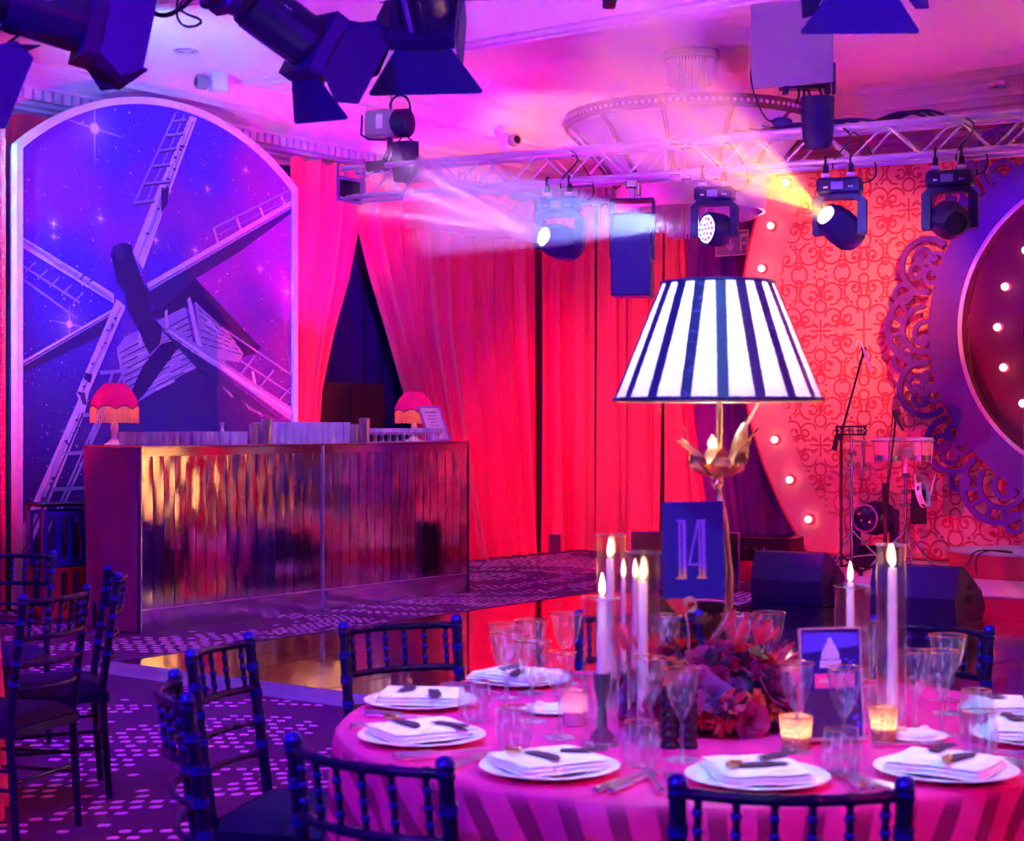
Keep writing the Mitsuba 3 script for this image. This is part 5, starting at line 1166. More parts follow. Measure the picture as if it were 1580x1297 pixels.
for x0, x1 in ((1345, 1396), (1400, 1441)):
    xc = pp((x0 + x1) / 2, 0)[0]; r = (x1 - x0) / 2 * PDp / F; z1_, z0_ = pp(0, 676)[2], pp(0, 711)[2]
    Mb = rz(0, (xc, PDp, 0))
    part(k, 'shell', lathe([(r * 0.80, z0_), (r * 0.88, (z0_ + z1_) / 2), (r * 0.95, z1_ - 0.02)], 32), 'm_bongo', M=Mb)
    part(k, 'skin', lathe([(r * 0.96, z1_ - 0.02), (r * 0.97, z1_ + 0.004), (r * 0.90, z1_ + 0.010), (0, z1_ + 0.008)], 32), 'm_skin', M=Mb)
    part(k, 'hoop', torus(r * 0.99, 0.009, z1_ - 0.022, 32), 'm_chrome', M=Mb)
    part(k, 'base_ring', lathe([(r * 0.83, z0_ + 0.005), (r * 0.86, z0_ + 0.005), (r * 0.86, z0_ + 0.05), (r * 0.82, z0_ + 0.05)], 32), 'm_chrome', M=Mb)
    for j in range(6):
        a = j * PI / 3 + 0.3
        part(k, 'lug', tube([(r * 0.90 * math.cos(a), r * 0.90 * math.sin(a), z0_ - 0.02), (r * 1.05 * math.cos(a), r * 1.05 * math.sin(a), z1_ - 0.03)], 0.006, 6), 'm_chrome', M=Mb)
part(k, 'centre_block', box(pp(1388, 0)[0], pp(1404, 0)[0], PDp - 0.12, PDp + 0.05, pp(0, 706)[2], pp(0, 690)[2], 0.01), 'm_trim')
k = thing('tambourine', 'white tambourine hanging on the right side of the bongo stand', 'tambourine')
tc = pp(1424, 763, PDp - 0.12); TMx = aim(tc, (0.85, -0.5, 0.25))
part(k, 'hoop', lathe([(0.105, -0.028), (0.112, -0.028), (0.112, 0.028), (0.105, 0.028), (0.105, -0.028)], 40), 'm_white', M=TMx)
for j in range(8):
    a = j * PI / 4 + 0.2
    part(k, 'jingle', box(-0.022, 0.022, -0.004, 0.006, -0.010, 0.010, 0.002), 'm_black' if j % 2 else 'm_chrome', M=TMx @ rz(a + PI / 2, (0.111 * math.cos(a), 0.111 * math.sin(a), 0)))
k = thing('stick_bag', 'black stick bag with drumsticks hanging from the bongo stand', 'bag')
bc = pp(1417, 0, PDp - 0.05)
part(k, 'bag', solid_hull([(bc[0] + sx * wx, bc[1] + sy * 0.03, z) for sx in (-1, 1) for sy in (-1, 1) for wx, z in ((0.055, pp(0, 755)[2]), (0.068, pp(0, 807)[2]))]), 'm_black')
for x0, x1, y0 in ((1411, 1415, 731), (1443, 1432, 733)):
    part(k, 'drumstick', tube([pp(x1, 775, PDp - 0.05), pp(x0, y0, PDp - 0.05)], [0.010, 0.006], 8), 'm_skin')
part(k, 'hook', rod((b[0] + 0.10, b[1] - 0.03, pp(0, 757)[2]), (bc[0], bc[1], pp(0, 757)[2]), 0.005), 'm_chrome')
# floor moving head behind the percussion
k = thing('floor_moving_head', 'dark moving head lamp with a glassy blue lens standing on the stage behind the stands', 'stage light')
fd = 15.1; fm = pp(1350, 0, fd); FMM = rz(0.25, (fm[0], fm[1], PZ))
part(k, 'base', box(-0.19, 0.19, -0.14, 0.14, 0.0, 0.14, 0.02), 'm_rig_black', M=FMM)
part(k, 'keypad', box(-0.06, 0.05, -0.145, -0.138, 0.04, 0.11, 0.002), 'm_display', M=FMM)
for s in (-1, 1): part(k, 'yoke_arm', box(s * 0.19 - 0.025, s * 0.19 + 0.025, -0.07, 0.07, 0.15, 0.52, 0.02), 'm_rig_black', M=FMM)
part(k, 'yoke_base', box(-0.21, 0.21, -0.07, 0.07, 0.14, 0.19, 0.02), 'm_rig_black', M=FMM)
hc = (FMM @ np.array([0, 0, 0.44, 1]))[:3]; HMf = aim(hc, (-0.62, -0.78, 0.02))
part(k, 'head', lathe([(0, -0.20), (0.09, -0.20), (0.145, -0.14), (0.155, 0.0), (0.14, 0.14), (0.125, 0.20), (0.118, 0.20)], 32), 'm_rig_black', M=HMf)
part(k, 'lens', lathe([(0.118, 0.185), (0.08, 0.205), (0.0, 0.215)], 30), 'm_lens_dark', True, M=HMf)
part(k, 'lens_ring', torus(0.12, 0.010, 0.20, 32), 'm_trim_purple', M=HMf)
for j, (x, y) in enumerate(((0.03, 0.05), (-0.03, -0.02), (0.05, -0.03), (-0.05, 0.04), (0.0, -0.06))):
    part(k, 'gobo_glint', mv(lathe([(0, 0.222), (0.012, 0.220), (0.014, 0.212)], 10), x, y, -0.006), ('m_rack_blue', 'm_display', 'm_white', 'm_rack_red', 'm_rack_blue')[j], M=HMf)

# mirrored low box and the uplighter by the curtain, mirror pillar at the right edge
k = thing('mirror_box', 'low mirrored box on the floor behind the table number card', 'box')
pm = on_z(975, 906, 0.045); MB_ = basis(pm, (0.9988, -0.05, 0), (0.05, 0.9988, 0), (0, 0, 1))
mw = (1136 - 972) * pm[1] / F
part(k, 'front', box(0, mw, 0, 0.012, 0, 0.485), 'm_mirror_dim', M=MB_)
part(k, 'body', box(0.004, mw - 0.004, 0.012, 0.26, 0.0, 0.48), 'm_black', M=MB_)
for x in (0, mw): part(k, 'edge_trim', box(x - 0.006, x + 0.006, -0.004, 0.018, 0, 0.488, 0.002), 'm_trim_purple', M=MB_)
part(k, 'edge_trim', box(0, mw, -0.004, 0.018, 0.482, 0.490, 0.002), 'm_trim_purple', M=MB_)
k = thing('uplighter_box', 'small silver uplighter box standing at the foot of the red curtain', 'uplighter')
pu = on_z(853, 849, 0.0) + np.array([0, -0.35, 0]); UM = rz(0.15, pu)
part(k, 'body', box(-0.07, 0.07, -0.07, 0.07, 0, 0.215, 0.006), 'm_mirror_dim', M=UM)
part(k, 'lens', box(-0.055, 0.055, -0.055, 0.055, 0.214, 0.219), 'm_trim', M=UM)
k = thing('mirror_pillar', 'tall mirrored glass pillar with pale edges cut off by the right picture edge', 'pillar')
pq = on_z(1566, 866, 0.41); PM = basis((pq[0], pq[1] - 0.25, 0.41), (0.94, -0.34, 0), (0.34, 0.94, 0), (0, 0, 1))
hh = (866 - 615) * pq[1] / F
part(k, 'front', box(0, 0.42, 0, 0.012, 0, hh), 'm_mirror', M=PM)
part(k, 'side', box(0, 0.012, 0.012, 0.40, 0, hh), 'm_mirror', M=PM)
part(k, 'core', box(0.012, 0.41, 0.012, 0.40, 0, hh - 0.005), 'm_black', M=PM)
for x in (0, 0.42): part(k, 'edge_trim', box(x - 0.008, x + 0.008, -0.005, 0.014, 0, hh + 0.004, 0.002), 'm_trim', M=PM)
part(k, 'edge_trim', box(0, 0.42, -0.005, 0.014, hh - 0.008, hh + 0.004, 0.002), 'm_trim', M=PM)

# ================================================================== chairs
class _K(Kit): pass
chair = Kit()
def ypost(z): return -0.195 + (0.0 if z < 0.44 else -0.062 * ((z - 0.44) / 0.48))
def post_mesh(s):
    rings = [0.60, 0.675, 0.75, 0.825, 0.895, 0.30, 0.16]
    zs = sorted(set([0.0, 0.02, 0.10, 0.22, 0.36, 0.44, 0.48, 0.54, 0.91] + [r + o for r in rings for o in (-0.017, -0.013, -0.011, -0.007, -0.004, -0.001, 0.001, 0.004, 0.007, 0.011, 0.013, 0.017)]))
    def rad(z):
        r = 0.0125 + 0.003 * min(1, z / 0.3)
        for q in rings:
            for o in (-0.007, 0.007):
                if abs(z - q - o) < 0.0045: r += 0.0028
        return r
    return tube([(s * (0.186 + 0.006 * (z / 0.9)), ypost(z) - (0.03 * (1 - z / 0.44) if z < 0.44 else 0), z) for z in zs], [rad(z) for z in zs], 12)
for s in (-1, 1):
    chair.add('back_leg', post_mesh(s), 'm_chair', 40)
    chair.add('finial', mv(lathe([(0.0, 0.928), (0.010, 0.926), (0.0165, 0.919), (0.018, 0.911), (0.014, 0.905), (0.0175, 0.899), (0.0165, 0.893), (0.0, 0.89)][::-1], 16), s * 0.192, ypost(0.91), 0), 'm_chair_highlight', 40)
    for q in (0.60, 0.675, 0.75, 0.825):
        chair.add('collar', mv(lathe([(0.013, -0.0115), (0.0185, -0.010), (0.0195, -0.007), (0.0178, -0.002), (0.0178, 0.002), (0.0195, 0.007), (0.0185, 0.010), (0.013, 0.0115)], 16), s * (0.186 + 0.006 * q / 0.9), ypost(q), q), 'm_chair_highlight', 40)
BOW = 0.052
def rail_mesh(z, r, nb):
    xs = np.linspace(-0.19, 0.19, 61)
    pts = [(x, ypost(z) - BOW * (1 - (x / 0.19) ** 2), z) for x in xs]
    rad = np.full(61, r)
    for k in range(nb):
        c = -0.19 + 0.38 * (k + 0.5) / nb
        rad += 0.0026 * np.exp(-((xs - c) / 0.007) ** 2)
    return tube(pts, rad, 9)
for z, r, nb in ((0.893, 0.0105, 6), (0.762, 0.0105, 6), (0.662, 0.0075, 7), (0.572, 0.0075, 7)):
    chair.add('back_rail', rail_mesh(z, r, nb), 'm_chair', 40)
for k in range(6):
    x = -0.19 + 0.38 * (k + 0.5) / 6; b_ = BOW * (1 - (x / 0.19) ** 2)
    zs = np.linspace(0.768, 0.888, 31)
    rad = 0.0068 + sum(0.0036 * np.exp(-((zs - c) / 0.0055) ** 2) for c in (0.795, 0.828, 0.861))
    chair.add('spindle', tube([(x, ypost(z) - b_, z) for z in zs], rad, 9), 'm_chair', 40)
    for c in (0.795, 0.828, 0.861): chair.add('spindle/bead', mv(ball(0.0100, (0, 0, 0), 2, (1, 1, 0.95)), x, ypost(c) - b_, c), 'm_chair_highlight', True)
for s in (-1, 1):
    zs = [0, 0.02, 0.12, 0.2, 0.215, 0.225, 0.235, 0.25, 0.35, 0.43]
    chair.add('front_leg', tube([(s * (0.175 + 0.012 * (1 - z / 0.43)), 0.185 + 0.02 * (1 - z / 0.43), z) for z in zs], [0.010, 0.011, 0.014, 0.0145, 0.018, 0.0185, 0.018, 0.0145, 0.016, 0.017], 12), 'm_chair', 40)
    for z in (0.20, 0.27): chair.add('side_stretcher', rod((s * 0.181, 0.195, z), (s * 0.187, -0.208, z + 0.01), 0.0075), 'm_chair')
for z in (0.21, 0.285): chair.add('front_stretcher', rod((-0.18, 0.195, z), (0.18, 0.195, z), 0.0075), 'm_chair')
chair.add('rear_stretcher', rod((-0.187, -0.206, 0.235), (0.187, -0.206, 0.235), 0.0075), 'm_chair')
seat_p = Polygon([(-0.185, -0.21), (0.185, -0.21), (0.20, 0.19), (-0.20, 0.19)]).buffer(0.015)
chair.add('seat_frame', slab(seat_p, 0.035, 0.40), 'm_chair', 25)
def cushion():
    xs = np.linspace(-1, 1, 15); V = []
    top = []
    for y in xs:
        row = []
        for x in xs:
            sx = 0.200 + 0.006 * y; e = max(abs(x), abs(y))
            row.append((x * sx, -0.012 + y * 0.206, 0.437 + 0.048 * (1 - max(0, (e - 0.55) / 0.45) ** 2.4)))
        top.append(row)
    return sheet(top)
chair.add('cushion', cushion(), 'm_cushion', True, 'dark padded cushion')
def chair_at(p0, p1, face, lab, group):
    """p0, p1: the tops of the two back posts (x, depth) as seen; face: a point the sitter looks at."""
    p0, p1 = np.array(p0) * CS, np.array(p1) * CS
    c = (np.array(p0) + np.array(p1)) / 2; e = np.array(p1) - np.array(p0); e = e / np.linalg.norm(e)
    n = np.array([-e[1], e[0]])
    if n @ (np.array(face) - c) < 0: n = -n
    M = basis((0, 0, 0), (n[1], -n[0], 0), (n[0], n[1], 0), (0, 0, 1))
    M[:2, 3] = c - n * ypost(0.91)
    chair.place('chiavari_chair', M @ np.diag([1, 1, CH / 0.928, 1.0]), lab, 'chair', group)
CH = 0.902; CS = (EYE - CH) / 0.58
TAB, TAB2 = np.array([0.474, 4.15]), np.array([-2.83, 6.24])
gm, gl = 'chairs round the laid table', 'chairs round the table at the left'
chair_at((-0.414, 3.14), (-0.115, 2.91), TAB, 'black turned spindle chair with bowed back, nearest the picture bottom left of centre', gm)
chair_at((0.2685, 2.766), (0.652, 2.745), TAB, 'black turned spindle chair seen square from behind, at the bottom before the gold votive', gm)
chair_at((-0.795, 3.94), (-0.702, 3.60), TAB, 'black spindle chair seen edge on, its bowed back bulging to the left', gm)
chair_at((-0.820, 4.30), (-0.735, 4.63), TAB, 'black spindle chair whose back frames the golden reflection in the dance floor', gm)
chair_at((-0.487, 4.88), (-0.173, 5.06), TAB, 'black spindle chair standing before the dance floor at the back left of the laid table', gm)
chair_at((0.205, 5.19), (0.585, 5.20), TAB, 'black spindle chair mostly hidden behind the flowers and candles', gm)
chair_at((1.10, 5.05), (1.372, 4.80), TAB, 'black spindle chair at the back right of the laid table, under the right wedge monitor', gm)
chair_at((-2.47, 7.68), (-2.09, 7.62), TAB2, 'black spindle chair at the left picture edge before the red and blue rack', gl)
chair_at((-1.66, 5.68), (-1.537, 6.02), TAB2, 'black spindle chair at the left with its curved rails seen from behind', gl)
chair_at((-1.655, 6.83), (-1.525, 6.46), TAB2, 'black spindle chair seen edge on at the left, before the draped bar end', gl)

# ================================================================== tables
TH, TR = 0.76, 0.905
def cloth(cx, cy, R, h, seed, nf=22):
    r = np.random.default_rng(seed); n = 264; a = np.arange(n) * 2 * PI / n
    rows, uvs = [], []
    ph = np.cumsum(np.abs(r.normal(1, 0.28, n))); ph = ph / ph[-1] * nf * 2 * PI
    prof = [(0.0, 0, 0), (0.3, 0, 0), (0.6, 0, 0), (R - 0.03, 0, 0), (R - 0.008, -0.003, 0), (R + 0.004, -0.014, 0.02), (R + 0.008, -0.05, 0.12)] + [(R + 0.008 + 0.03 * t, -0.05 - (h - 0.06) * t, 0.12 + 0.88 * t) for t in np.linspace(0.08, 1, 14)]
    arc = 0.0; pr_, pz = 0.0, 0.0
    for rr_, z, k in prof:
        arc += math.hypot(rr_ - pr_, z - pz); pr_, pz = rr_, z
        f = k ** 0.8 * 0.030 * (np.sin(ph) + 0.35 * np.sin(2 * ph + 1))
        q = rr_ + f
        rows.append(np.stack([cx + q * np.cos(a), cy + q * np.sin(a), np.full(n, h + z)], 1)); uvs.append(np.stack([arc * np.cos(a), arc * np.sin(a)], 1))
    G = np.stack(rows); U = np.stack(uvs)
    G = np.concatenate([G, G[:, :1]], 1); U = np.concatenate([U, U[:, :1]], 1)
    return sheet(G), U.reshape(-1, 2)
m, U = cloth(*TAB, TR, TH, 4)
whole('tablecloth', m, 'm_cloth_stripe', 'pink round tablecloth with dark vertical stripes on its drop', 'tablecloth', smooth=True, uv=U)
m, U = cloth(*TAB2, 0.86, TH, 9)
whole('tablecloth', m, 'm_cloth_pink', 'plain pink tablecloth just showing at the left picture edge', 'tablecloth', smooth=True)
for c, lab in ((TAB, 'round table under the striped cloth'), (TAB2, 'round table under the plain pink cloth at the left edge')):
    k = thing('round_table', lab, 'table')
    part(k, 'top', mv(lathe([(0, TH - 0.03), (0.84, TH - 0.03), (0.845, TH - 0.006), (0, TH - 0.006)], 48), c[0], c[1], 0), 'm_black')
    for j in range(4):
        a = j * PI / 2 + 0.4; part(k, 'leg', rod((c[0] + 0.6 * math.cos(a), c[1] + 0.6 * math.sin(a), 0), (c[0] + 0.55 * math.cos(a), c[1] + 0.55 * math.sin(a), TH - 0.03), 0.018), 'm_black')
TZ = TH + 0.001

# ------------------------------------------------------------------ place settings
plate = mikit.ply(lathe([(0, 0.004), (0.09, 0.004), (0.10, 0.010), (0.148, 0.019), (0.150, 0.017), (0.10, 0.004), (0.085, 0.0), (0, 0.0)][::-1], 56), 'm_plate', smooth=40)
def napkin_mesh(seed):
    r = np.random.default_rng(seed); ms = []
    for k in range(3):                       # three soft folds
        z = 0.006 + 0.0085 * k; w, h = 0.098 - 0.004 * k, 0.108 - 0.002 * k
        xs = np.linspace(-1, 1, 17); top, bot = [], []
        for y in xs:
            e = lambda x: max(abs(x), abs(y)) ** 8
            top.append([(x * w + 0.003 * math.sin(3 * y + seed), y * h, z + 0.0105 - 0.0052 * e(x) + 0.0008 * math.sin(7 * x + 5 * y + seed)) for x in xs])
            bot.append([(x * w + 0.003 * math.sin(3 * y + seed), y * h, z + 0.0052 * e(x)) for x in xs])
        ms += [sheet(top), sheet(bot)]
    return cat(ms)
naps = [mikit.ply(napkin_mesh(s), 'm_napkin', smooth=True) for s in range(3)]
half = Polygon([(0.055 * math.cos(t), 0.030 * math.sin(t)) for t in np.linspace(0, PI, 24)] + [(-0.05, -0.004), (0.05, -0.004)])
blade = Polygon([(-0.05, -0.012), (0.045, -0.016), (0.055, 0.0), (0.03, 0.016), (-0.045, 0.014)])
fan_a, fan_b = mikit.ply(slab(half, 0.002), 'm_fan'), mikit.ply(slab(blade, 0.002), 'm_fan')
tassel = mikit.ply(cat([xf(lathe([(0.0, 0), (0.006, 0.002), (0.009, 0.028), (0.006, 0.034), (0, 0.034)], 12), basis((0, 0, 0.006), (0, 1, 0), (0, 0, 1), (1, 0, 0))), ball(0.007, (0.0, 0, 0.006))]), 'm_gold_dark', smooth=True)
def knife_mesh(l=0.235):
    return cat([xf(lathe([(0, 0), (0.008, 0.002), (0.0095, 0.012), (0.0078, 0.05), (0.0085, 0.088), (0.0055, 0.096), (0.005, 0.10)], 12), basis((0, 0, 0.009), (0, 1, 0), (0, 0, 1), (1, 0, 0)) @ np.diag([1.0, 0.8, 1, 1])), slab(Polygon([(0.098, -0.005), (l, -0.003), (l - 0.004, 0.006), (0.20, 0.010), (0.098, 0.006)]), 0.002, 0.007)])
def fork_mesh():
    ms = [xf(lathe([(0, 0), (0.008, 0.002), (0.0085, 0.012), (0.006, 0.05), (0.0045, 0.10), (0.0035, 0.12)], 12), basis((0, 0, 0.008), (0, 1, 0), (0, 0, 1), (1, 0, 0)) @ np.diag([1.0, 0.7, 1, 1])), slab(Polygon([(0.115, -0.004), (0.14, -0.011), (0.155, -0.012), (0.155, 0.012), (0.14, 0.011), (0.115, 0.004)]), 0.002, 0.007)]
    for k in range(4): ms.append(box(0.152, 0.20, -0.0118 + k * 0.0068, -0.0082 + k * 0.0068, 0.007, 0.0095))
    return cat(ms)
knife, fork = mikit.ply(knife_mesh(), 'm_silver', smooth=30), mikit.ply(fork_mesh(), 'm_silver', smooth=30)
spoon = mikit.ply(cat([xf(lathe([(0, 0), (0.006, 0.004), (0.004, 0.06), (0.003, 0.12)], 10), basis((0, 0, 0.006), (0, 1, 0), (0, 0, 1), (1, 0, 0))), mv(ball(0.022, s=(1.35, 0.85, 0.28)), 0.145, 0, 0.007)]), 'm_silver', smooth=True)
SET = [  # angle on the table, radius, how to find it
    (128, 0.74, 'behind the goblet cluster', 0.3), (163, 0.745, 'at the left, the farther of two', 0.2), (201.5, 0.735, 'at the left, the nearer of two', 0.12),
    (237.5, 0.735, 'at the front, left of the middle chair', -0.5), (272.5, 0.715, 'behind the bottom middle chair', 0.1), (304, 0.78, 'right of the bottom middle chair', 0.4), (340, 0.79, 'at the right edge, the nearer', 0.1), (5, 0.81, 'at the right edge, the farther', -0.1)]
for i, (deg, r, where, tw) in enumerate(SET):
    a = math.radians(deg); c = TAB + r * np.array([math.cos(a), math.sin(a)])
    inw = a + PI                             # the sitter's forward direction
    M0 = rz(inw - PI / 2, (c[0], c[1], TZ))
    single('charger_plate', plate, M0, f'pale glass plate {where}', 'plate', 'plates on the laid table')
    Mn = M0 @ rz(tw, (0, 0, 0.006))
    single('napkin', naps[i % 3], Mn, f'folded white napkin on the plate {where}', 'napkin', 'folded napkins on the plates')
    k = thing('paper_fan', f'gold tasselled fan on the napkin {where}', 'fan', 'dark fans on the napkins')
    zt = 0.006 + 0.0375
    rt = rng.uniform(-0.3, 0.3)
    part(k, 'leaf', fan_a, None, M=M0 @ rz(rt + tw, (0.005, -0.045, zt)))
    part(k, 'tassel', tassel, None, M=M0 @ rz(rt + tw + PI + 0.3, (-0.045, -0.048, zt + 0.001)))
    single('paper_tag', fan_b, M0 @ rz(0.5 + rt, (0.05, 0.055, zt)), f'dark paper tag on the napkin {where}', 'tag', 'dark paper tags on the napkins')
    for nm, d, x, y, n_ in (('knife', knife, 0.185, -0.13, 'inner'), ('fork', fork, -0.185, -0.12, 'inner'), ('knife', knife, 0.212, -0.12, 'outer'), ('fork', fork, -0.214, -0.11, 'outer')):
        Mk = M0 @ rz(PI / 2 + rng.uniform(-0.06, 0.06), (x, y, 0.0))
        pw = Mk[:2, 3] + 0.23 * Mk[:2, 0]
        if np.linalg.norm(Mk[:2, 3] - TAB) > TR - 0.02 or np.linalg.norm(pw - TAB) > TR - 0.01: Mk = Mk @ rz(0, (0.05, 0, 0))
        single(nm, d, Mk, f'{n_} silver {nm} by the plate {where}', nm, f'silver {nm} set on the laid table')
small = mikit.ply(lathe([(0, 0.003), (0.05, 0.004), (0.078, 0.011), (0.080, 0.009), (0.05, 0.0), (0, 0.0)][::-1], 40), 'm_plate', smooth=40)
buns = mikit.ply(cat([box(-0.06, 0.055, -0.03, 0.03, 0.004, 0.020, 0.006)]), 'm_napkin', smooth=30)
for px, py, lab in ((850, 1092, 'behind the goblets left of the candle'), (1408, 1132, 'behind the right goblets')):
    c = on_z(px, py, TZ + 0.01)
    single('side_plate', small, rz(0, (c[0], c[1], TZ)), f'small white side plate {lab}', 'plate', 'side plates')
    k = thing('butter_dish', f'white folded butter wrap on the side plate {lab}', 'butter')
    part(k, 'wrap', buns, None, M=rz(0.2, (c[0], c[1], TZ)))
    for dx in (-0.03, 0.028): part(k, 'rosette', mv(ball(0.012, s=(1, 1, 0.6)), dx, -0.005, 0.024), 'm_butter', True, M=rz(0.2, (c[0], c[1], TZ)))
k_ = on_z(1345, 1152, TZ)
single('spoon', spoon, rz(0.1, (k_[0], k_[1], TZ)), 'silver spoon lying before the framed picture', 'spoon')

# ------------------------------------------------------------------ glassware: cut goblets and stemless tumblers with gilt rims
def flute(z, a):
    w = np.clip((z - 0.10) / 0.02, 0, 1) * np.clip((0.188 - z) / 0.02, 0, 1)
    return 1 + 0.022 * w * np.cos(10 * a)
def goblet_profile(R, H):
    s = H / 0.2
    out = [(0, 0.0), (0.036, 0.0), (0.037, 0.002), (0.020, 0.006), (0.006, 0.012), (0.0042, 0.03), (0.0042, 0.078), (0.006, 0.088), (0.010, 0.094), (R * 0.42, 0.108), (R * 0.68, 0.128), (R * 0.82, 0.155), (R * 0.90, 0.182), (R, 0.2)]
    return [(r, z * s) for r, z in out]
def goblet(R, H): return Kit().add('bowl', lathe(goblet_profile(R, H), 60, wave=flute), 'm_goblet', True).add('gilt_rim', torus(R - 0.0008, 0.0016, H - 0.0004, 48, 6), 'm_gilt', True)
scene['m_clear'] = {'type': 'thindielectric', 'int_ior': 2.0}
pr('m_crystal_sparkle', (0.80, 0.88, 1.0), 0.2, specular=0.8)
def cut_sparkle_fn(p, n, uv):
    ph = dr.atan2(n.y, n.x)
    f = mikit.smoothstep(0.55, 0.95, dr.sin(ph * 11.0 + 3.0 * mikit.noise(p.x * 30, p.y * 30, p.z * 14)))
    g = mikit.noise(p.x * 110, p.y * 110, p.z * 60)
    return 0.045 + 0.62 * f * mikit.smoothstep(0.35, 0.75, g) + 0.35 * mikit.smoothstep(0.80, 0.9, g)  # pale streaks and flecks painted into the cut glass as sparkle
scene['m_crystal_mix'] = {'type': 'blendbsdf', 'weight': mikit.proc(cut_sparkle_fn), 'bsdf_0': {'type': 'ref', 'id': 'm_clear'}, 'bsdf_1': {'type': 'ref', 'id': 'm_crystal_sparkle'}}
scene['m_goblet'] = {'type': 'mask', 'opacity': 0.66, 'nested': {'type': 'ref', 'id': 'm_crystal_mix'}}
pr('m_gilt', (0.95, 0.45, 0.30), 0.15, 1.0)
gob_w, gob_m = goblet(0.047, 0.2), goblet(0.040, 0.2)
GOB = [(782, 975, 'w', 'front left of the cluster'), (822, 988, 'w', 'middle of the cluster'), (864, 1006, 'm', 'front right of the cluster, over the glass votive'), (780, 962, 'w', 'back left of the cluster'), (820, 956, 'w', 'back middle of the cluster'), (875, 946, 'w', 'back right of the cluster beside the candle tube'),
       (1003, 1013, 'm', 'before the tall candle tube, left one of a pair'), (1052, 1031, 'm', 'before the flowers, right one of a pair'), (1229, 1022, 'm', 'above the gold votive, left one of a pair'), (1302, 1029, 'm', 'before the framed picture, right one of a pair'),
       (1412, 1003, 'm', 'at the right, front left of a group of three'), (1453, 1003, 'm', 'at the right, front right of a group of three'), (1462, 979, 'w', 'at the right, rear one of a group of three'), (1187, 944, 'w', 'behind the flowers, left of the low candle'), (1138, 947, 'w', 'behind the flowers beside the lily'), (1027, 948, 'w', 'behind the flowers by the candle tube'), (1346, 960, 'w', 'behind the tall right candle')]
for px, py, kind, lab in GOB:
    c = on_z(px, py, TZ + 0.2)
    (gob_w if kind == 'w' else gob_m).place('goblet', rz(rng.uniform(0, 6), (c[0], c[1], TZ)), f'gilt rimmed crystal goblet {lab}', 'glass', 'gilt rimmed goblets')
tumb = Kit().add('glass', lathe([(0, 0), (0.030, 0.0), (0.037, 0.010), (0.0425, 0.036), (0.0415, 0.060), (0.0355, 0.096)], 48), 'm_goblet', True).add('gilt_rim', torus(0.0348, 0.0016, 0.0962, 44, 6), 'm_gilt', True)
for px, py, lab in ((733, 1051, 'beside the farther left plate'), (794, 1091, 'before the goblet cluster at the left'), (989, 1113, 'right of the front plate, before the dark vases'), (1298, 1124, 'before the framed picture'), (1510, 1097, 'at the right behind the front right plate'), (1506, 1064, 'at the right edge, farthest back'), (1352, 1052, 'half hidden behind the tall right candle')):
    c = on_z(px, py, TZ + 0.096)
    tumb.place('tumbler', rz(0, (c[0], c[1], TZ)), f'round stemless water glass with gilt rim {lab}', 'glass', 'gilt rimmed water glasses')

# ------------------------------------------------------------------ candles in glass tubes, votives
scene['m_tube_thin'] = {'type': 'thindielectric', 'int_ior': 1.7}
scene['m_tube_glass'] = {'type': 'mask', 'opacity': 0.7, 'nested': {'type': 'ref', 'id': 'm_tube_thin'}}
def flame_mesh(s=1.0):
    return lathe([(0, 0), (0.0042, 0.004), (0.0066, 0.014), (0.0058, 0.026), (0.003, 0.040), (0, 0.050)], 14).apply_scale(s)
def candle(px, zt, d, r0, r1, zb, lab, glow=26):
    x = (px - CX) * d / F; M = rz(0, (x, d, 0))
    key = thing('taper_candle', lab, 'candle')
    part(key, 'wax', lathe([(0, zb), (r0, zb), (r1, zt - 0.004), (r1 * 0.8, zt), (0, zt - 0.002)], 20), 'm_wax', M=M)
    part(key, 'wick', rod((0, 0, zt - 0.002), (0.001, 0, zt + 0.010), 0.0009, 6), 'm_wick', M=M)
    f = part(key, 'flame', mv(flame_mesh(1.05), 0, 0, zt + 0.004), 'm_white', True, M=M)
    scene[f]['emitter'] = {**emit((1.0, 0.62, 0.24), glow), 'sampling_weight': 0.25}
def glass_tube(px, ytop, d, w, lab, zb=TZ):
    x = (px - CX) * d / F; zt = EYE - (ytop - HY) * d / F; r = w / 2 * d / F
    key = thing('candle_tube', lab, 'glass tube', 'glass tubes round the candles')
    M = rz(0, (x, d, 0))
    part(key, 'wall', lathe([(r - 0.0025, zb + 0.008), (r, zb + 0.008), (r, zt), (r - 0.0025, zt), (r - 0.0025, zb + 0.008)], 44), 'm_tube_glass', True, M=M)
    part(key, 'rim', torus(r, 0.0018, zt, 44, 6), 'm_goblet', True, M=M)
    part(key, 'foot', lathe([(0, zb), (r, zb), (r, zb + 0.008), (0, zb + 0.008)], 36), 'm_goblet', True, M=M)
Zp = lambda y, d: EYE - (y - HY) * d / F
candle(929, Zp(921, 3.83), 3.83, 0.0125, 0.0095, TZ + 0.165, 'tapered candle on a dark stand in the short left glass tube')
glass_tube(927, 922, 3.83, 57, 'short glass tube round the left candle on the dark stand')
k = thing('candle_stand', 'dark purple glass candle stand inside the short left tube', 'candle holder')
part(k, 'stem', lathe([(0, TZ + 0.010), (0.026, TZ + 0.010), (0.028, TZ + 0.02), (0.012, TZ + 0.04), (0.010, TZ + 0.10), (0.017, TZ + 0.125), (0.021, TZ + 0.165), (0, TZ + 0.165)], 24), 'm_dark_glass', M=rz(0, ((929 - CX) * 3.83 / F, 3.83, 0)))
candle(941, Zp(862, 4.35), 4.35, 0.0125, 0.0095, TZ + 0.07, 'tapered candle in the tall rear left tube, highest flame at the left')
glass_tube(943, 825, 4.35, 46, 'tall narrow glass tube at the rear left')
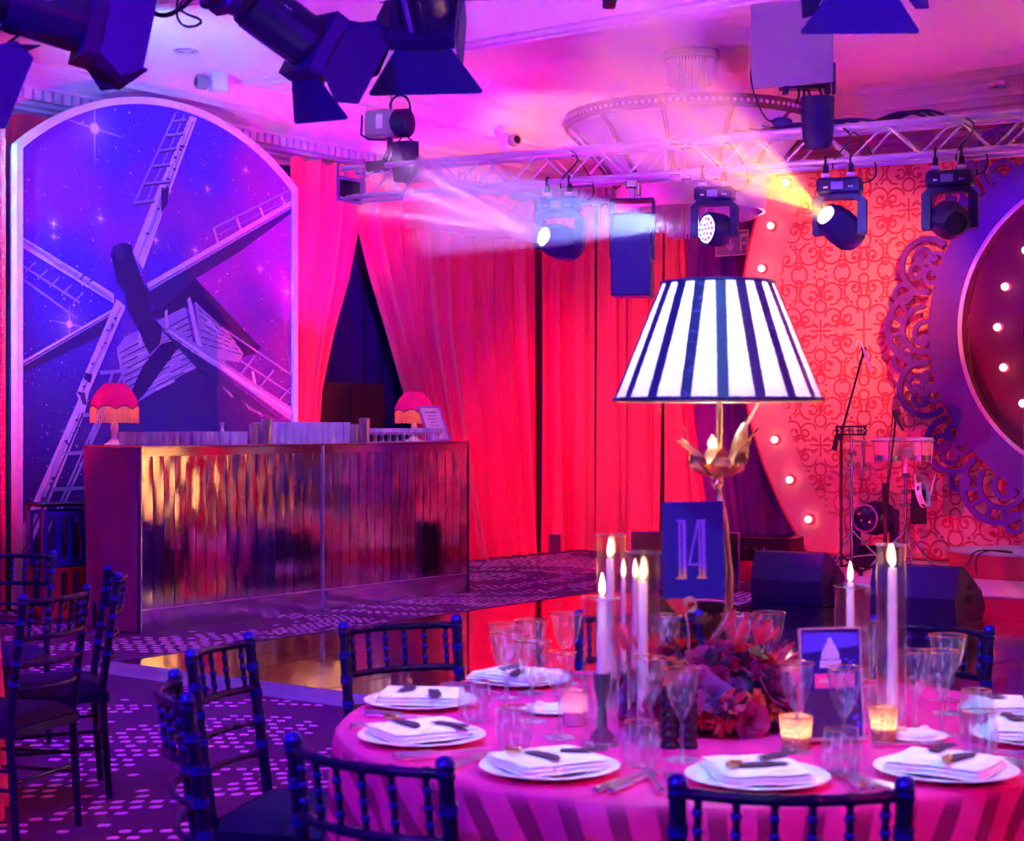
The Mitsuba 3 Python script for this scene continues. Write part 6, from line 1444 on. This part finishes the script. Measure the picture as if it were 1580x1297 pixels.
candle(992, Zp(897, 3.98), 3.98, 0.0135, 0.0105, TZ + 0.012, 'thick tapered candle in the wide tube left of the number card')
glass_tube(993, 852, 3.98, 51, 'wide tall glass tube left of the number card')
candle(980, Zp(893, 4.5), 4.5, 0.011, 0.009, TZ + 0.06, 'thin candle behind the wide tube left of the number card')
candle(962, Zp(893, 4.62), 4.62, 0.008, 0.007, TZ + 0.08, 'thinnest candle at the back between the two left tubes', 16)
candle(1377, Zp(876, 3.92), 3.92, 0.0135, 0.0095, TZ + 0.012, 'tall tapered candle in the right glass tube')
glass_tube(1375, 840, 3.92, 46, 'tallest glass tube at the right, behind the framed picture')
candle(1312, Zp(899, 4.32), 4.32, 0.0115, 0.009, TZ + 0.05, 'tapered candle whose flame stands above its short glass tube, right of the flowers')
glass_tube(1315, 904, 4.32, 55, 'short glass tube right of the flowers, its candle reaching above it')
def holder(px, d, h, lab):
    k_ = thing('candle_cup', f'small dark candle cup under {lab}', 'candle holder', 'dark cups under the tapers')
    part(k_, 'cup', lathe([(0, TZ + 0.0085), (0.022, TZ + 0.0085), (0.018, TZ + h), (0, TZ + h)], 20), 'm_dark_glass', M=rz(0, ((px - CX) * d / F, d, 0)))
for a_ in ((941, 4.35, 0.07, 'the candle in the tall rear left tube'), (980, 4.5, 0.06, 'the thin candle behind the wide tube'), (962, 4.62, 0.08, 'the thinnest candle at the back'), (1312, 4.32, 0.05, 'the candle right of the flowers')): holder(*a_)
def votive_bsdf():
    def fn(p, n, uv):
        w = mikit.voronoi(mikit.noise(p.x * 90, p.y * 90, p.z * 90) + p.x * 160 + p.y * 160, p.z * 160)
        return mikit.mix((0.95, 0.72, 0.45), (0.55, 0.30, 0.22), mikit.smoothstep(0.25, 0.5, w[0]))
    return fn
scene['m_votive'] = {'type': 'principledthin', 'base_color': mikit.proc(votive_bsdf()), 'roughness': 0.3, 'diff_trans': 1.1}
scene['m_votive_pink'] = {'type': 'principledthin', 'base_color': rgb((0.85, 0.35, 0.6)), 'roughness': 0.3, 'diff_trans': 1.0}
def votive(px, ytop, w, hpx, lab, mat, glow):
    d = F * (EYE - TZ - 0.07) / (ytop - HY); x = (px - CX) * d / F; r = w / 2 * d / F; h = hpx * d / F
    key = thing('votive_candle', lab, 'votive candle', 'votives on the laid table')
    M = rz(0, (x, d, TZ))
    part(key, 'cup', lathe([(0, 0.002), (r * 0.78, 0.001), (r * 0.80, 0.004), (r, h)], 32), mat, True, M=M)
    part(key, 'rim', torus(r, 0.0012, h, 32, 5), 'm_gilt', True, M=M)
    part(key, 'wax', lathe([(0, 0.004), (r * 0.74, 0.004), (r * 0.78, h * 0.42), (0, h * 0.42)], 24), 'm_wax', M=M)
    f = part(key, 'flame', mv(flame_mesh(0.5), 0, 0, h * 0.42), 'm_white', True, M=M)
    scene[f]['emitter'] = {**emit((1.0, 0.66, 0.28), glow), 'sampling_weight': 0.3}
votive(1228, 1108, 53, 52, 'glowing gold votive right of the flowers at the front', 'm_votive', 150)
votive(1363, 1098, 44, 54, 'glowing textured votive at the foot of the tall right candle', 'm_votive', 110)
votive(886, 1074, 43, 54, 'clear pink votive under the front goblet left of the candle stand', 'm_votive_pink', 60)
votive(1283, 1083, 46, 40, 'dull gold votive behind the goblet before the framed picture', 'm_votive', 40)

# ------------------------------------------------------------------ centre lamp with striped shade
LX, LD = (1107 - CX) * 4.15 / F, 4.15
lamp = thing('striped_table_lamp', 'tall table lamp with a black and white striped conical shade and gold leaf stem', 'lamp')
LM = rz(0, (LX, LD, 0))
zb, zt = Zp(616, LD), Zp(437, LD); rb, rt = 160 * LD / F, 86.5 * LD / F
scene['m_shade_white'] = {'type': 'principledthin', 'base_color': rgb((0.90, 0.87, 0.90)), 'roughness': 0.8, 'diff_trans': 1.0}
def lace_fn(p, n, uv):
    w = mikit.noise(p.x * 120, p.y * 120, p.z * 120) * mikit.noise(p.x * 40, p.y * 40, p.z * 260)
    return mikit.mix((0.010, 0.006, 0.09), (0.05, 0.05, 0.40), mikit.smoothstep(0.35, 0.6, w))
pr('m_shade_lace', mikit.proc(lace_fn), 0.6); pr('m_shade_dark', (0.012, 0.008, 0.11), 0.5)
NSH = 18
part(lamp, 'shade', lathe([(rb, zb), (rt, zt)], NSH * 6), 'm_shade_white', True, M=LM, label='white cloth shade')
for k in range(NSH):
    a0 = k * 2 * PI / NSH + 0.105; hw = 0.0135
    o = 0.0014
    m = sheet([[((r + o) * math.cos(a), (r + o) * math.sin(a), z) for a in np.linspace(a0 - hw / r, a0 + hw / r, 5)] for r, z in ((rb, zb), (rt, zt))])
    m_in = sheet([[((r - o) * math.cos(a), (r - o) * math.sin(a), z) for a in np.linspace(a0 - hw / r, a0 + hw / r, 5)] for r, z in ((rb, zb), (rt, zt))])
    part(lamp, 'stripe', cat([m, m_in]), 'm_shade_lace' if k % 3 == 0 else 'm_shade_dark', False, M=LM)
part(lamp, 'binding', torus(rb, 0.0045, zb, 96, 8), 'm_shade_dark', True, M=LM, label='dark lower binding')
part(lamp, 'binding', torus(rt, 0.0045, zt, 72, 8), 'm_shade_dark', True, M=LM, label='dark upper binding')
part(lamp, 'lower_trim', torus(rb - 0.001, 0.0022, zb - 0.0055, 96, 6), 'm_gold', True, M=LM)
for k in range(3):
    a = k * 2 * PI / 3; part(lamp, 'shade_spoke', rod((0, 0, zt - 0.03), (rt * math.cos(a), rt * math.sin(a), zt - 0.005), 0.002), 'm_gold', M=LM)
bl = part(lamp, 'bulb', ball(0.035, (0, 0, (zb * 0.45 + zt * 0.55)), 2, (1, 1, 1.25)), 'm_white', True, M=LM)
scene[bl]['emitter'] = {**emit((1.0, 0.88, 0.95), 125), 'sampling_weight': 6.0}
zc0, zc1 = Zp(735, LD), Zp(627, LD)
part(lamp, 'pole', rod((0.005, 0, Zp(700, LD)), (0.005, 0, zt - 0.02), 0.0075, 16), 'm_gold', M=LM)
def leaf(h, curl, w, a, base_r=0.012, steps=11):
    """An acanthus leaf rising from the cup: runs outwards, then up, its tip curling out."""
    G = []
    for i, t in enumerate(np.linspace(0, 1, steps)):
        out = base_r + 0.065 * math.sin(min(1, t * 1.35) * PI / 2) + curl * max(0, t - 0.78) * 0.35
        z = h * (t ** 1.6) + 0.004
        ww = w * (math.sin(PI * min(0.97, 0.12 + t * 0.85)) ** 0.8) * (1 + 0.22 * math.sin(t * 22))
        row = []
        for q in np.linspace(-1, 1, 9):
            b = q * ww; r_ = out + 0.010 * q * q * (1 - t) - 0.007 * abs(q) * t
            row.append((r_, b, z - 0.004 * abs(q)))
        G.append(row)
    m = sheet(G); m2 = m.copy(); m2.vertices = m2.vertices + np.array([-0.002, 0, 0.002]); m2.invert()
    return xf(cat([m, m2]), rz(a))
for k, (a, h, c, w) in enumerate([(0.25, 0.178, 0.5, 0.022), (PI - 0.1, 0.165, 1.0, 0.016), (-PI / 2, 0.07, 0.5, 0.026), (-PI / 2 + 0.75, 0.085, 0.4, 0.024), (-PI / 2 - 0.8, 0.08, 0.5, 0.024), (PI / 2, 0.10, 0.5, 0.026), (PI / 2 + 0.8, 0.09, 0.5, 0.022), (PI / 2 - 0.8, 0.10, 0.5, 0.022), (0.75, 0.13, 0.4, 0.02), (-0.35, 0.12, 0.4, 0.022), (PI + 0.6, 0.085, 0.6, 0.02), (PI - 0.7, 0.085, 0.6, 0.02)]):
    part(lamp, 'gold_leaf', mv(leaf(h, c, w, a), 0, 0, zc0), 'm_gold', True, M=LM)
part(lamp, 'leaf_cup', lathe([(0, zc0 - 0.004), (0.016, zc0), (0.045, zc0 + 0.012), (0.062, zc0 + 0.034), (0.058, zc0 + 0.034), (0.04, zc0 + 0.016), (0, zc0 + 0.008)], 36, wave=lambda z, a: 1 + 0.08 * np.cos(9 * a)), 'm_gold', True, M=LM)
part(lamp, 'knuckle', lathe([(0, zc0 - 0.03), (0.009, zc0 - 0.03), (0.016, zc0 - 0.018), (0.013, zc0 - 0.006), (0.018, zc0), (0, zc0)], 24), 'm_gold', M=LM)
stem = smooth_path([(0, 0, zc0 - 0.02), (0.006, 0, zc0 - 0.06), (0.014, -0.01, Zp(800, LD)), (0.026, -0.02, Zp(870, LD)), (0.024, -0.03, Zp(935, LD)), (0.006, -0.04, Zp(965, LD)), (-0.026, -0.03, Zp(1000, LD)), (-0.03, 0.0, Zp(1060, LD)), (-0.01, 0.02, TZ + 0.03)], 7)
part(lamp, 'curved_stem', tube(stem, 0.0075 + 0.003 * np.sin(np.linspace(0, 9, len(stem))) ** 2, 12), 'm_bronze', True, M=LM)
part(lamp, 'foot', lathe([(0, TZ), (0.085, TZ), (0.086, TZ + 0.008), (0.05, TZ + 0.02), (0.015, TZ + 0.035), (0, TZ + 0.035)], 36), 'm_bronze', M=LM)

# ------------------------------------------------------------------ table number card
CDp = 4.02
card = thing('table_number', 'dark blue table number card reading 14 above the flowers', 'table number')
wc = 95 * CDp / F; hc_ = 149 * CDp / F
cc = at(1069.5, 848, CDp)
KM = basis(cc, (0.999, 0.03, 0.018), (-0.018, 0.0, 0.9998), (0.03, -0.999, 0.0))
part(card, 'board', slab(sbox(-wc / 2, -hc_ / 2, wc / 2, hc_ / 2), 0.004, -0.004), 'm_card_blue', False, M=KM)
pr('m_card_blue', (0.012, 0.007, 0.20), 0.45)
def foil_fn(p, n, uv):
    t = mikit.smoothstep(Zp(891, CDp), Zp(868, CDp), p.z)
    return mikit.mix((0.95, 0.58, 0.22), (0.42, 0.12, 0.95), t)
pr('m_foil', mikit.proc(foil_fn), 0.35, 0.5)
def px2(x, y): return ((x - 1069.5) * CDp / F, (848 - y) * CDp / F)
def quad(*p): return Polygon([px2(*q) for q in p])
one = [quad((1047, 802), (1050.5, 802), (1050.5, 892), (1047, 892)), quad((1053, 802), (1058.5, 802), (1058.5, 892), (1053, 892)), quad((1044.5, 801.5), (1058.5, 801.5), (1058.5, 804.5), (1044.5, 804.5)), quad((1042, 889.5), (1059, 889.5), (1059, 892.5), (1042, 892.5)), quad((1046, 886), (1059, 886), (1059, 887.5), (1046, 887.5))]
four = [quad((1078, 802), (1081, 802), (1081, 892), (1078, 892)), quad((1083, 802), (1088.5, 802), (1088.5, 892), (1083, 892)), quad((1076, 801.5), (1090, 801.5), (1090, 804.5), (1076, 804.5)), quad((1074, 889.5), (1090.5, 889.5), (1090.5, 892.5), (1074, 892.5)), quad((1076, 804), (1079, 804), (1064.5, 870), (1061.5, 870)), quad((1061.5, 869), (1089.5, 869), (1089.5, 872), (1061.5, 872))]
for nm, q in (('numeral_one', one), ('numeral_four', four)):
    part(card, nm, slab(unary_union(q), 0.0012, 0.0), 'm_foil', False, M=KM, label='foil numeral shading from violet to gold')
hook = at(1066, 935, CDp - 0.02)
part(card, 'holder', tube([(hook[0] + 0.013 * math.cos(t), hook[1], hook[2] + 0.013 * math.sin(t)) for t in np.linspace(-2.2, 3.4, 26)][::-1] + [(hook[0] - 0.012, hook[1] + 0.004, hook[2] - 0.02), (hook[0] - 0.004, hook[1] + 0.01, hook[2] - 0.06), (hook[0] - 0.002, hook[1] + 0.02, TZ + 0.09)], 0.003, 8), 'm_bronze', True, label='bronze wire holder with a loop')
part(card, 'holder_spring', tube([(hook[0] + 0.013 * math.cos(t), hook[1] + 0.018, hook[2] + 0.006 + 0.013 * math.sin(t)) for t in np.linspace(-1.5, 4.0, 26)], 0.003, 8), 'm_bronze', True)

# ------------------------------------------------------------------ framed picture
pf_ = thing('picture_frame', 'clear edged upright frame with a dark blue picture and pink banner before the right candles', 'picture frame')
fd_ = 3.86; fc = at(1286, 1150, fd_); wp, hp_ = 100 * fd_ / F, 172 * fd_ / F
PFM = basis((fc[0], fd_, TZ + 0.006), (0.985, 0.17, 0), (-0.02, 0.10, 0.995), (0.17, -0.98, 0.10))
pr('m_frame_edge', (0.75, 0.35, 0.55), 0.2, 0.3)
part(pf_, 'edge', slab(sbox(-wp / 2, 0, wp / 2, hp_).difference(sbox(-wp / 2 + 0.004, 0.006, wp / 2 - 0.004, hp_ - 0.004)), 0.010, -0.005), 'm_frame_edge', False, M=PFM)
part(pf_, 'foot', slab(sbox(-wp / 2, 0, wp / 2, 0.006), 0.05, -0.03), 'm_frame_edge', False, M=PFM)
part(pf_, 'back', slab(sbox(-wp / 2 + 0.004, 0.006, wp / 2 - 0.004, hp_ - 0.004), 0.004, -0.004), 'm_card_blue', False, M=PFM)
pr('m_pic_dome', (0.62, 0.45, 0.80), 0.6); pr('m_pic_pink', (0.85, 0.05, 0.35), 0.6); pr('m_pic_gold', (0.9, 0.6, 0.5), 0.6); pr('m_pic_dark', (0.05, 0.015, 0.12), 0.6); pr('m_pic_dot', (0.08, 0.05, 0.75), 0.6)
dome = unary_union([Polygon([(-0.022, 0.185), (0.022, 0.185), (0.021, 0.20), (0.014, 0.212), (-0.014, 0.212), (-0.021, 0.20)]), sbox(-0.014, 0.212, 0.014, 0.218), Polygon([(-0.010, 0.218), (0.010, 0.218), (0.003, 0.235), (-0.003, 0.235)]), sbox(-0.026, 0.165, 0.026, 0.183)])
part(pf_, 'print_sky', slab(Polygon([(-0.068, 0.20), (0.068, 0.215), (0.068, 0.245), (-0.068, 0.248)]), 0.0004, 0.0001), 'm_pic_dot', False, M=PFM)
part(pf_, 'print_dome', slab(dome, 0.0006, 0.0002), 'm_pic_dome', False, M=PFM, label='printed pale domed roof')
part(pf_, 'print_banner', slab(sbox(-0.040, 0.118, 0.058, 0.152), 0.0006, 0.0002), 'm_pic_pink', False, M=PFM, label='printed pink banner')
part(pf_, 'print_letters', slab(unary_union([sbox(-0.028 + 0.012 * j, 0.130, -0.020 + 0.012 * j, 0.141) for j in range(3)]), 0.0005, 0.0008), 'm_pic_gold', False, M=PFM)
part(pf_, 'print_base', slab(sbox(-0.068, 0.008, 0.068, 0.112), 0.0004, 0.0001), 'm_pic_dark', False, M=PFM)
rr = random.Random(9)
part(pf_, 'print_dots', slab(unary_union([Point(rr.uniform(0.03, 0.066), rr.uniform(0.02, 0.19)).buffer(rr.uniform(0.0015, 0.005)) for _ in range(40)]), 0.0005, 0.0003), 'm_pic_dot', False, M=PFM, kind='stuff')

# ------------------------------------------------------------------ flowers
arr = thing('flower_arrangement', 'dense low arrangement of red, plum and magenta flowers in the middle of the table', 'flowers')
for nm, c in (('m_rose_plum', (0.16, 0.010, 0.06)), ('m_rose_red', (0.60, 0.03, 0.07)), ('m_rose_magenta', (0.50, 0.035, 0.22)), ('m_rose_lilac', (0.32, 0.08, 0.36)), ('m_dahlia', (0.72, 0.07, 0.16)), ('m_coral', (0.85, 0.16, 0.12))):
    scene[nm] = {'type': 'principledthin', 'base_color': rgb(c), 'roughness': 0.6, 'diff_trans': 0.5}
scene['m_leafy'] = {'type': 'principledthin', 'base_color': rgb((0.10, 0.09, 0.16)), 'roughness': 0.6, 'diff_trans': 0.3}
scene['m_lily_green'] = {'type': 'principledthin', 'base_color': rgb((0.45, 0.45, 0.20)), 'roughness': 0.6, 'diff_trans': 0.4}
def petal(r, h, w, cup_, twist, lean, n=6):
    G = []
    for t in np.linspace(0, 1, n):
        row = []
        for q in np.linspace(-1, 1, 5):
            ww = w * math.sin(PI * (0.10 + 0.78 * t)) ** 0.7
            a = q * ww; rr_ = r * (0.25 + 0.75 * t) * lean
            row.append((rr_ * math.cos(a), rr_ * math.sin(a), h * t - cup_ * (1 - math.cos(q * 1.2)) * t + 0.12 * r * max(0, t - 0.7) * 0))
        G.append(row)
    return xf(sheet(G), rz(twist))
def rose(seed):
    r = random.Random(seed); ms = []
    for ring, (rad, h, w, lean, n) in enumerate([(0.012, 0.030, 1.3, 0.8, 3), (0.022, 0.033, 1.0, 0.95, 4), (0.033, 0.031, 0.8, 1.0, 5), (0.043, 0.026, 0.68, 1.08, 6), (0.050, 0.017, 0.6, 1.12, 7)]):
        for k in range(n): ms.append(petal(rad, h * r.uniform(0.9, 1.08), w, 0.004, k * 2 * PI / n + ring * 0.7 + r.uniform(-0.15, 0.15), lean))
    return cat(ms)
def dahlia(seed, n=26, L=0.038, w=0.007):
    r = random.Random(seed); ms = []
    for k in range(n):
        el = r.uniform(0.05, 1.35); a = k * 2.399
        d = np.array([math.cos(a) * math.cos(el), math.sin(a) * math.cos(el), math.sin(el)]); q = np.cross(d, [0, 0, 1.0]); q /= np.linalg.norm(q) + 1e-9; u = np.cross(q, d)
        l = L * r.uniform(0.85, 1.1)
        ms.append(sheet([[d * l * t + q * s * w * math.sin(PI * (0.15 + 0.8 * t)) + u * 0.004 * abs(s) for s in (-1, 0, 1)] for t in (0.1, 0.4, 0.7, 1.0)]))
    return cat(ms)
def lily(seed):
    r = random.Random(seed); ms = []
    for k in range(6):
        a = k * PI / 3; pts = []
        for t in np.linspace(0, 1, 8):
            rr_ = 0.006 + 0.030 * math.sin(t * 2.1) - 0.004 * t; z = 0.07 * t
            wv = 0.011 * math.sin(PI * (0.08 + 0.9 * t)); rip = 0.004 * math.sin(t * 16 + k)
            c, s = math.cos(a), math.sin(a)
            pts.append([(rr_ * c - s * q * wv, rr_ * s + c * q * wv, z + rip * q) for q in (-1, 0, 1)])
        ms.append(sheet(pts))
    return cat(ms)
roses = [mikit.ply(rose(s), None, smooth=True) for s in (1, 2, 3)]
dahl = [mikit.ply(dahlia(s), None, smooth=True) for s in (4, 5)]
puff = mikit.ply(dahlia(9, 60, 0.030, 0.009), None, smooth=True)
lil = mikit.ply(lily(1), None, smooth=True)
ref = lambda d, m: {**d, 'bsdf': {'type': 'ref', 'id': m}}
FC = np.array([(1088 - CX) * 4.10 / F, 4.10, 0.80])
part(arr, 'foliage', ball(1.0, (0, 0, 0), 3), 'm_leafy', True, M=rz(0, FC) @ np.diag([0.165, 0.155, 0.125, 1.0]))
part(arr, 'bowl', mv(lathe([(0, TZ), (0.09, TZ), (0.13, TZ + 0.05), (0.12, TZ + 0.08), (0, TZ + 0.08)], 32), FC[0], FC[1], 0), 'm_black_gloss')
rr = random.Random(21)
def flower(kind, mat, az, el, push=0.0, s=1.0):
    d = np.array([math.cos(az) * math.cos(el), math.sin(az) * math.cos(el), math.sin(el)])
    p_ = FC + d * np.array([0.185, 0.175, 0.135]) * (1 + push)
    p_[2] = max(p_[2], TZ + 0.035)
    src = {'rose': rr.choice(roses), 'dahlia': rr.choice(dahl), 'hydrangea': puff, 'lily': lil}[kind]
    part(arr, kind, ref(src, mat), None, M=aim(p_, d + np.array([0, 0, 0.15])) @ rz(rr.uniform(0, 6)) @ np.diag([s, s, s, 1.0]))
N = 74
for k in range(N):                            # an even spread over the dome
    el = math.asin(-0.18 + 1.15 * (k + 0.5) / N) if (-0.18 + 1.15 * (k + 0.5) / N) < 1 else 1.4
    az = k * 2.39996
    top = el > 0.55; left_ = math.cos(az) < -0.1
    kind = rr.choices(['rose', 'dahlia', 'hydrangea'], [0.55, 0.25, 0.20])[0]
    if kind == 'rose': mat = rr.choice(['m_rose_plum', 'm_rose_plum', 'm_rose_magenta', 'm_rose_lilac'] if not top else ['m_rose_red', 'm_rose_magenta', 'm_rose_magenta', 'm_coral'])
    elif kind == 'dahlia': mat = rr.choice(['m_dahlia', 'm_coral', 'm_rose_magenta'])
    else: mat = 'm_rose_lilac' if not top else 'm_rose_magenta'
    flower(kind, mat, az, el, rr.uniform(-0.06, 0.10), rr.uniform(0.8, 1.05))
for az, el, push, s in ((1.9, 1.15, 0.75, 1.15), (-2.6, 0.9, 0.35, 0.9), (0.2, 1.0, 0.35, 1.0), (-0.5, 0.7, 0.35, 0.9), (-1.4, 0.25, 0.10, 0.9), (2.9, 0.8, 0.45, 0.9), (-1.1, 1.1, 0.5, 1.0)):
    flower('lily', 'm_coral' if s > 1 else 'm_dahlia', az, el, push, s)
for az, el, push in ((1.5, 1.2, 0.55), (0.6, 0.9, 0.4), (-0.8, 0.9, 0.35)):
    d = np.array([math.cos(az) * math.cos(el), math.sin(az) * math.cos(el), math.sin(el)]); p_ = FC + d * np.array([0.185, 0.175, 0.135]) * (1 + push)
    part(arr, 'stamen', ref(dahl[1], 'm_lily_green'), None, M=aim(p_, d) @ np.diag([0.7, 0.7, 0.7, 1.0]))
for k in range(46):                           # loose leaf sprays between the blooms
    az, el = rr.uniform(0, 2 * PI), rr.uniform(0.0, 1.3)
    d = np.array([math.cos(az) * math.cos(el), math.sin(az) * math.cos(el), math.sin(el)]); p_ = FC + d * np.array([0.18, 0.17, 0.13])
    part(arr, 'leaf', ref(mikit.ply(sheet([[(s_ * 0.012 * math.sin(PI * (0.08 + 0.9 * t)), 0.006 * abs(s_), 0.06 * t) for s_ in (-1, 0, 1)] for t in np.linspace(0, 1, 6)]), None, smooth=True) if k == 0 else LEAF, 'm_leafy'), None, M=aim(p_, d + np.array([rr.uniform(-.5, .5), rr.uniform(-.5, .5), 0.2])))
    if k == 0: LEAF = {kk: vv for kk, vv in scene[arr + '__leaf'].items() if kk not in ('to_world', 'bsdf')}
for px, lab in ((1033, 'black ridged vase at the left foot of the flowers'), (1062, 'black ridged vase right of the first, before the flowers')):
    d = 3.80; x = (px - CX) * d / F
    k = thing('ridged_vase', lab, 'vase')
    zs = np.linspace(0, 0.135, 40)
    part(k, 'body', lathe([(0, TZ)] + [(0.0205 + 0.0022 * math.sin(z / 0.135 * 2 * PI * 6), TZ + z) for z in zs] + [(0.014, TZ + 0.137), (0.010, TZ + 0.13), (0, TZ + 0.12)], 28), 'm_black_gloss', True, M=rz(0, (x, d, 0)))
    part(k, 'lip', torus(0.0145, 0.002, TZ + 0.137, 24), 'm_black_gloss', True, M=rz(0, (x, d, 0)))

# ------------------------------------------------------------------ gold lit side of the room, seen only in mirrors and in the dance floor
drape('c', lambda z: 8.98, lambda z: 14.2, 0.22, 4.0, 2.2, 'back', 22, 0.07, 31, 'm_gold_cloth', nx=240, label='pale gold curtain on the far side of the stage, seen only in the bar mirrors')

# ------------------------------------------------------------------ light beams in the haze
def beam(i, lens, d, length, half, sigma, rgb_, power, cutoff, gobo, lab, weight=30.0):
    r0 = 0.06
    key = thing('light_beam', lab, 'light beam', None, 'stuff')
    m = lathe([(0, 0), (r0, 0), (r0 + length * math.tan(math.radians(half)), length), (0, length)], 24)
    scene[key] = {**mikit.ply(m, None, smooth=False), 'to_world': T(aim(lens, d)), 'bsdf': {'type': 'null'},
                  'interior': {'type': 'homogeneous', 'albedo': 0.97, 'sigma_t': sigma, 'phase': {'type': 'isotropic'}}}
    o = np.asarray(lens) + np.asarray(d) / np.linalg.norm(d) * 0.012
    s = {'type': 'spot', 'to_world': T().look_at(origin=list(map(float, o)), target=list(map(float, o + np.asarray(d))), up=[0.1, 0.2, 1]), 'intensity': {'type': 'rgb', 'value': [float(c) * power * UNIT for c in rgb_]},
         'cutoff_angle': float(cutoff), 'beam_width': float(cutoff * 0.8), 'sampling_weight': float(weight)}
    if gobo: s['texture'] = mikit.proc(gobo)
    scene[f'beam_source_{i}'] = s

# ------------------------------------------------------------------ wash lamp cans added out of view, lit lenses to put glints on glass
can = Kit()
can.add('body', lathe([(0, -0.32), (0.06, -0.32), (0.10, -0.26), (0.10, 0.0), (0.092, 0.0), (0.092, -0.03)], 28), 'm_black')
can.add('yoke', tube([(0.115, 0, -0.12), (0.115, 0.14, -0.16), (0, 0.19, -0.18), (-0.115, 0.14, -0.16), (-0.115, 0, -0.12)], 0.008, 6), 'm_black')
lens_ply = mikit.ply(lathe([(0.09, -0.028), (0.05, -0.018), (0, -0.015)], 24), 'm_white', smooth=True)
for nm, back in (('light_front_blue', 'left'), ('light_front_right', 'right'), ('light_front_pink', 'far right'), ('light_table_pin', 'middle'), ('light_floor_near', 'left middle')):
    l = next(x for x in LIGHTS if x[0] == nm); p, q, c = np.array(l[1], float), np.array(l[2], float), l[3]
    d = (q - p) / np.linalg.norm(q - p); M = aim(p - d * 0.02, d)
    k = can.place('added_wash_lamp', M, f'black wash lamp added for glints at the {back}, outside the picture', 'stage light')
    part(k, 'lens', {**lens_ply, 'emitter': {**emit(c, 30), 'sampling_weight': 0.02}}, None, M=M)
glint = lathe([(0.0, 0.0), (0.05, -0.002)], 20)  # lit discs of the unseen downlights, added so glass catches glints
for i, (x, y) in enumerate(((-2.2, 1.5), (1.6, 1.2), (-0.4, 3.4), (2.6, 3.6), (-2.8, 5.0), (0.2, -1.4), (4.2, 1.8))):
    k = dl.place('ceiling_downlight', rz(0, (x, y, CEIL - 0.002)), 'lit round downlight added for glints above the viewer, ' + ('third left', 'third right', 'middle front', 'right front', 'left front', 'rear', 'far right')[i], 'downlight', 'downlights added for glints above the viewer')
    part(k, 'lamp', {**mikit.ply(glint, 'm_white', smooth=True), 'emitter': {**emit((1.0, 0.72, 0.55), 60), 'sampling_weight': 0.02}, 'flip_normals': False}, None, M=rz(0, (x, y, CEIL - 0.006)))

def rays(spots, w, floor=0.03):
    """A gobo: a few bright dots, each of which draws one ray in the haze."""
    def fn(p, nn, uv):
        s = mi.Float(floor)
        for x, y, a in spots:
            s = s + a * dr.exp(-(dr.square(uv.x - x) + dr.square(uv.y - y)) / (w * w))
        return mi.Color3f(dr.minimum(s, 1.5))
    return fn
beam(0, MH[0][0], (-0.86, -0.42, 0.24), 1.5, 11, 0.40, (0.66, 0.52, 1.0), 420, 11.5, rays([(0.5, 0.06, 1.4), (0.5, 0.5, 1.2), (0.5, 0.94, 1.4)], 0.07, 0.03), 'pale violet light beam in the haze')
beam(1, MH[1][0], MH[1][1], 2.2, 8, 0.40, (0.22, 0.36, 1.0), 130, 11, None, 'wide pale blue light beam in the haze, from the white blue lamp face')
beam(2, MH[2][0], (-0.80, -0.42, 0.43), 2.1, 17, 0.75, (1.0, 0.24, 0.0), 330, 18, rays([(0.5, 0.04, 1.5), (0.5, 0.30, 1.2), (0.5, 0.56, 1.2), (0.5, 0.96, 1.5)], 0.06, 0.16), 'orange light beam in the haze', 40.0)
